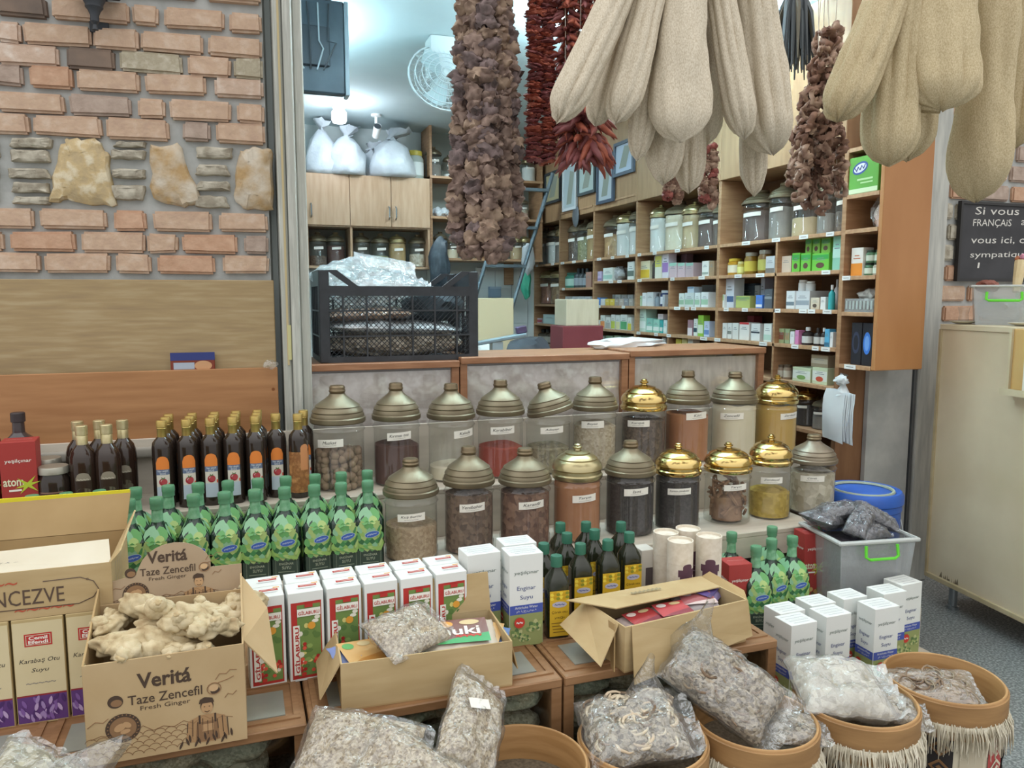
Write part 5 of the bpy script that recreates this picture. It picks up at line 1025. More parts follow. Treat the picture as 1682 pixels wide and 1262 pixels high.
p = at(33, 770, Y=2.76); RB.put((p.x, 2.775, .7005), R(4), 'red carton with lime green cross at the end of the bottle shelf', 'box', 'red cartons on the bottle shelf', (1, 1, 1)); RB.put((p.x - .112, 2.78, .7005), 0, 'red carton almost out of the picture, left of the lime cross one', 'box', 'red cartons on the bottle shelf')
p = at(1207, 940, Y=2.14); RB.put((p.x, 2.14, .2705), R(-8), 'small red carton with lime green cross between tubes and green bottles', 'box', 'red cartons by the bin', (.86, .86, .93)); p = at(1290, 900, Y=2.3); RB.put((p.x + .11, 2.3, .2705), R(-8), 'red carton hidden behind the green bottles by the bin', 'box', 'red cartons by the bin', (.86, .86, .98))
# olive-oil style bottles with green caps
OIL = mat('dark_oil_bottle', '#26291c', rough=.08, spec=.6)
def oil_bottle():
    t = empty('oil_bottle', (0, 0, 0)); b = MB(); hs = .0325
    loft(b, [(0, hs * .94, .8), (.004, hs, .8), (.165, hs, .8), (.178, hs * .9, .6), (.195, hs * .62, .2), (.208, .0135, 0), (.22, .0135, 0)], OIL); b.build('glass_body', t, angle=50)
    b = MB(); b.lathe([(hs * .80, .1805), (hs * .97, .1825), (hs * .80, .1845)], mat('glass_glint_ring', '#8d9186', rough=.15), 20)
    b = MB(); M = T((0, -hs - .0008, 0)) @ FRONT; b.rect(0, .078, .058, .135, flat('#d2ab2c'), M)
    for i in range(12): b.disc(-.022 + .009 * (i % 6), .135 - .012 * (i // 6) + .003 * (i % 2), .006, .005, flat(('#e6cf4a', '#c29a22', '#8a8a2c')[i % 3]), M, .0003 + .0001 * (i % 3), 8)
    b.disc(0, .105, .022, .009, flat('#b9b6c4'), M, .0008, 18); b.text('~~~', .005, flat('#4a5a9a'), M, 0, .105, .001, .03)
    b.text('Çörek otu', .009, flat('#5a4416'), M, 0, .082, .0006, .046); b.text('yağı', .008, flat('#5a4416'), M, 0, .066, .0006, .03)
    for k in range(4): b.rect(0, .05 - k * .009, .048 - .004 * k, .0022, flat('#7d6120'), M, .0006)
    b.build('yellow_label', t)
    b = MB(); b.lathe([(.0152, .208), (.0172, .209), (.0172, .236), (.0158, .240), (0, .241)], mat('dark_green_cap', '#2f6651', '#37705a', 30, rough=.4), 20); b.build('cap', t); return t
OILP = Proto(oil_bottle)
for i, (px, y, lab) in enumerate(((914, 1.985, 'foremost, its whole yellow label showing'), (953, 2.06, 'second along in the slanting front line'), (998, 2.065, 'third along in the slanting front line'), (1033, 2.11, 'last of the front line, next to the tubes'), (893, 2.10, 'behind the white carton edge'), (931, 2.17, 'middle row, behind the front bottle'), (976, 2.175, 'middle row, centre'), (962, 2.26, 'rear row, centre'), (920, 2.28, 'rear row, nearest the clove jar'), (1019, 2.22, 'rear row, nearest the tubes'))):
    p = at(px, 920, Y=y); OILP.put((p.x, y, .4205), R(-6 + i), 'dark oil bottle with green cap, ' + lab, 'bottle', 'green-capped oil bottles')
# paper tubes
def paper_tube():
    t = empty('paper_tube', (0, 0, 0)); b = MB(); r, h = .0405, .225; m = mat('speckled_paper_tube', '#d3c8b6', '#e0d7c8', 60, rough=.8)
    b.lathe([(0, 0), (r, 0), (r, h * .68), (r * .985, h * .682)], m, 28); b.build('body', t)
    b = MB(); b.lathe([(r * 1.0, h * .684), (r * 1.0, h), (r * .93, h), (r * .91, h - .008), (0, h - .008)], m, 28); b.build('lid', t)
    b = MB(); wf = wrapf(r); 
    PL = flat('#5c3f4c')
    patch(b, r, -.62, .62, .012, .125, PL, 0, 9, .0006); patch(b, r, -.76, .76, .118, .140, PL, 0, 9, .0007); patch(b, r, -.4, .4, .13, .150, PL, .008, 9, .0007)
    for z in (.112, .094): b.text('~~~', .005, flat('#b59aa6'), None, 0, z, .0014, .024, warp=wf)
    b.build('plum_label', t); return t
TUB = Proto(paper_tube)
for px, y, rz, lab in ((1117, 2.03, 5, 'front one with the plum emblem facing out'), (1164, 2.04, -25, 'front one beside the red carton'), (1093, 2.12, 20, 'rear one beside the oil bottles'), (1129, 2.13, 0, 'rear one in the middle')): p = at(px, 915, Y=y); TUB.put((p.x, y, .4205), R(rz), 'cream paper tube, ' + lab, 'tube', 'cream paper tubes')
p = at(1056, 950, Y=2.15); b = MB(); b.box(-.025, .025, -.03, .03, 0, .165, flat('#cfcac0'), .0015); b.rect(.005, .06, .028, .09, flat('#5a5152'), T((0, -.0306, 0)) @ FRONT); tag(b.build('carton', loc=(p.x + .01, 2.165, .4205)), 'narrow grey-white carton between the oil bottles and the tubes', 'box')
# ---------------------------------------------------------------- white artichoke-water cartons
def print_artichoke(b, M, w_, h):
    b.text('yeşilçınar', h * .048, flat('#63726a'), M, 0, h * .80, .0004, w_ * .74, shear=.1); b.text('Enginar', h * .058, flat('#4b5688'), M, 0, h * .63, .0004, w_ * .56); b.text('Suyu', h * .058, flat('#4b5688'), M, 0, h * .53, .0004, w_ * .38)
    b.rect(0, h * .405, w_, h * .10, flat('#4556a6'), M, .0002); b.text('Artichoke Water', h * .028, WHITE, M, 0, h * .428, .0006, w_ * .7); b.text('ماء الخرشوف', h * .03, WHITE, M, 0, h * .385, .0006, w_ * .6)
    b.rect(0, h * .18, w_, h * .355, flat('#8f9862'), M, .0001)
    k = 0
    for cx, cy, rad in ((.28, .16, .30), (-.30, .10, .26), (-.05, .06, .18)):
        for ring in range(3):
            for i in range(5 + ring):
                a = math.pi * (i + .5) / (5 + ring); q = rad * (1 - ring * .28); x, y = cx * w_ + math.cos(a) * q * w_ * .7, cy * h + math.sin(a) * q * w_ * .9 - .1 * q * w_
                if abs(x) < w_ * .42 and .03 * h < y < h * .32: leaf(b, x, y, q * w_ * .5, q * w_ * .75, flat(('#6f8a52', '#9aa96a', '#b5b884', '#58744a')[(i + ring + k) % 4]), M, .0003 + .0001 * (ring * 6 + i) + k * .0001, a - 1.57)
        k += 1
    b.disc(-.22 * w_, .27 * h, .16 * w_, .16 * w_, flat('#c23b30'), M, .004, 18); b.text('~~', .007, WHITE, M, -.22 * w_, .27 * h, .0044, .2 * w_)
def art_carton():
    b = MB(); w_, d, h = .100, .078, .268; b.box(-w_ / 2, w_ / 2, -d / 2, d / 2, 0, h, mat('white_carton', '#dfe2df', rough=.5), .0012)
    for f, (hw, ww) in enumerate(((d / 2, w_), (w_ / 2, d), (d / 2, w_), (w_ / 2, d))): print_artichoke(b, Rz(R(-90 * f)) @ T((0, -hw - .0006, 0)) @ FRONT, ww * .98, h)
    for y, s_ in ((.022, .8), (.006, .7), (-.012, .75), (-.026, .6)): b.text('~~~~~~~~', .0035, flat('#8d949c'), T((0, 0, h + .0004)), 0, y, 0, w_ * s_)
    b.rect(0, -.004, w_, .0012, flat('#b9bdbb'), T((0, 0, h + .0004)))
    return b.build('artichoke_carton')
AC = Proto(art_carton)
p = at(864, 1060, Y=1.95); AC.put((p.x, 1.985, .4205), R(-1), 'white carton with whole artichoke picture, front one beside the oil bottles', 'box', 'white artichoke cartons on the cabinets'); AC.put((p.x - .113, 2.03, .4205), R(4), 'white artichoke carton beside the seed-packet carton, its picture hidden', 'box', 'white artichoke cartons on the cabinets'); AC.put((p.x + .015, 2.075, .4205), R(0), 'white artichoke carton directly behind the front one beside the oil bottles', 'box', 'white artichoke cartons on the cabinets')
for px, y, rz, lab in ((1440, 1.885, 8, 'turned to show two printed faces'), (1452, 1.975, 8, 'right behind the turned one'), (1478, 2.02, 12, 'outermost one at the back on the walkway side'), (1388, 1.985, 9, 'last in the middle of the low step'), (1306, 1.875, 10, 'front corner next to the cabinet end'), (1362, 1.89, 9, 'second in the front line'), (1287, 1.960, 10, 'second line, next to the cabinet end'), (1337, 1.978, 9, 'second line, in the middle')):
    p = at(px, 1040, Y=y); AC.put((p.x, y, .1355), R(rz - 8), 'white artichoke carton on the low step, ' + lab, 'box', 'white artichoke cartons on the low step')
# ---------------------------------------------------------------- red-framed fruit cartons
def fruit_carton():
    b = MB(); w_, d, h = .088, .072, .236; b.box(-w_ / 2, w_ / 2, -d / 2, d / 2, 0, h, mat('white_carton', ''), .0012)
    M = T((0, -d / 2 - .0006, 0)) @ FRONT; RD = flat('#b3342f')
    b.rect(0, h * .46, w_ * .86, h * .86, RD, M); b.rect(.006, h * .46, w_ * .66, h * .80, flat('#6f8a4a'), M, .0002)
    rr = random.Random(4)
    for i in range(26): b.disc(rr.uniform(-.018, .030), rr.uniform(.1, .8) * h, rr.uniform(.004, .010), rr.uniform(.004, .009), flat(('#e4e2d2', '#5c7a40', '#8aa35c', '#d0c87a')[i % 4]), M, .0004 + i * .00004, 9)
    for i in range(18): b.disc(rr.uniform(-.018, .030), rr.uniform(.06, .42) * h, .005, .005, flat(('#c23a30', '#a82a28', '#d85a44')[i % 3]), M, .0016 + i * .00004, 9)
    b.disc(.012, h * .62, .010, .010, flat('#d99a3a'), M, .0026, 12)
    b.rect(.006, h * .775, w_ * .66, h * .085, PAPER, M, .0028); b.text('GİLABURU', h * .05, RD, M, .006, h * .775, .0032, w_ * .6, weight=.02); b.rect(-.026, h * .36, .016, h * .56, PAPER, M, .0028); b.text('GİLABURU', .013, RD, M, -.026, h * .36, .0032, h * .52, rot=R(90), weight=.03)
    b.rect(.006, h * .85, .02, .010, flat('#b3342f'), M, .003)
    Mt = T((0, 0, h + .0005)); b.rect(.010, .008, .046, .013, RD, Mt); b.text('KIZILCIK', .008, PAPER, Mt, .010, .008, .0003, .040, weight=.02) if 0 else b.rect(.010, .008, .038, .002, PAPER, Mt, .0003); b.rect(.030, .022, .016, .006, flat('#dca44a'), Mt); b.rect(.006, -.008, .05, .0014, flat('#a5a8ab'), Mt); b.rect(.006, -.012, .042, .0014, flat('#a5a8ab'), Mt)
    Ms = T((-w_ / 2 - .0006, 0, 0)) @ SIDE; b.rect(0, h * .46, d * .8, h * .8, flat('#d8d6d0'), Ms)
    return b.build('fruit_carton')
FC = Proto(fruit_carton)
fx = at(505, 1100, Y=1.945).x; nm = ('first, beside the ginger carton', 'second', 'third', 'fourth', 'fifth', 'last, nearest the artichoke cartons')
for r_ in range(2):
    for i in range(6): FC.put((fx - .097 + i * .0965, 1.985 + r_ * .0765 + i * .002, .4205), R(3.5), 'white carton with red-framed fruit picture, %s row, %s' % (('front', 'rear')[r_], nm[i]), 'box', 'red-framed fruit cartons')
# ---------------------------------------------------------------- lavender-water cartons and the coffee carton on them
def lavender_carton():
    b = MB(); w_, d, h = .104, .10, .253; b.box(-w_ / 2, w_ / 2, -d / 2, d / 2, 0, h, mat('gold_cream_carton', '#b5a072', '#c3b083', 6, rough=.5), .0015)
    M = T((0, -d / 2 - .0006, 0)) @ FRONT
    b.rect(0, h * .62, w_ * .97, h * .70, mat('cream_carton_face', '#cdbf98', '#d8cca8', 5, rough=.5), M); b.rect(0, h * .15, w_ * .97, h * .26, flat('#5d3a78'), M); b.rect(0, h * .275, w_ * .97, .004, flat('#8c2f38'), M, .0002)
    rr = random.Random(6)
    for i in range(30): leaf(b, rr.uniform(-.045, .045), rr.uniform(.015, .06), .008, .022, flat(('#7d5a9c', '#9b82b5', '#4a2c66', '#b59cc6')[i % 4]), M, .0004 + i * .00004, rr.uniform(-.6, .6))
    b.rect(0, h * .80, .056, .030, flat('#b5302e'), M, .0004); b.rect(0, h * .80, .050, .024, flat('#c8bfa6'), M, .0006); b.rect(0, h * .80, .047, .021, flat('#b5302e'), M, .0008); b.text('Cemil', .0085, PAPER, M, 0, h * .80 + .005, .001, .038, weight=.03); b.text('Efendi', .0085, PAPER, M, 0, h * .80 - .005, .001, .040, weight=.03)
    b.text('Karabaş Otu', .013, INK, M, 0, h * .60, .0004, .082, shear=.25); b.text('Suyu', .012, INK, M, 0, h * .51, .0004, .036, shear=.25); b.text('~~~~~', .004, GREYINK, M, 0, h * .39, .0004, .06)
    return b.build('lavender_carton')
LC = Proto(lavender_carton); lx = at(64, 1100, Y=1.945).x
for r_ in range(2):
    for i in range(4): LC.put((lx - .109 * 2 + .109 * i + .003, 1.998 + r_ * .104, .4205), R(-1), 'cream carton with purple lavender base, %s row, %s' % (('front', 'rear')[r_], ('outermost', 'next to outermost, cut by the picture edge', 'one with its whole front showing', 'one beside the ginger carton')[i]), 'box', 'lavender cartons')
def panel(b, pts, m, th=.004):
    """a card panel: quad in space with thickness"""
    a, c_, d, e = [Vector(p) for p in pts]; n = (c_ - a).cross(e - a).normalized() * th
    vs = [a, c_, d, e, a + n, c_ + n, d + n, e + n]
    b.add(vs, [(0, 3, 2, 1), (4, 5, 6, 7), (0, 1, 5, 4), (1, 2, 6, 5), (2, 3, 7, 6), (3, 0, 4, 7)], m)
t = empty('coffee_carton', (-.52, 2.08, .6745), 'large open brown carton of coffee lying on the lavender cartons', 'carton')
x0, x1, y0, y1, h = -.34, .215, -.13, .14, .112; b = MB()
b.box(x0, x1, y0, y1, 0, .004, CARD); b.box(x0, x1, y0, y0 + .004, .004, h, CARD); b.box(x0, x1, y1 - .004, y1, .004, h, CARDIN); b.box(x0, x0 + .004, y0 + .004, y1 - .004, .004, h, CARD); b.box(x1 - .004, x1, y0 + .004, y1 - .004, .004, h, CARD)
M = T((0, y0 - .0006, 0)) @ FRONT; tx = .075
b.text('INCEZVE', .036, flat('#57463a'), M, tx - .034, .050, .0003, .150, weight=.0); 
ov = [(tx - .3, .026), (tx + .07, .022), (tx + .10, .034), (tx + .112, .052), (tx + .102, .072), (tx + .075, .084), (tx - .02, .082)]
b.tube([(p[0], p[1], 0) for p in ov[:-1]] + [(tx + .0, .083, 0)], .0012, flat('#57463a'), 4, M=M); b.text('~~~~', .007, flat('#b5543c'), M, tx - .10, .085, .0004, .10, shear=.3); b.text('~~~~~', .007, flat('#b5543c'), M, tx - .0, .020, .0004, .12, shear=.3); b.text('®', .006, flat('#57463a'), M, tx + .09, .078, .0004)
Ms = T((x1 + .0006, 0, 0)) @ Rz(R(90)) @ Rx(R(90))
for k in range(4): b.text('~~~~~~~', .005, GREYINK, Ms, -.07 + k * .028, .052, .0003, .085, rot=R(90))
b.build('box', t)
b = MB(); panel(b, [(x0, y1, h), (x1, y1, h), (x1 + .010, y1 + .045, h + .094), (x0, y1 + .045, h + .090)], CARDIN); b.box(x0, x1 + .008, y1 + .039, y1 + .046, h + .088, h + .0985, flat('#d6c92e')); b.build('back_flap', t)
b = MB(); panel(b, [(x1, y0 + .002, h), (x0, y0 + .002, h), (x0, y0 + .11, h + .012), (x1 - .02, y0 + .12, h + .022)], mat('pale_card_inside', '#c9bfa9', '#d1c8b4', 6, rough=.85)); 
b.text('20 g x 20 ADET', .013, GREYINK, T((0, y0 + .055, h + .0066)) @ Rx(R(6)), .02, 0, .0002, .15, shear=.35, rot=R(3)); b.build('front_flap', t)
b = MB(); panel(b, [(x1, y1, h), (x1, y0, h), (x1 + .02, y0 + .02, h + .02), (x1 + .025, y1, h + .05)], CARD); b.build('side_flap', t)
b = MB(); b.box(-.05, .05, -.04, .04, 0, .10, flat('#c1b9a6'), .002); b.box(-.05, .02, -.0405, .04, .085, .1005, flat('#3fa287')); tag(b.build('small_carton', loc=(-.86, 2.10, .680)), 'green and pale carton inside the coffee carton', 'box')
# ---------------------------------------------------------------- ginger carton
gx0, gx1, gy0, gy1, gz = -.335, -.018, 1.722, 1.945, .4205
t = empty('ginger_carton', ((gx0 + gx1) / 2, 1.83, gz), 'brown display carton printed for fresh ginger, with a round-topped back panel', 'carton')
W = (gx1 - gx0) / 2; y0, y1 = gy0 - 1.83, gy1 - 1.83; b = MB(); h = .222
# lower box with the printed front
b.box(-W + .0006, W - .0006, y0 + .0006, y1, 0.0004, .004, KRAFT); b.box(-W + .0006, W - .0006, y0, y0 + .004, .0002, h, KRAFT); b.box(-W + .0006, W - .0006, y1 - .004, y1, .004, h * 1.2, KRAFT)
for sx_ in (-1, 1): 
    xs = sx_ * W; panel(b, [(xs, y0, 0), (xs, y1, 0), (xs, y1, h * 1.38), (xs, y0, h)] if sx_ > 0 else [(xs, y1, 0), (xs, y0, 0), (xs, y0, h), (xs, y1, h * 1.38)], CARDIN if sx_ < 0 else KRAFT, -.004 if 1 else 0)
M = T((0, y0 - .0006, 0)) @ FRONT; DK = flat('#4a3b30', .8); BRN = flat('#8a6a4c', .8)
def ginger_print(b, M, s_=1, dy=0):
    b.text('Veritá', .034 * s_, DK, M, -.004, .172 * s_ + dy, .0003, .106 * s_, weight=.025); b.text('Taze Zencefil', .021 * s_, DK, M, -.003, .132 * s_ + dy, .0003, .146 * s_, weight=.008); b.text('Fresh Ginger', .013 * s_, DK, M, -.004, .110 * s_ + dy, .0003, .098 * s_)
    cx, cy = -.088, .074 + dy; b.disc(cx, cy, .034, .032, DK, M, .0003, 28); b.disc(cx, cy, .026, .0245, BRN, M, .0005, 28); b.disc(cx - .006, cy + .002, .012, .008, flat('#b7936c'), M, .0007, 14, .5); b.disc(cx + .008, cy + .006, .009, .006, flat('#b7936c'), M, .0008, 14, -.6); b.disc(cx + .004, cy - .008, .010, .005, flat('#b7936c'), M, .0009, 14, .2)
    for a in range(24): b.rect(0, .0295, .0022, .003, BRN, M @ T((cx, cy, 0)) @ Rz(6.283 * a / 24), .0006)
    b.disc(-.100, .134 + dy, .015, .014, DK, M, .0003, 20); b.disc(-.098, .131 + dy, .011, .008, BRN, M, .0005, 16)
    b.tube([(.094 + .014 * math.cos(a), .130 + dy + .013 * math.sin(a), 0) for a in [6.283 * i / 20 for i in range(21)]], .0012, BRN, 4, M=M); b.disc(.096, .126 + dy, .010, .009, DK, M, .0002, 14, .3); b.disc(.093, .132 + dy, .010, .008, flat('#c6a57e'), M, .0004, 14)
    for pts in (((.098, .150), (.106, .162), (.120, .160), (.128, .168), (.142, .166)), ((.102, .142), (.12, .146), (.135, .152)), ((.115, .105), (.122, .114), (.132, .110), (.14, .118)), ((-.155, .085), (-.14, .096), (-.125, .092), (-.115, .1))): b.tube([(p[0], p[1] + dy, 0) for p in pts], .0009, BRN, 4, M=M)
    for k in range(6):                                         # rows of furrowed fields
        for i in range(9):
            x = -.15 + i * .022 + (k % 2) * .011; y = .052 - k * .0105 + dy
            if y > .004: b.tube([(x + .011 * math.cos(a), y + .008 * math.sin(a), 0) for a in [math.pi * q / 6 for q in range(7)]], .0007, BRN, 3, M=M)
    for i in range(7): b.tube([(-.15 + i * .04, .058 + dy, 0), (-.13 + i * .04, .064 + (i % 3) * .004 + dy, 0), (-.11 + i * .04, .058 + dy, 0)], .0008, BRN, 3, M=M)
    # a line-drawn farmer
    fx_, fy_ = .078, .088 + dy
    b.disc(fx_, fy_ + .006, .0135, .016, DK, M, .0004, 18); b.disc(fx_, fy_ + .002, .012, .0145, flat('#b7936c'), M, .0006, 18); b.poly([(fx_ - .016, fy_ + .012), (fx_ + .015, fy_ + .012), (fx_ + .012, fy_ + .022), (fx_ - .004, fy_ + .026), (fx_ - .014, fy_ + .021)], DK, M, .0008)
    for dx in (-.005, .005): b.disc(fx_ + dx, fy_ + .004, .0016, .0012, DK, M, .0009, 8)
    b.tube([(fx_ - .005, fy_ - .006, 0), (fx_, fy_ - .0085, 0), (fx_ + .005, fy_ - .006, 0)], .0009, DK, 3, M=M @ T((0, 0, .001)))
    b.poly([(fx_ - .045, fy_ - .07), (fx_ - .04, fy_ - .025), (fx_ - .014, fy_ - .014), (fx_ + .014, fy_ - .014), (fx_ + .036, fy_ - .022), (fx_ + .042, fy_ - .07), (fx_ + .01, fy_ - .078), (fx_ - .02, fy_ - .076)], flat('#a8855f'), M, .0003)
    for i in range(9): b.tube([(fx_ - .04 + i * .01, fy_ - .028 + .006 * (i % 2), 0), (fx_ - .042 + i * .0105, fy_ - .05 - .01 * (i % 3), 0)], .0012, DK, 3, M=M @ T((0, 0, .0004)))
    b.poly([(fx_ - .022, fy_ - .03), (fx_ + .02, fy_ - .03), (fx_ + .024, fy_ - .075), (fx_ - .026, fy_ - .075)], BRN, M, .0005); b.poly([(fx_ - .012, fy_ - .036), (fx_ + .012, fy_ - .036), (fx_ + .012, fy_ - .052), (fx_ - .012, fy_ - .052)], flat('#b7936c'), M, .0008)
    for dx in (-.016, .016): b.rect(fx_ + dx, fy_ - .024, .004, .02, DK, M, .0006)
    for i in range(12): leaf(b, fx_ - .055 + i * .009 + (i % 2) * .004, .012 + dy + .006 * (i % 3), .005, .02, DK, M, .0009, (-.4, .3, .1)[i % 3])
ginger_print(b, M); b.build('box', t)
b = MB(); P2 = Rx(R(90 - 8)); Mb = T((0, y1 + .0, h * .95)) @ P2                       # back display panel with its dome
pts = [(-W, 0), (W, 0), (W, .115), (W * .55, .115)] + [(W * .05 + W * .52 * math.cos(a), .115 + .068 * math.sin(a)) for a in [math.pi * i / 12 for i in range(1, 12)]] + [(-W * .5, .115), (-W, .10)]
b.poly(pts, mat('printed_grey_kraft', '#a38e74', '#ad987e', 8, rough=.85), Mb, .0, .004); ginger_print(b, Mb @ T((-.006, .008, .0006)) @ S(.84, .84, 1)); b.build('back_panel', t)
b = MB(); panel(b, [(W, y0 + .02, h), (W, y1, h * 1.35), (W + .055, y1 - .09, h * .86 + .055), (W + .07, y0 + .02, h * .60)], KRAFT, .003); b.build('side_flap', t)
GIN = mat('ginger_skin', '#a08a66', '#cdbf9f', 26, rough=.75, bump=.8, bscale=90, c3='#bfae8a', detail=8); GINC = mat('ginger_cut', '#b09a74', '#c7b288', 30, rough=.7)
def ginger(lab, x, y, z, s_, seed, rz=0):
    rr = random.Random(seed); b = MB(); p = Vector((0, 0, 0)); d = Vector((1, 0, 0))
    for k in range(4):
        r_ = .031 * s_ * rr.uniform(.8, 1.15); b.blob(p, r_, GIN, 4, .42, 1.9, seed + k, (1.45, .80, .80))
        dv = Vector((rr.uniform(-.5, .5), rr.choice((-1, 1)) * rr.uniform(.5, 1), rr.uniform(-.2, .7))).normalized(); b.blob(p + dv * r_ * .85, r_ * .72, GIN, 3, .4, 2.1, seed + k + 9, (1.15, 1.0, .9))
        if k % 2: b.blob(p + dv * r_ * 1.5, r_ * .46, GIN, 3, .35, 2.2, seed + k + 5); b.blob(p + dv * r_ * 1.78, r_ * .27, GINC, 3, .45, 2, seed, (1, 1, .8))
        p = p + Vector((.038 * s_, rr.uniform(-.016, .016) * s_, rr.uniform(-.014, .014) * s_))
    o = b.build('ginger_root', loc=(x, y, z), rz=rz, angle=80); tag(o, lab, 'ginger', 'ginger roots'); o.rotation_euler = (rr.uniform(-.4, .4), rr.uniform(-.25, .25), rz); return o
ginger('large ginger root lying across the front edge of its carton', -.285, 1.79, .650, 1.15, 1, .1); ginger('ginger root rising highest at the back against the printed panel', -.24, 1.88, .70, 1.1, 12, -.3); ginger('ginger root tucked under the highest one', -.205, 1.84, .66, .95, 23, .5); ginger('knobby ginger root in the middle of the carton', -.165, 1.82, .655, 1.05, 34, -.4)
ginger('ginger root leaning toward the open side flap', -.10, 1.86, .665, 1.1, 45, .6); ginger('small upright ginger finger at the far end of the carton', -.045, 1.90, .66, .6, 56, 1.4); ginger('short ginger piece on the near corner of the carton', -.19, 1.765, .630, .7, 67, .2); ginger('ginger root half buried at the near end of the carton', -.30, 1.85, .665, .8, 78, 1.0)
b = MB(); b.blob((0, 0, 0), 1, GIN, 4, .2, 5, 3, (.135, .085, .08)); o = tag(b.build('ginger_heap', loc=(-.17, 1.834, .515)), 'heap of ginger filling the carton below the top roots', 'ginger', kind='stuff')
# ---------------------------------------------------------------- bags
def pillow(b, w_, l, t_, m, seed, wr=.2, n=24, M=None, flapu=0, sag=0):
    """stuffed flat bag in the local XY plane; flapu = length of the empty sealed end"""
    vs = []; fs = []; u1 = 1 + flapu; nu = n + (8 if flapu else 0)
    def pt(u, v, s_):
        uu = max(-1, min(1, u)); th = max(0, (1 - abs(uu) ** 3.2) * (1 - abs(v) ** 3.2)) ** .55
        q = Vector((u * 2.2, v * 2.2, s_ * 1.3 + seed * 3.7)); k = noise.noise(q) + .5 * noise.noise(q * 2.7) + .35 * noise.noise(q * 5.5)
        e = Vector((u * 3 + 9, v * 3, seed))
        x = l / 2 * (u + .05 * noise.noise(e * 1.3)); y = w_ / 2 * (v * (1 - (.15 * max(0, u - 1) / max(flapu, .01) if flapu else 0)) + .06 * noise.noise(e * 1.1 + Vector((0, 5, 0))))
        z = s_ * t_ / 2 * th * (1 + wr * k) + wr * t_ * .18 * noise.noise(e * 1.7) * (1 if abs(u) > .9 or abs(v) > .9 else .4) + (flapu and max(0, u - 1) * t_ * (.5 + noise.noise(e * 2)))
        return (x, y, z)
    for s_ in (1, -1):
        o = len(vs)
        for j in range(n + 1):
            for i in range(nu + 1):
                u = -1 + (u1 + 1) * i / nu; v = -1 + 2 * j / n; vs.append(pt(u, v, s_))
        for j in range(n):
            for i in range(nu):
                a = o + j * (nu + 1) + i; f = (a, a + 1, a + nu + 2, a + nu + 1); fs.append(f if s_ > 0 else f[::-1])
    return b.add(vs, fs, m, True, M)
SEED = mat('pale_seed_mix', '#76654f', '#bfb097', 190, rough=.9, kind='voronoi', bump=.6, bscale=130)
CHIP = mat('bark_chips', '#55493d', '#ada08c', 120, rough=.9, kind='voronoi', bump=.8, bscale=110)
DARKH = mat('dark_dried_herb', '#544b40', '#a59a88', 120, rough=.9, kind='voronoi', bump=.8, bscale=110)
def packet(name, loc, rot, w_, l, t_, m, seed, label, cat='bag', group=None, flap=.25, label_card=False, strips=None, film=None, peak=None):
    t = empty(name, loc, label, cat, group); t.rotation_euler = tuple(R(a) for a in rot)
    b = MB(); pillow(b, w_ * .93, l * .93, t_ * .86, m, seed, .22); 
    if strips:
        rr = random.Random(seed)
        for i in range(strips[0]):
            x, y = rr.uniform(-.36, .36) * l, rr.uniform(-.36, .36) * w_; a = rr.random() * 6.3; r_ = rr.uniform(.014, .03)
            z = t_ * .36 * (1 - (2 * x / l) ** 2) * (1 - (2 * y / w_) ** 2) + .004; span_ = rr.uniform(1.5, 5)
            b.tube([(x + r_ * math.cos(a + q), y + r_ * math.sin(a + q), z + rr.uniform(0, .006)) for q in [span_ * k / 7 for k in range(8)]], [strips[2] * (.4 + .6 * math.sin(math.pi * (k + .5) / 8)) for k in range(8)], strips[1][i % len(strips[1])], 5)
    o = b.build('contents', t, angle=80); o['kind'] = 'stuff'
    b = MB(); pillow(b, w_, l, t_, film or FILM, seed, .42, 26, None, flap); b.build('film', t, angle=50)
    if peak:                                                   # empty mouth of the bag pinched up into a point
        x, y, L, lean = peak; b = MB(); b.tube([(x, y, 0), (x + lean[0] * .3, y + lean[1] * .3, L * .35), (x + lean[0] * .6, y + lean[1] * .6, L * .65), (x + lean[0], y + lean[1], L)], [.07, .05, .028, .010], film or FILM, 16, False)
        b.v = [(a + .022 * noise.noise(Vector((a * 30, b2 * 30, c_ * 22 + seed))), b2 + .022 * noise.noise(Vector((a * 30 + 7, b2 * 30, c_ * 22))), c_) for a, b2, c_ in b.v]; b.build('pinched_mouth', t, angle=40)
    if label_card:
        b = MB(); b.box(-.012, .012, -.03, .03, 0, .0015, PAPER, M=T((l * .12, w_ * .12, t_ * .52)) @ Rz(R(30))); b.build('paper_label', t)
    return t
# ---------------------------------------------------------------- open cartons on the low cabinets
def tray_carton(label, loc, rz, w_, d, h, tilt=0):
    t = empty('open_carton', loc, label, 'carton', None, R(rz)); b = MB()
    b.box(-w_ / 2, w_ / 2, -d / 2, d / 2, 0, .004, CARDIN); b.box(-w_ / 2, w_ / 2, -d / 2, -d / 2 + .004, .004, h, CARD); b.box(-w_ / 2, w_ / 2, d / 2 - .004, d / 2, .004, h, CARD)
    b.box(-w_ / 2, -w_ / 2 + .004, -d / 2 + .004, d / 2 - .004, .004, h, CARD); b.box(w_ / 2 - .004, w_ / 2, -d / 2 + .004, d / 2 - .004, .004, h, CARD); b.build('box', t); return t
t = tray_carton('open brown carton of seed packets with its back flap up', (.412, 1.862, .4205), -2.5, .425, .21, .118); w_, d, h = .425, .21, .118
b = MB(); panel(b, [(-w_ / 2, d / 2, h), (w_ / 2, d / 2, h), (w_ / 2 - .005, d / 2 + .012, h + .105), (-w_ / 2 + .002, d / 2 + .014, h + .095)], CARD); b.build('back_flap', t)
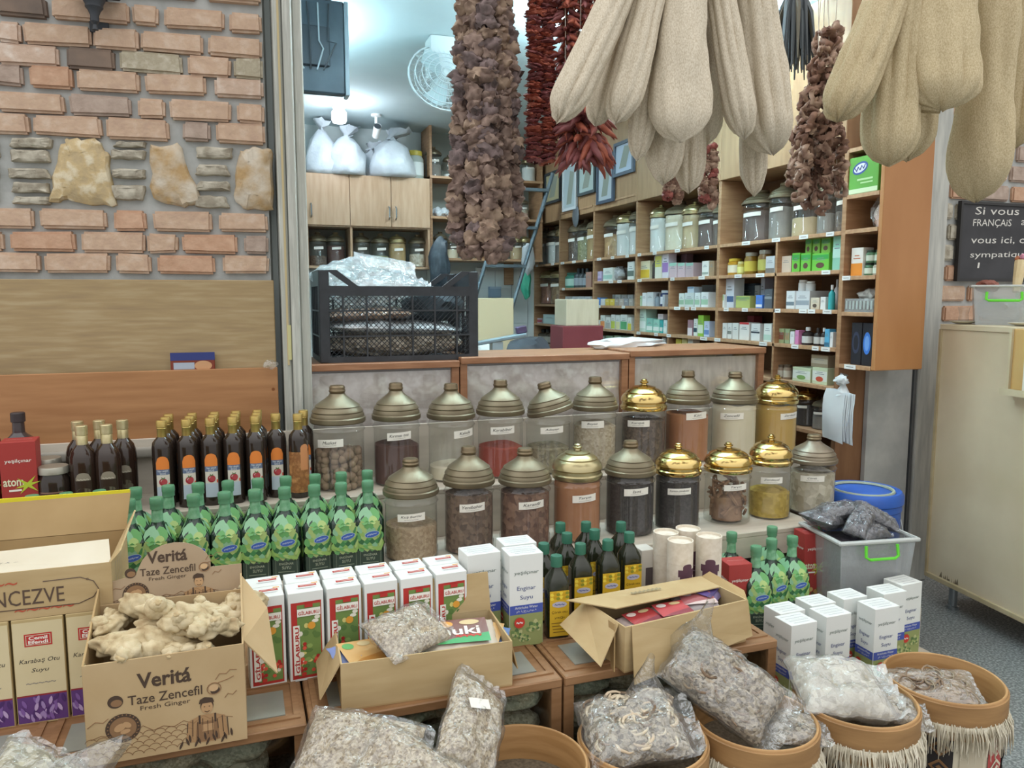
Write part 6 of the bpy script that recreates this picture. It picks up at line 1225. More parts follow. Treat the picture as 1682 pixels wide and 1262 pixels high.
b = MB(); panel(b, [(-w_ / 2, d / 2 - .02, h), (-w_ / 2, -d / 2 + .01, h), (-w_ / 2 - .05, -d / 2 + .01, h - .085), (-w_ / 2 - .05, d / 2 - .03, h - .07)], CARD, .003); b.build('side_flap', t)
b = MB(); panel(b, [(w_ / 2, -d / 2 + .01, h), (w_ / 2, d / 2 - .02, h), (w_ / 2 + .018, d / 2 - .02, h - .08), (w_ / 2 + .022, -d / 2 + .02, h - .085)], CARDIN, .003); b.build('side_flap', t)
def pouch(name, loc, rz, w_, l, cols, label, word=None, group=None, tilt=(0, 0)):
    t = empty(name, loc, label, 'pouch', group); t.rotation_euler = (R(tilt[0]), R(tilt[1]), R(rz)); b = MB(); pillow(b, w_, l, .035, flat(cols[0], .3), rnd.random() * 9, .25, 16); b.build('pack', t, angle=70)
    b = MB(); Mz = T((0, 0, .021)); b.rect(0, 0, l * .78, w_ * .74, flat(cols[1], .3), Mz); b.poly([(-l * .39, -w_ * .37), (l * .39, -w_ * .37), (l * .39, -w_ * .10), (-l * .1, -w_ * .22)], flat(cols[2], .3), Mz, .0006); b.disc(-l * .2, w_ * .22, l * .12, w_ * .1, flat(cols[3], .3), Mz, .0008); b.disc(l * .15, w_ * .25, l * .14, w_ * .08, flat('#cdb98a', .3), Mz, .0009)
    if word: b.text(word, w_ * .26, PAPER, Mz, .0, .0, .0014, l * .55, weight=.02); b.text('~~~~', w_ * .1, flat('#c23a30'), Mz, .02, -w_ * .17, .0014, l * .35)
    b.build('print', t); return t
G = 'pouches in the seed carton'
pouch('snack_pouch', (.512, 1.855, .518), -8, .135, .19, ('#cfc6b6', '#7a5146', '#3f9a55', '#e0a04a'), 'brown and green pouch with white lettering in the seed carton', 'nuki', G, (12, 0)); pouch('snack_pouch', (.252, 1.85, .505), 20, .12, .13, ('#7f8fc0', '#c9a063', '#b5803f', '#5fa05a'), 'yellow and blue pouch at the near end of the seed carton', None, G, (14, 8)); pouch('snack_pouch', (.585, 1.87, .500), 60, .12, .11, ('#6f8fc4', '#8fb0d6', '#c9a063', '#dfe3e8'), 'blue pouch squeezed in at the far end of the seed carton', None, G, (5, -12))
packet('seed_packet', (.375, 1.85, .558), (22, 0, 28), .155, .20, .062, SEED, 3, 'clear packet of pale seeds lying in the open carton', 'packet', flap=.12)
b = MB(); b.box(-.19, .19, -.085, .085, 0, .055, flat('#8a7a66'), .004); tag(b.build('packet_layer', loc=(.412, 1.862, .4255), rz=R(-2.5)), 'bottom layer of packets in the seed carton', 'packets', kind='stuff')
t = tray_carton('open brown carton tilting over the cabinet edge, flaps spread', (1.115, 1.835, .4205), 7, .42, .20, .125); w_, d, h = .42, .20, .125
b = MB(); panel(b, [(w_ / 2, d / 2, h), (-w_ / 2 - .06, d / 2, h + .01), (-w_ / 2 + .03, d / 2 - .115, h + .012), (w_ / 2 - .01, d / 2 - .095, h - .0)], CARD, .003); b.text('~~~~~~~', .018, mat('faint_print', '#8a7f63', rough=.9), T((-.03, d / 2 - .045, h + .012)) @ Rx(R(0)), 0, 0, .002, .10, rot=R(-2)); b.text('TARIM', .010, mat('faint_print', ''), T((-.03, d / 2 - .045, h + .012)), 0, 0, .002, .08) if 0 else None
b.build('back_flap', t)
b = MB(); panel(b, [(-w_ / 2, d / 2, h), (-w_ / 2, -d / 2 + .03, h), (-w_ / 2 - .075, -d / 2 + .0, h - .09), (-w_ / 2 - .075, d / 2 + .01, h - .06)], CARD, .003); panel(b, [(-w_ / 2 - .01, -d / 2 + .03, h), (-w_ / 2 - .01, -d / 2 + .06, h), (-w_ / 2 - .02, -d / 2 + .03, .01), (-w_ / 2 - .03, -d / 2, .01)], CARDIN, .003); b.build('side_flap', t)
b = MB(); panel(b, [(w_ / 2, -d / 2, h), (w_ / 2, d / 2, h), (w_ / 2 + .035, d / 2, h + .012), (w_ / 2 + .035, -d / 2 + .05, h + .004)], CARDIN, .003); b.build('side_flap', t)
b = MB(); panel(b, [(-w_ / 2 + .02, -d / 2, h), (w_ / 2, -d / 2, h), (w_ / 2 + .01, -d / 2 - .012, .02), (-w_ / 2 + .01, -d / 2 - .03, -.02)], CARD, -.003); b.build('front_flap', t)
for i, (x, y, rz, c) in enumerate(((1.02, 1.80, 12, ('#b9a9a4', '#a23c3c', '#7c2f3a', '#d8c8c0')), (1.12, 1.81, 2, ('#b5a8a6', '#b5484a', '#8a3a44', '#d5cdc8')), (1.22, 1.84, -10, ('#a9a2a4', '#9c5a5c', '#c9b5b0', '#bdb0b0')), (1.27, 1.88, 40, ('#7a6f9a', '#59467e', '#463a6a', '#8a7ab5')))):
    pouch('spice_pouch', (x, y, .505 + .006 * i), rz, .09, .13, c, ('red and clear pouch at the torn end of the tilted carton', 'red pouch in the middle of the tilted carton', 'dull red and silver pouch toward the far end of the tilted carton', 'purple pouch showing its corner in the tilted carton')[i], None, 'pouches in the tilted carton', (8, 0))
b = MB(); b.box(-.19, .19, -.08, .08, 0, .06, flat('#6f5a5a'), .004); tag(b.build('packet_layer', loc=(1.115, 1.835, .4255), rz=R(7)), 'bottom layer of packets in the tilted carton', 'packets', kind='stuff')
# ---------------------------------------------------------------- sieve drums on fringed kilim stands
BENT = mat('bent_wood_rim', '#9c7548', '#b58d5d', 5, (1, 1, 9), rough=.55, bump=.05); BENT2 = mat('bent_wood_band', '#8a6740', '#a37d50', 5, (1, 1, 9), rough=.6)
FR1 = mat('cream_fringe', '#c6bda6', '#ded7c5', 40, rough=.95); FR2 = mat('grey_fringe', '#a9a08c', '#bfb7a3', 40, rough=.95)
KIL = [flat('#2e2a2a', .95), flat('#a84a46', .95), flat('#cfc5ae', .95), flat('#7a5a3c', .95), flat('#b9ae98', .95)]
def sieve_drum():
    t = empty('sieve_drum', (0, 0, 0)); b = MB(); r = .156; z1 = .330
    b.lathe([(r - .007, .225), (r, .225), (r, z1 - .003), (r - .002, z1), (r - .005, z1), (r - .007, z1 - .003), (r - .007, .225)], BENT, 56); b.build('rim', t, angle=60)
    b = MB(); b.lathe([(r + .0005, .268), (r + .0045, .268), (r + .0045, z1 - .008), (r + .0005, z1 - .006)], BENT2, 56); b.build('rim_band', t, angle=60)
    b = MB(); b.disc(0, 0, r - .007, r - .007, mat('sieve_mesh_bottom', '#5d5344', '#786c5a', 120, rough=.9), T((0, 0, .240)), n=40); b.build('mesh_bottom', t)
    b = MB(); rr = random.Random(9)
    for i in range(520):
        a = 6.2832 * i / 520 + rr.uniform(-.01, .01); r0 = r + .004; L = rr.uniform(.05, .085); o_ = rr.uniform(.003, .018); da = rr.uniform(-.05, .05); z0 = .262 + rr.uniform(-.01, .012)
        b.tube([(r0 * math.cos(a), r0 * math.sin(a), z0), ((r0 + o_ * .8) * math.cos(a + da * .4), (r0 + o_ * .8) * math.sin(a + da * .4), z0 - L * .35), ((r0 + o_) * math.cos(a + da), (r0 + o_) * math.sin(a + da), z0 - L)], [.0022, .0018, .0008], (FR1, FR1, FR2)[i % 3], 3, cap=False)
    b.lathe([(r + .0005, .25), (r + .006, .252), (r + .006, .266), (r + .0005, .268)], FR1, 40)
    b.build('fringe', t)
    b = MB(); rk = .152; b.lathe([(0, .002), (rk * .96, .002), (rk, .23), (rk * .9, .235)], KIL[2], 48)
    for k in range(12):
        a0 = 6.2832 * k / 12; wd = .42
        patch(b, rk * .985, a0, a0 + wd, .01, .225, KIL[(0, 4, 1)[k % 3]], 0, 7, .002 + .002)
        if k % 3 != 1:
            c = KIL[2] if k % 3 == 2 else KIL[3]
            for j in range(4):
                zc = .035 + j * .054
                for q, cc in ((1, c), (.62, KIL[(0, 4, 1)[k % 3]]), (.3, c)):
                    am = a0 + wd / 2 - math.pi / 2; pts = [(am - .17 * q, zc), (am, zc - .024 * q), (am + .17 * q, zc), (am, zc + .024 * q)]; rq = rk + .0035 + (1 - q) * .002
                    b.add([(rq * math.cos(a), rq * math.sin(a), z) for a, z in pts], [(0, 1, 2, 3)], cc)
    b.build('kilim_cover', t); return t
SD_ = Proto(sieve_drum)
DR = [(-.375, 1.55, 'wooden sieve drum under the clear bag at the near end'), (-.06, 1.56, 'wooden sieve drum showing only a bit of rim below the ginger carton'), (.26, 1.57, 'wooden sieve drum hidden under the seed bags'), (.580, 1.575, 'empty wooden sieve drum beside the seed bags'), (.897, 1.57, 'wooden sieve drum holding the bag of pale curled strips'), (1.214, 1.555, 'wooden sieve drum under the bag of dark bark'), (1.533, 1.545, 'wooden sieve drum under the cloudy bag of white husks'), (1.850, 1.548, 'wooden sieve drum at the walkway end holding one flat packet')]
for i, (x, y, lab) in enumerate(DR): SD_.put((x, y, 0), R(17 * i), lab, 'drum', 'sieve drums on kilim stands')
packet('seed_bag', (.21, 1.60, .40), (32, 8, -25), .20, .27, .10, SEED, 5, 'large clear bag of pale seeds leaning on the cabinet, behind the others', group='clear bags of pale seeds', flap=.12)
packet('seed_bag', (.285, 1.50, .385), (38, 20, -40), .19, .22, .09, SEED, 8, 'clear bag of pale seeds lying over the largest one', group='clear bags of pale seeds', flap=.15)
packet('seed_bag', (.12, 1.46, .355), (30, -5, 12), .16, .20, .08, SEED, 12, 'lowest clear bag of pale seeds at the front of the heap', group='clear bags of pale seeds', flap=.15)
packet('seed_bag', (.475, 1.62, .405), (42, -18, 62), .16, .26, .085, SEED, 14, 'clear bag of pale seeds with a white paper label, beside the empty drum', group='clear bags of pale seeds', flap=.15, label_card=True)
packet('herb_bag', (-.385, 1.505, .47), (42, -12, 80), .22, .26, .12, mat('pale_fluffy_herb', '#7a7562', '#b9b39d', 90, rough=.9, kind='voronoi', bump=.7), 21, 'glossy clear bag of pale fluffy herb at the near corner', flap=.12, peak=(.05, -.02, .17, (.02, -.03)))
CUR = [mat('pale_curl', '#b9a58a', '#cdbca3', 20, rough=.7), mat('brown_curl', '#6a5440', '#84705a', 20, rough=.7), mat('cream_curl', '#c9bba2', rough=.7)]
packet('curl_bag', (.878, 1.585, .345), (14, -6, -14), .22, .26, .10, DARKH, 25, 'clear bag of pale curled strips lying in its drum', flap=.22, strips=(95, CUR, .0045), peak=(.05, .06, .13, (.02, .03)))
packet('bark_bag', (1.150, 1.605, .405), (32, 26, -48), .19, .30, .11, CHIP, 31, 'clear bag of dark bark propped up across its drum, top twisted to a point', flap=.25, peak=(-.10, .03, .17, (-.03, .05)), strips=(70, [mat('bark_strip', '#6a5644', '#927c66', 25, rough=.85), mat('bark_strip_grey', '#8a7c68', rough=.85)], .004))
packet('bark_packet', (1.295, 1.50, .31), (10, 5, -20), .12, .14, .05, CHIP, 37, 'small clear packet of bark lying low beside the twisted bag', flap=.2)
packet('husk_bag', (1.500, 1.575, .345), (12, 4, -22), .22, .24, .10, mat('white_husk', '#8f8776', '#cfc8b8', 60, rough=.85, kind='voronoi', bump=.6), 41, 'cloudy clear bag of white husks heaped on its drum', flap=.3, film=clear('cloudy_bag_film', (.94, .95, .94), .10, .14, .30, (.80, .80, .77), bump=.8, bscale=30))
packet('husk_packet', (1.60, 1.49, .315), (10, 12, -30), .13, .16, .05, DARKH, 43, 'small packet of grey herb under the cloudy bag', flap=.2)
packet('stick_packet', (1.80, 1.545, .305), (16, -4, -30), .15, .23, .045, mat('brown_sticks', '#6a5440', '#9a8266', 30, (1, 6, 1), rough=.85), 47, 'flat clear packet of brown sticks in the walkway-end drum', flap=.08, strips=(30, [mat('bark_strip', ''), mat('bark_strip_grey', '')], .003))
# ---------------------------------------------------------------- plastic bin of dark packets, bucket, hanging bags
t = empty('plastic_bin', (2.15, 2.200, .2705), 'translucent grey plastic bin with green handles, heaped with dark packets', 'bin', None, R(-9)); w_, d, h = .30, .25, .27
b = MB(); k = .86
for (ax, ay), (bx, by) in (((-1, -1), (1, -1)), ((1, -1), (1, 1)), ((1, 1), (-1, 1)), ((-1, 1), (-1, -1))):
    panel(b, [(ax * w_ / 2 * k, ay * d / 2 * k, 0), (bx * w_ / 2 * k, by * d / 2 * k, 0), (bx * w_ / 2, by * d / 2, h), (ax * w_ / 2, ay * d / 2, h)], BIN, -.003)
b.box(-w_ / 2 * k, w_ / 2 * k, -d / 2 * k, d / 2 * k, 0, .004, BIN); b.build('tub', t)
b = MB(); 
for (x0, x1, y0, y1) in ((-w_ / 2 - .012, w_ / 2 + .012, -d / 2 - .012, -d / 2 + .004), (-w_ / 2 - .012, w_ / 2 + .012, d / 2 - .004, d / 2 + .012), (-w_ / 2 - .012, -w_ / 2 + .004, -d / 2, d / 2), (w_ / 2 - .004, w_ / 2 + .012, -d / 2, d / 2)): b.box(x0, x1, y0, y1, h - .014, h, mat('bin_rim_plastic', '#b7bbb8', rough=.35), .004)
b.build('rim', t)
for s_ in (-1, 1):
    b = MB(); b.tube([(-.062, s_ * (d / 2 + .016), h - .015), (-.064, s_ * (d / 2 + .022), h - .055), (-.05, s_ * (d / 2 + .024), h - .064), (.05, s_ * (d / 2 + .024), h - .064), (.064, s_ * (d / 2 + .022), h - .055), (.062, s_ * (d / 2 + .016), h - .015)], .0055, flat('#66d33a', .35), 8); b.build('handle', t)
DKP = mat('dark_raisins', '#2c2a30', '#57535a', 80, rough=.6, kind='voronoi', bump=.6)
GREYF = clear('smoky_bag_film', (.80, .82, .86), .10, .10, .08, bump=.7, bscale=30)
for i, (x, y, z, rot, w2, l2) in enumerate(((2.05, 2.26, .575, (8, 10, 25), .13, .17), (2.12, 2.16, .58, (10, -24, 30), .085, .15), (2.21, 2.18, .59, (8, 26, -32), .085, .17), (2.15, 2.14, .55, (14, 0, 0), .10, .13), (2.22, 2.27, .58, (4, 0, 15), .14, .17), (2.11, 2.26, .60, (0, -10, -15), .11, .16))):
    packet('dark_packet', (x, y, z), rot, w2, l2, .06, DKP if i != 4 else DARKH, 51 + i, 'clear packet of dark dried fruit in the bin, ' + ('at the corner by the jars', 'rolled one leaning on the near side', 'longest, sloping toward the walkway', 'small one at the front rim', 'brownish one at the back', 'on top at the back')[i], 'packet', 'dark packets in the bin', .1, film=GREYF)
b = MB(); b.box(-.11, .11, -.09, .09, .01, .24, DKP, .01); tag(b.build('packet_layer', loc=(2.15, 2.200, .272), rz=R(-9)), 'lower layer of dark packets seen through the bin wall', 'packets', kind='stuff')
t = empty('blue_bucket', (2.46, 2.50, 0), 'blue plastic barrel with a grey lid standing on the floor behind the bin', 'bucket'); b = MB(); BL = mat('blue_plastic', '#2d59b0', '#3463bc', 6, rough=.4)
b.lathe([(0, 0), (.13, 0), (.14, .02), (.148, .30), (.150, .52), (.154, .525), (.154, .555), (.148, .56)], BL, 36); b.build('body', t)
b = MB(); b.lathe([(.156, .55), (.160, .555), (.160, .585), (.150, .60), (.135, .60), (.128, .592), (0, .592)], BL, 36); b.tube([(.12 * math.cos(a), .12 * math.sin(a), .597) for a in [6.2832 * i / 24 for i in range(25)]], .007, flat('#a9b39c'), 5); b.build('lid', t)
b = MB(); b.tube([(-.152, 0, .50), (-.162, -.05, .47), (-.09, -.15, .40), (.0, -.17, .38), (.09, -.15, .40), (.162, -.05, .47), (.152, 0, .50)], .003, STEEL, 5); b.build('handle', t)
p = at(1382, 650, X=2.575); t = empty('hanging_bags', (2.575, p.y - .005, 1.05), 'bunch of flat white paper bags hung below the narrow end column', 'bags'); WB = flat('#d3dadd', .6)
for k in range(6):
    b = MB(); y0 = -.085 + .008 * k; y1 = .085 - .010 * (5 - k) * .6; zb_ = -.30 + .006 * ((k * 3) % 5); x = -.004 * k
    vs = []; fs = []
    for j in range(7):
        for i in range(5):
            yy = y0 + (y1 - y0) * i / 4; zz = -.07 + (zb_ + .07) * j / 6; pin = 1 if j else .92; vs.append((x - .012 * math.sin(j * .5) + .006 * noise.noise(Vector((yy * 20, zz * 12, k * 3))), yy * pin, zz + .012 * (i - 2) * .3))
    for j in range(6):
        for i in range(4): a = j * 5 + i; fs.append((a, a + 1, a + 6, a + 5))
    b.add(vs, fs, WB, True); b.add([(v[0] - .002, v[1], v[2]) for v in vs], [f[::-1] for f in fs], WB, True); b.build('paper_bag', t, angle=80)
b = MB(); b.lathe([(.012, -.012), (.006, -.03), (.02, -.055), (.045, -.085)], WB, 14); b.v = [(x * .6, y + .012 * noise.noise(Vector((x * 50, y * 50, z * 50))), z + .02 * noise.noise(Vector((x * 60, y * 60, 3)))) for x, y, z in b.v]; b.blob((-.01, 0, -.02), .028, WB, 3, .7, 3, 3, (.6, 1.3, .8)); b.bar((.025, 0, .0), (-.015, 0, .01), .004, STEEL); b.build('knotted_top', t, angle=80)
# ---------------------------------------------------------------- black crate on the counter
cx0, cx1, cy0, cy1, cz, ch = .292, .935, 3.06, 3.41, 1.1475, .362
t = empty('plastic_crate', ((cx0 + cx1) / 2, (cy0 + cy1) / 2, cz), 'black latticed plastic crate with raised corners on the counter top', 'crate'); W, D = (cx1 - cx0) / 2, (cy1 - cy0) / 2
b = MB()
for sx_ in (-1, 1):
    for sy_ in (-1, 1):
        b = MB(); b.box(sx_ * W - (.040 if sx_ > 0 else 0), sx_ * W + (.040 if sx_ < 0 else 0), sy_ * D - (.012 if sy_ > 0 else 0), sy_ * D + (.012 if sy_ < 0 else 0), 0, ch, BLACKP, .003)
        b.box(sx_ * W - (.012 if sx_ > 0 else 0), sx_ * W + (.012 if sx_ < 0 else 0), sy_ * D - (.040 if sy_ > 0 else 0), sy_ * D + (.040 if sy_ < 0 else 0), 0, ch, BLACKP, .003)
        xa = sx_ * (W - .03); panel(b, [(xa, sy_ * D - sy_ * .001, ch), (xa - sx_ * .04, sy_ * D - sy_ * .001, ch), (xa - sx_ * .135, sy_ * D - sy_ * .001, ch - .072), (xa - sx_ * .10, sy_ * D - sy_ * .001, ch - .072)], BLACKP, sy_ * sx_ * .010); b.build('corner_post', t)
for sy_ in (-1, 1):
    b = MB(); y = sy_ * (D - .006)
    for z0, z1, th in ((0, .022, .007), (.100, .106, .007), (.200, .206, .007), (.262, .300, .006)): b.box(-W + .03, W - .03, y - th, y + th, z0, z1, BLACKP)
    for i in range(1, 7): b.box(-W + i * 2 * W / 7 - .003, -W + i * 2 * W / 7 + .003, y - .006, y + .006, 0, .29, BLACKP)
    for i in range(44):
        x = -W - .22 + i * .021
        for s_ in (-1, 1):
            xe = x + s_ * .25
            za, zb_ = .02, .27; xa, xb = x, xe
            if xb > W - .02: zb_ = za + (W - .02 - xa); xb = W - .02
            if xb < -W + .02: zb_ = za + (xa + W - .02); xb = -W + .02
            if xa < -W + .02:
                if s_ > 0: za += (-W + .02 - xa); xa = -W + .02
                else: continue
            if xa > W - .02 or zb_ - za < .01: continue
            b.bar((xa, y, za), (xb, y, zb_), .0017, BLACKP, 3)
    b.build('long_side', t)
for sx_ in (-1, 1):
    b = MB(); x = sx_ * (W - .006)
    for z0, z1 in ((0, .022), (.100, .106), (.200, .206), (.30, ch)): b.box(x - .006, x + .006, -D + .03, D - .03, z0, z1, BLACKP)
    for i in range(1, 5): b.box(x - .006, x + .006, -D + i * 2 * D / 5 - .003, -D + i * 2 * D / 5 + .003, 0, .33, BLACKP)
    for i in range(18):
        y0 = -D + .03 + i * .017
        b.bar((x, y0, .02), (x, min(D - .02, y0 + .25), .02 + min(.25, D - .02 - y0)), .0017, BLACKP, 3); b.bar((x, y0, .02), (x, max(-D + .02, y0 - .25), .02 + min(.25, y0 + D - .02)), .0017, BLACKP, 3)
    b.build('short_side', t)
b = MB(); b.box(-W + .01, W - .01, -D + .01, D - .01, 0, .006, BLACKP); b.build('bottom', t)
cxm, cym = (cx0 + cx1) / 2, (cy0 + cy1) / 2
b = MB(); b.blob((0, 0, .06), 1, mat('herb_bits', '#8d806c', '#f3ecdd', 75, rough=.9, kind='voronoi', bump=.5), 4, .15, 5, 4, (.285, .150, .062)); tag(b.build('dried_herb_heap', loc=(cxm, cym - .005, cz + .005)), 'dried herb bits covering the bottom of the black crate', 'herbs', kind='stuff')
packet('white_packet', (cxm - .02, cym - .02, cz + .140), (4, 2, 4), .30, .52, .06, mat('white_bits', '#b9c2c8', '#f0f3f4', 60, rough=.6, kind='voronoi'), 61, 'cloudy white plastic packet inside the black crate', flap=.1, film=MILKF)
packet('brown_packet', (cxm - .11, cym - .01, cz + .185), (0, -2, -2), .29, .36, .06, mat('orange_brown_bits', '#8a5f42', '#b3855f', 60, rough=.8, kind='voronoi', bump=.4), 63, 'packet of orange-brown bits under the plastic in the crate', flap=.1)
b = MB(); b.blob((0, 0, 0), 1, mat('dark_cloth', '#3b444a', '#4a545a', 14, rough=.85, bump=.3), 3, .3, 2.5, 9, (.13, .13, .075)); tag(b.build('dark_cloth', loc=(cxm + .17, cym, cz + .22)), 'dark cloth bundled at the far end of the crate', 'cloth')
for i, (dx, dy, rot, w2, l2, t2, lab) in enumerate(((-.08, .01, (12, -3, 3), .30, .40, .10, 'big crumpled sheet of clear plastic spilling over the crate rim'), (-.20, .06, (30, -20, 20), .22, .24, .05, 'crumpled plastic bag at the door-post corner of the crate'), (-.02, .10, (62, 8, 8), .20, .26, .03, 'plastic sheet corner poking up above the crate'))):
    t = empty('plastic_wrap', (cxm + dx, cym + dy, cz + (.30, .34, .345)[i]), lab, 'plastic', 'clear plastic in the crate'); t.rotation_euler = tuple(R(a) for a in rot)
    b = MB(); pillow(b, w2, l2, t2, MILKF, 71 + i, .8, 26, None, .15); b.build('sheet', t, angle=40)
    b = MB(); pillow(b, w2 * .8, l2 * .8, t2 * .6, FILM, 81 + i, .9, 20, T((0, 0, t2 * .3))); b.build('inner_fold', t, angle=40)
# ---------------------------------------------------------------- things hung over the stall
RAILM = mat('dark_iron_rail', '#4a4640', rough=.5, metal=.5)
def rail(y, x0, x1, z, lab):
    b = MB(); b.bar((x0, y, z), (x1, y, z), .012, RAILM, 10)
    b.bar((x0 + .02, y, z), (x0 + .02, 3.05, z + .05), .010, RAILM, 8); b.bar((x1 - .02, y, z), (x1 - .02, 3.0, z + .05), .010, RAILM, 8)
    tag(b.build('hanging_rail'), lab, 'rail')
rail(1.62, .3, 3.1, 2.62, 'iron rail over the stall from which the loofahs hang'); rail(2.02, .2, 3.13, 2.66, 'iron rail from which the dried strings hang')
LOOF = mat('loofah_fibre', '#bdb09a', '#d9cfbc', 420, (1, 1, .5), rough=.95, bump=.9, bscale=260, c3='#cdc2ae', spec=.1)
LOOF2 = mat('golden_loofah_fibre', '#b09f7e', '#cdbe9e', 420, (1, 1, .5), rough=.95, bump=.9, bscale=260, c3='#c0b08e', spec=.1)
def loofah(px0, py0, px1, py1, wpx, y, seed, lab, m, grp, flat_=.8, y0=None):
    p1 = at(px1, py1, Y=y); p0 = at(px0, py0, Y=y if y0 is None else y0); dirv = (p0 - p1).normalized()
    L = (p0 - p1).length; rad = wpx * depth(p1) / FPX / 2; top = p0
    t = empty('loofah', p1, lab, 'loofah', grp); b = MB(); n = 54; k = 36; vs = []; fs = []
    q = dirv.to_track_quat('Z', 'Y'); bend = random.Random(seed).uniform(-.02, .02)
    for j in range(k + 1):
        s_ = j / k
        rr_ = math.sin(min(1, s_ / .13) * math.pi / 2) ** .5 * (1 - .26 * max(0, s_ - .30) / .70) if s_ < .9 else .775 * (1 - ((s_ - .9) / .1) ** 2 * .75)
        rr_ = max(rr_, .04)
        for i in range(n):
            a = 2 * math.pi * i / n
            ridge = 1 + (.20 if seed % 5 else .05) * abs(math.sin(a * 4.5 + .5 * math.sin(s_ * 4 + seed))) ** .6 - .11 + (.10 if seed % 5 else .26) * noise.noise(Vector((math.cos(a) * 1.1, math.sin(a) * 1.1, s_ * 3.2 + seed * 5))) + .05 * noise.noise(Vector((math.cos(a) * 3, math.sin(a) * 3, s_ * 12 + seed)))
            v = Vector((rad * rr_ * ridge * math.cos(a), rad * rr_ * ridge * math.sin(a) * flat_, s_ * L)); v.x += bend * math.sin(s_ * 3.14) * 1.0
            if s_ < .08: v.z += .012 * noise.noise(Vector((math.cos(a) * 2, math.sin(a) * 2, seed)))
            vs.append(q @ v)
    for j in range(k):
        for i in range(n): fs.append((j * n + i, j * n + (i + 1) % n, (j + 1) * n + (i + 1) % n, (j + 1) * n + i))
    fs.append(tuple(reversed(range(n)))); fs.append(tuple(range(k * n, (k + 1) * n)))
    b.add(vs, fs, m, True); b.build('sponge', t, angle=70)
    b = MB(); e = Vector((top.x * .8 + .2 * (p0.x), 1.62, 2.62)) - p1; b.bar(top - p1 - dirv * .02, e, .0022, flat('#cfc6b2'), 5); b.build('cord', t)
g1, g2 = 'loofahs of the middle bunch', 'loofahs of the bunch by the doorway'
for a in ((1075, -150, 915, 200, 74, 1.60, 1, 'leftmost loofah of the middle bunch, slanting down in front of the red peppers', .75, 1.62), (1085, -150, 978, 205, 58, 1.68, 2, 'narrow shaded loofah just behind the slanting one', .75, None), (1095, -150, 1012, 202, 68, 1.58, 3, 'pale loofah third along the middle bunch', .75, 1.62), (1100, -150, 1047, 262, 50, 1.64, 4, 'thin loofah between the pale one and the big dented one', .8, None),
          (1125, -160, 1118, 232, 96, 1.53, 5, 'big dented loofah in the front of the middle bunch', .7, 1.62), (1160, -150, 1222, 226, 60, 1.56, 6, 'slim loofah slanting toward the doorway, beside the big dented one', .8, 1.62), (1220, -150, 1268, 252, 96, 1.60, 7, 'wide smooth loofah at the doorway side of the middle bunch', .75, 1.63), (1110, -100, 1090, 302, 68, 1.66, 8, 'loofah end hanging below the big dented one, pepper side', .8, None),
          (1130, -100, 1132, 315, 58, 1.69, 9, 'lowest loofah end below the big dented one', .8, None), (1160, -120, 1160, 238, 70, 1.72, 10, 'shaded loofah behind the slim slanting one', .8, None), (1238, -100, 1238, 320, 46, 1.70, 11, 'narrow ribbed loofah showing below the wide smooth one', .85, None)):
    loofah(*a[:6], a[6], a[7], LOOF, g1, a[8], a[9])
for a in ((1500, -150, 1376, 198, 88, 1.62, 21, 'slanting loofah of the doorway bunch, in front of the dried rings', .7, None), (1500, -150, 1458, 272, 92, 1.60, 22, 'long grey-tan loofah of the doorway bunch', .75, None), (1555, -160, 1546, 182, 118, 1.52, 23, 'widest loofah, short and in front of the doorway bunch', .65, 1.60), (1540, -100, 1492, 262, 76, 1.68, 24, 'loofah tip behind the long grey-tan one', .8, None),
          (1640, -150, 1604, 330, 106, 1.62, 25, 'longest loofah of the doorway bunch, reaching the chalkboard', .75, None), (1690, -150, 1664, 245, 70, 1.70, 26, 'loofah at the picture edge behind the longest one', .8, None)):
    loofah(*a[:6], a[6], a[7], LOOF2, g2, a[8], a[9])
# strings of dried eggplant, rings and peppers: every dried piece is a part of its string
def crumple(seed, r, m, ring=False):
    b = MB(); bm = bmesh.new(); rr = random.Random(seed)
    n, k = 20, 8; vs = []; fs = []
    for j in range(k):                                         # a dried hollow cup, wrinkled
        s_ = j / (k - 1)
        if ring: rad, z = (.55 + .45 * math.sin(s_ * math.pi)) * r, (s_ - .5) * r * .9
        else: rad, z = (.45 + .55 * math.sin(.25 + s_ * 2.3)) * r, (s_ - .5) * r * 1.5
        for i in range(n):
            a = 2 * math.pi * i / n; v = Vector((math.cos(a), math.sin(a), s_ * 1.5)); w_ = 1 + .55 * noise.noise(v * 2.2 + Vector((seed, 0, 0))) + .36 * noise.noise(v * 5 + Vector((0, seed, 0))) + .25 * noise.noise(v * 11 + Vector((seed, seed, 0)))
            vs.append((rad * w_ * math.cos(a), rad * w_ * math.sin(a) * .85, z + .30 * r * noise.noise(v * 3 + Vector((0, 0, seed)))))
    for j in range(k - 1):
        for i in range(n): fs.append((j * n + i, j * n + (i + 1) % n, (j + 1) * n + (i + 1) % n, (j + 1) * n + i))
    o = len(vs); inner = []
    for j in range(k - 1, k - 4, -1):                          # the rim turns inward
        base = vs[(k - 1) * n:(k) * n]; f_ = .78 - .2 * (k - 1 - j)
        vs += [(x * f_, y * f_, z - .18 * r * (k - j)) for x, y, z in base]
    for q in range(3):
        a0 = (k - 1) * n if q == 0 else o + (q - 1) * n; a1 = o + q * n
        for i in range(n): fs.append((a0 + i, a0 + (i + 1) % n, a1 + (i + 1) % n, a1 + i))
    bm.free()
    if not ring: fs.append(tuple(reversed(range(n))))
    b.add(vs, fs, m, True); return b
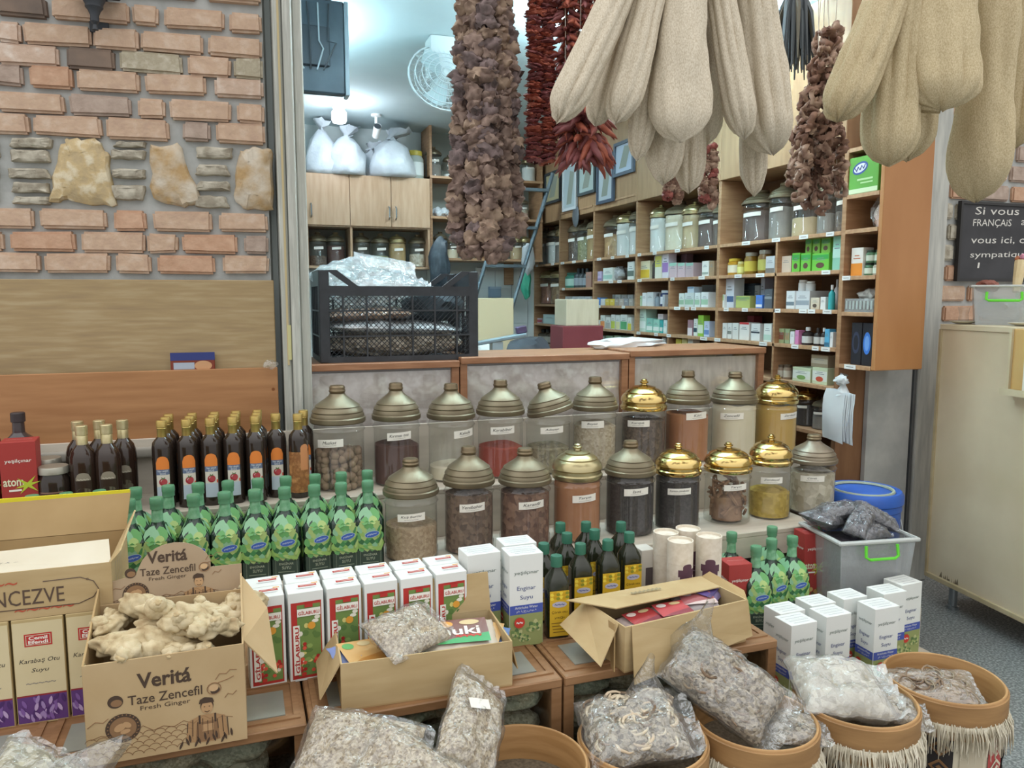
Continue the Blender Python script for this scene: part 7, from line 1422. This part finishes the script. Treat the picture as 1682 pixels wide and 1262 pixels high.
EGG = [mat('dried_eggplant_brown', '#655149', '#9a8478', 28, rough=.8, bump=.6, bscale=50), mat('dried_eggplant_purple', '#5a4e4c', '#8a7876', 28, rough=.8, bump=.6, bscale=50), mat('dried_eggplant_tan', '#7a6456', '#ad9682', 28, rough=.8, bump=.6, bscale=50)]
def piece_meshes(name, variants):
    out = []
    for b in variants: o = b.build(name, angle=80); out.append(o.data); bpy.data.objects.remove(o)
    return out
def string_of(name, part, meshes, pts, label, cat, group, jit, sc0, seed, tilt=1.0, topz=2.66, thread='#b9ad9a', leftover=None):
    rr = random.Random(seed); t = empty(name, pts[-1], label, cat, group)
    b = MB(); b.tube([p - pts[-1] for p in pts] if pts[0].z > topz - .02 else [Vector((pts[0].x, 2.02, topz)) - pts[-1]] + [p - pts[-1] for p in pts], .0014, flat(thread), 4); b.build('thread', t)
    return t, rr
EM = piece_meshes('eggplant', [crumple(i, .027, EGG[i % 3]) for i in range(7)])
def hang(t, name, mesh, loc, rot, s_):
    o = bpy.data.objects.new(name, mesh); COL.objects.link(o); o.parent = t; o.location = loc; o.rotation_euler = rot; o.scale = s_ if isinstance(s_, tuple) else (s_,) * 3; return o
def strand(x_top, x_bot, py1, y, n, meshes, part, lab, cat, grp, seed, size, swirl=.004, py0=-40, name='dried_string', end=0, aspect=(1, 1, 1), thread='#b9ad9a', tiltz=.5):
    a = at(x_top, py0, Y=y); e = at(x_bot, py1, Y=y); t, rr = string_of(name, part, meshes, [a, e], lab, cat, grp, swirl, size, seed, thread=thread)
    for i in range(n):
        p = a.lerp(e, (i + .3) / n) - e
        hang(t, part, meshes[rr.randrange(len(meshes))], (p.x + rr.uniform(-swirl, swirl), p.y + rr.uniform(-swirl, swirl), p.z), (rr.uniform(-tiltz, tiltz) + (3.14 if rr.random() < .3 else 0), rr.uniform(-tiltz, tiltz), rr.uniform(0, 6.28)), tuple(size * rr.uniform(.85, 1.2) * q for q in aspect))
    return t
gE = 'strings of dried eggplant'
for i, (xt, xb, y1, y, lab) in enumerate(((768, 752, 402, 2.03, 'string of dried eggplants nearest the fan'), (782, 782, 420, 1.98, 'string of dried eggplants, second from the fan, hanging in front'), (800, 806, 432, 1.96, 'longest string of dried eggplants, in the middle of the bunch'), (815, 830, 412, 1.99, 'string of dried eggplants next to the red peppers, front'), (826, 848, 385, 2.06, 'string of dried eggplants closest to the red peppers, behind'), (795, 768, 425, 2.06, 'string of dried eggplants hidden behind the second one'), (800, 822, 425, 2.08, 'string of dried eggplants behind the middle of the bunch'))):
    strand(xt, xb, y1, y, 27, EM, 'eggplant', lab, 'dried eggplants', gE, 100 + i, .98, .008)
PEP = [mat('dried_red_pepper', '#7c403a', '#a8625a', 40, rough=.5), mat('dried_dark_pepper', '#6b3c3a', '#94585a', 40, rough=.5), mat('dried_orange_pepper', '#94493a', '#be6e58', 40, rough=.5)]
PM = piece_meshes('pepper', [crumple(20 + i, .015, PEP[i % 3], True) for i in range(6)])
gP = 'strings of dried red peppers'
for i, (xt, xb, y1, lab) in enumerate(((878, 876, 268, 'string of small dried red peppers nearest the eggplants'), (897, 901, 270, 'string of small dried red peppers, second from the eggplants'))):
    for part_ in (0,): strand(xt, xb, y1, 2.05, 64, PM, 'pepper', lab, 'dried peppers', gP, 200 + i, 1.28, .007, name='pepper_string', aspect=(1.15, 1.15, .55), thread='#d8cfc4', tiltz=.3)
def chilli_mesh(seed, m):
    rr = random.Random(seed); b = MB(); L = .048; pts = []; 
    for i in range(6): s_ = i / 5; pts.append((s_ * L * 1.25, .006 * math.sin(s_ * 3 + seed), -.010 * s_ * s_ + .004 * noise.noise(Vector((s_ * 4, seed, 0)))))
    b.tube(pts, [.0060, .0085, .0078, .0062, .0042, .001], m, 6); b.tube([(-.008, 0, .002), (0, 0, 0)], .0014, flat('#7a5a34'), 4); return b
CM = piece_meshes('chilli', [chilli_mesh(i, PEP[i % 3]) for i in range(6)])
def chilli_string(xt, xb, y1, y, lab, seed, flare, n=95, even=False):
    a = at(xt, -40, Y=y); e = at(xb, y1, Y=y); t, rr = string_of('chilli_string', 'chilli', CM, [a, e], lab, 'dried peppers', gP, 0, 1, seed, thread='#d8cfc4')
    for i in range(n):
        s_ = i / (n - 1) if even or rr.random() < .6 else 1 - rr.random() * .35; p = a.lerp(e, s_) - e; f = flare if s_ > .72 else .85; az = rr.uniform(0, 6.28); dr = rr.uniform(.1, .5) + (.5 if s_ > .9 else 0)
        r0 = .012 * f; hang(t, 'chilli', CM[rr.randrange(6)], (p.x + r0 * math.cos(az), p.y + r0 * math.sin(az), p.z), (0, dr, az), (f * rr.uniform(.8, 1.15),) * 3)
    return t
chilli_string(930, 926, 222, 2.06, 'string of long dried chillies nearest the small pepper strings', 301, .9); chilli_string(955, 948, 262, 2.02, 'string of long dried chillies in the middle, flaring out at its end', 302, 1.15); chilli_string(975, 972, 248, 2.0, 'bushy string of long dried chillies in front of the loofahs’ shadow side', 303, 1.25); chilli_string(945, 935, 245, 2.1, 'string of long dried chillies hanging behind the others', 304, 1.0)
chilli_string(928, 930, 190, 2.04, 'short string of long dried chillies next to the small pepper strings', 305, 1.0, even=True); chilli_string(950, 952, 200, 2.07, 'short string of long dried chillies in the middle of the bundle', 306, 1.0, even=True); chilli_string(975, 972, 190, 2.05, 'short string of long dried chillies next to the slanting loofah', 307, 1.0, even=True)
RNG = [mat('dried_ring_brown', '#63463a', '#9c7a68', 35, rough=.75, bump=.4), mat('dried_ring_pale', '#76584a', '#c2a692', 35, rough=.75, bump=.4)]
def curl_ring(seed, r, m):
    b = MB(); rr = random.Random(seed); n = 18; pts = []; rs = []
    for i in range(n + 1):
        a = 6.2832 * i / n; k = 1 + .28 * noise.noise(Vector((math.cos(a) * 1.5, math.sin(a) * 1.5, seed))); pts.append((r * k * math.cos(a), r * k * .8 * math.sin(a), r * .5 * noise.noise(Vector((math.cos(a) * 1.3, math.sin(a) * 1.3, seed + 5))))); rs.append(r * (.26 + .22 * noise.noise(Vector((math.cos(a) * 2, math.sin(a) * 2, seed + 9)))))
    b.tube(pts, rs, m, 7); b.v = [(x, y, z * 1.7) for x, y, z in b.v]; return b
RM = piece_meshes('dried_ring', [curl_ring(40 + i, .020, RNG[i % 2]) for i in range(4)] + [crumple(40 + i, .024, RNG[i % 2], True) for i in range(3)])
gR = 'strings of dried pepper rings'
for i, (xt, xb, y0, y1, y, lab) in enumerate(((1345, 1312, 100, 330, 1.98, 'string of dried brown rings nearest the wide loofah'), (1352, 1330, 60, 345, 2.02, 'string of dried brown rings, second from the wide loofah'), (1362, 1352, 50, 352, 1.96, 'string of dried brown rings ending lowest'), (1372, 1375, 45, 320, 2.03, 'string of dried brown rings nearest the slanting loofah'), (1338, 1300, 130, 300, 2.05, 'short string of dried brown rings behind the wide loofah'))):
    strand(xt, xb, y1, y, 22, RM, 'dried_ring', lab, 'dried rings', gR, 400 + i, 1.15, .012, py0=y0, name='ring_string', thread='#d5cabb', tiltz=1.3)
SM = piece_meshes('dried_flower', [crumple(60 + i, .018, (RNG[1], RNG[0], PEP[0], RNG[1])[i]) for i in range(4)])
for i, (x, y0, y1, lab) in enumerate(((1112, 250, 335, 'short string of small dried pods under the loofahs, with a red tip'), (1156, 245, 330, 'short string of small dried pods beside the loofah tip, second of two'), (1170, 240, 345, 'short string of small dried pods nearest the shelf upright'), (1098, 270, 325, 'short string of small dried pods nearest the picture frames'))):
    strand(x, x, y1, 2.08, 11, SM, 'pod', lab, 'dried pods', 'short strings of small pods', 500 + i, .85, .006, py0=y0, name='pod_string')
# dark dried bunch high behind the wide loofah
b = MB(); rr = random.Random(3)
for i in range(90): 
    a = rr.uniform(0, 6.28); q = rr.uniform(.4, 1.5); b.tube([(0, 0, .12), (.035 * q * math.cos(a), .035 * q * math.sin(a), .02 - .05 * rr.random()), (.05 * q * math.cos(a), .05 * q * math.sin(a), -.13 - .08 * rr.random())], [.003, .008, .002], flat(('#4a5054', '#5d6468', '#6e6a5c')[i % 3]), 4)
b.bar((0, 0, 0), (0, -.05, .6), .002, flat('#6e6a5c'), 4)
p = at(1305, 20, Y=2.2); tag(b.build('dried_bunch', loc=p), 'dark dried herb bunch high behind the wide loofah', 'herbs')
# ---------------------------------------------------------------- wall lantern at the top of the brick wall
lx_, lz_ = onwall(165, 66); q = WP + wdir * lx_ + Vector((0, 0, lz_)); t = empty('wall_lantern', q, 'black iron wall lantern at the top of the brick wall', 'lantern'); b = MB(); IR = mat('black_iron', '#33363b', '#41454b', 20, rough=.5)
b.lathe([(0, 0), (.010, .003), (.006, .02), (.014, .03), (.014, .05), (.020, .065), (.028, .075), (.028, .085), (.036, .1), (.036, .108), (.05, .125)], IR, 18, M=T((0, -.10, 0))); b.build('finial', t)
b = MB(); b.box(-.075, .075, -.165, -.035, .125, .15, IR, .004); b.box(-.065, .065, -.155, -.045, .40, .42, IR, .004)
for x in (-.065, .06): 
    for y in (-.155, -.05): b.box(x, x + .006, y, y + .006, .15, .40, IR)
b.lathe([(.09, .42), (.03, .50), (0, .52)], IR, 4, False, M=T((0, -.10, 0)) @ Rz(R(45))); b.build('cage', t)
b = MB(); b.box(-.03, .03, -.014, -.0, .02, .32, IR, .003); b.bar((0, -.01, .14), (0, -.06, .135), .012, IR); b.build('bracket', t)
b = MB(); b.box(-.058, .058, -.148, -.052, .152, .398, PANE); b.build('glass', t)
# ---------------------------------------------------------------- pale counter in the doorway on the walkway side
BEIGE = mat('beige_laminate', '#c4b798', '#d3c7aa', 2.5, rough=.5, c3='#cabda0'); BEIGED = mat('beige_edge', '#a59673', '#b7a988', 8, rough=.6)
A = Vector((2.95, 2.60, 0)); Bv = Vector((2.871, 2.06, 0)); dirA = (Bv - A).normalized(); ang = math.atan2(dirA.y, dirA.x)
t = empty('sales_counter', (A.x, A.y, 0), 'tall beige panelled counter on steel feet in the doorway', 'counter', None, ang)      # local +x runs toward the street, local +y away from the stall
Lc, Dc, z0, z1 = 1.35, .62, .128, 1.262
b = MB(); b.box(0, Lc, 0, Dc, z1, z1 + .024, mat('pale_top', '#c5bb9d', '#d0c7ac', 4, rough=.4), .002); b.build('top', t)
b = MB(); b.box(.004, Lc - .004, .006, .022, z0, z1, BEIGE); b.box(.004, .02, .022, Dc - .01, z0, z1, BEIGE); b.box(Lc - .02, Lc - .004, .022, Dc - .01, z0, z1, BEIGE); b.box(.02, Lc - .02, Dc - .026, Dc - .01, z0, z1, BEIGE); b.box(.02, Lc - .02, .022, Dc - .026, z0, z0 + .016, BEIGED); b.build('body', t)
b = MB(); b.box(.0, Lc, -.004, .008, z0 - .004, z0 + .018, BEIGED, .002); b.box(0, .012, -.003, .008, z0, z1, BEIGED); 
rr = random.Random(1)
for i in range(9): b.poly([(.08 + .012 * i + rr.uniform(0, .02), z0 + .02), (.10 + .012 * i, z0 + .02), (.095 + .012 * i, z0 + .03 + rr.uniform(0, .02))], flat('#6f6450', .9), T((0, .0052, 0)) @ FRONT)
b.build('edge_trim', t)
for x, y in ((.10, .07), (Lc - .1, .07), (.10, Dc - .08), (Lc - .1, Dc - .08)): b = MB(); b.lathe([(0, 0), (.026, 0), (.026, .012), (.018, .016), (.018, z0), (0, z0)], STEEL, 16, M=T((x, y, 0))); b.build('leg', t)
def on_desk(px, py, zz): return at(px, py, Z=zz)
cA = math.cos(ang); sA = math.sin(ang)
def dk(u, v, z): return Vector((A.x + u * cA - v * sA, A.y + u * sA + v * cA, z))
t = empty('leaflet_holder', dk(.40, 0, 1.02), 'light wooden leaflet holder fixed to the beige counter', 'holder', None, ang); b = MB()
HW = mat('light_holder_wood', '#c39f63', '#cfae74', 5, rough=.5); b.box(0, .40, -.012, .006, .02, .26, HW, .002); b.box(0, .40, -.05, -.012, .0, .012, mat('pale_tray_edge', '#c9bf9f', rough=.5), .002); b.box(0, .40, -.052, -.048, 0, .026, mat('pale_tray_edge', '')); b.box(0, .012, -.022, .006, .012, .26, mat('pale_tray_edge', '')); b.build('holder_back', t)
for k in range(5): b = MB(); b.box(.10 + .004 * k, .26 + .004 * k, -.045 + .006 * k, -.042 + .006 * k, .0125, .19 - .006 * (k % 2), flat(('#dcdcd6', '#3a3a38', '#d5d5ce', '#e0e0da', '#6a6a66')[k])); b.build('leaflet', t)
# on the counter
zt = z1 + .0245
def saucer(px, lab):
    p = on_desk(px, 527, zt); t = empty('saucer', (p.x, p.y, zt), lab, 'saucer', 'saucers with tea glasses'); b = MB(); b.lathe([(0, .002), (.03, .002), (.055, .012), (.057, .014), (.03, .006), (0, .006)], flat('#c9c5b5', .25), 24); b.build('dish', t)
    g = empty('tea_glass', (p.x, p.y, zt + .0065), lab.replace('saucer', 'upturned tea glass on the saucer'), 'glass', 'tea glasses'); b = MB(); b.lathe([(.026, 0), (.020, .03), (.023, .055), (.017, .075), (.016, .08), (0, .08)], GLASS, 20); b.build('glass_body', g)
pS = dk(.14, .10, zt)
for u, v, lab in ((.055, .07, 'pale saucer at the corner of the beige counter'), (.32, .12, 'pale saucer beside the clear box')):
    p = dk(u, v, zt); t = empty('saucer', p, lab, 'saucer', 'saucers with tea glasses'); b = MB(); b.lathe([(0, .002), (.03, .002), (.055, .012), (.057, .014), (.03, .006), (0, .006)], flat('#c9c5b5', .25), 24); b.build('dish', t)
    g = empty('tea_glass', p + Vector((0, 0, .0065)), lab.replace('pale saucer', 'small tea glass on the saucer'), 'glass', 'tea glasses'); b = MB(); b.lathe([(0, 0), (.018, 0), (.020, .02), (.017, .035), (.024, .07), (.023, .07)], GLASS, 20); b.build('glass_body', g)
p = at(1645, 500, Y=2.44); p.z = zt; t = empty('clear_box', p, 'clear plastic box with green handle on the beige counter', 'box', None, R(-48)); w_, d, h = .225, .19, .17; b = MB(); k = .86
for (ax, ay), (bx, by) in (((-1, -1), (1, -1)), ((1, -1), (1, 1)), ((1, 1), (-1, 1)), ((-1, 1), (-1, -1))): panel(b, [(ax * w_ / 2 * k, ay * d / 2 * k, 0), (bx * w_ / 2 * k, by * d / 2 * k, 0), (bx * w_ / 2, by * d / 2, h), (ax * w_ / 2, ay * d / 2, h)], BIN, -.003)
b.box(-w_ / 2 - .01, w_ / 2 + .01, -d / 2 - .01, -d / 2, h - .01, h, mat('bin_rim_plastic', ''), .003); b.box(-w_ / 2 - .01, w_ / 2 + .01, d / 2, d / 2 + .01, h - .01, h, mat('bin_rim_plastic', ''), .003); b.box(-w_ / 2 - .01, -w_ / 2, -d / 2, d / 2, h - .01, h, mat('bin_rim_plastic', ''), .003); b.box(w_ / 2, w_ / 2 + .01, -d / 2, d / 2, h - .01, h, mat('bin_rim_plastic', ''), .003)
b.box(-w_ / 2 * k, w_ / 2 * k, -d / 2 * k, d / 2 * k, 0, .004, BIN); b.build('tub', t)
for s_ in (1, -1): b = MB(); b.tube([(-.062, s_ * (d / 2 + .014), h - .03), (-.064, s_ * (d / 2 + .018), h - .06), (-.055, s_ * (d / 2 + .02), h - .066), (.055, s_ * (d / 2 + .02), h - .066), (.064, s_ * (d / 2 + .018), h - .06), (.062, s_ * (d / 2 + .014), h - .03)], .0055, flat('#66d33a', .35), 8); b.build('handle', t)
b = MB(); b.blob((0, 0, .06), 1, MILKF, 3, .3, 3, 5, (.08, .10, .055)); tag(b.build('plastic_wrap', loc=p + Vector((0, 0, .006))), 'crumpled clear plastic inside the box on the beige counter', 'plastic')
b = MB(); b.blob((0, 0, .0), 1, mat('brown_cakes', '#6b3a2c', '#8a5040', 20, rough=.6), 3, .3, 3, 5, (.055, .04, .028)); tag(b.build('brown_lump', loc=p + dk(-.03, -.05, 0) - A + Vector((0, 0, .165))), 'reddish brown dried lump on top of the clear box', 'dried fruit')
b = MB(); b.tube([(0, 0, 0), (.02, .01, .06), (.045, .02, .13)], [.014, .020, .026], mat('dried_straw_wrap', '#c9b58a', '#d8c8a2', 20, rough=.8), 10)
for i in range(9): b.blob((.045 + .014 * math.cos(i * 2.1), .02 + .014 * math.sin(i * 2.1), .135 + .008 * (i % 3)), .012, (flat('#b5405a'), flat('#a86a4a'), flat('#c98aa0'))[i % 3], 2, .4, 2, i)
tag(b.build('flower_posy', loc=p + dk(.04, .03, 0) - A + Vector((0, 0, .14))), 'straw-wrapped posy of pink dried flowers standing in the clear box', 'flowers')
# chalkboard on the brick wall
c0 = at(1577, 330, Y=3.02); c1 = at(1577, 462, Y=3.02); t = empty('chalkboard', (c0.x, 3.02, c1.z), 'framed chalkboard with white French handwriting on the brick wall', 'chalkboard'); hb = c0.z - c1.z
b = MB(); b.box(.012, .9, -.004, .008, .012, hb - .012, mat('black_slate', '#37373a', '#424245', 6, rough=.7)); b.build('board', t)
b = MB(); FRM = flat('#2f2e2e', .5); b.box(0, .92, -.012, .010, 0, .014, FRM); b.box(0, .92, -.012, .010, hb - .014, hb, FRM); b.box(0, .014, -.012, .010, 0, hb, FRM); b.box(.906, .92, -.012, .010, 0, hb, FRM); b.build('frame', t)
b = MB(); CH = flat('#d8d6d0', .9); M = T((0, -.0045, 0)) @ FRONT
for s_, px0, px1, py, hh in (('Si vous êtes', 1601, 1722, 344, .040), ('FRANÇAiS', 1597, 1660, 366, .044), ('a', 1676, 1683, 366, .026), ('vous ici, c’est', 1594, 1712, 393, .042), ('sympatique !', 1592, 1700, 418, .040), ('1', 1604, 1608, 436, .028)):
    u0 = at(px0, py, Y=3.02).x - c0.x; u1 = at(px1, py, Y=3.02).x - c0.x; z = at(px0, py, Y=3.02).z - c1.z; b.text(s_, hh, CH, M, (u0 + u1) / 2, z, .0004, u1 - u0, rot=R(1.5), shear=.05)
b.build('chalk_writing', t)
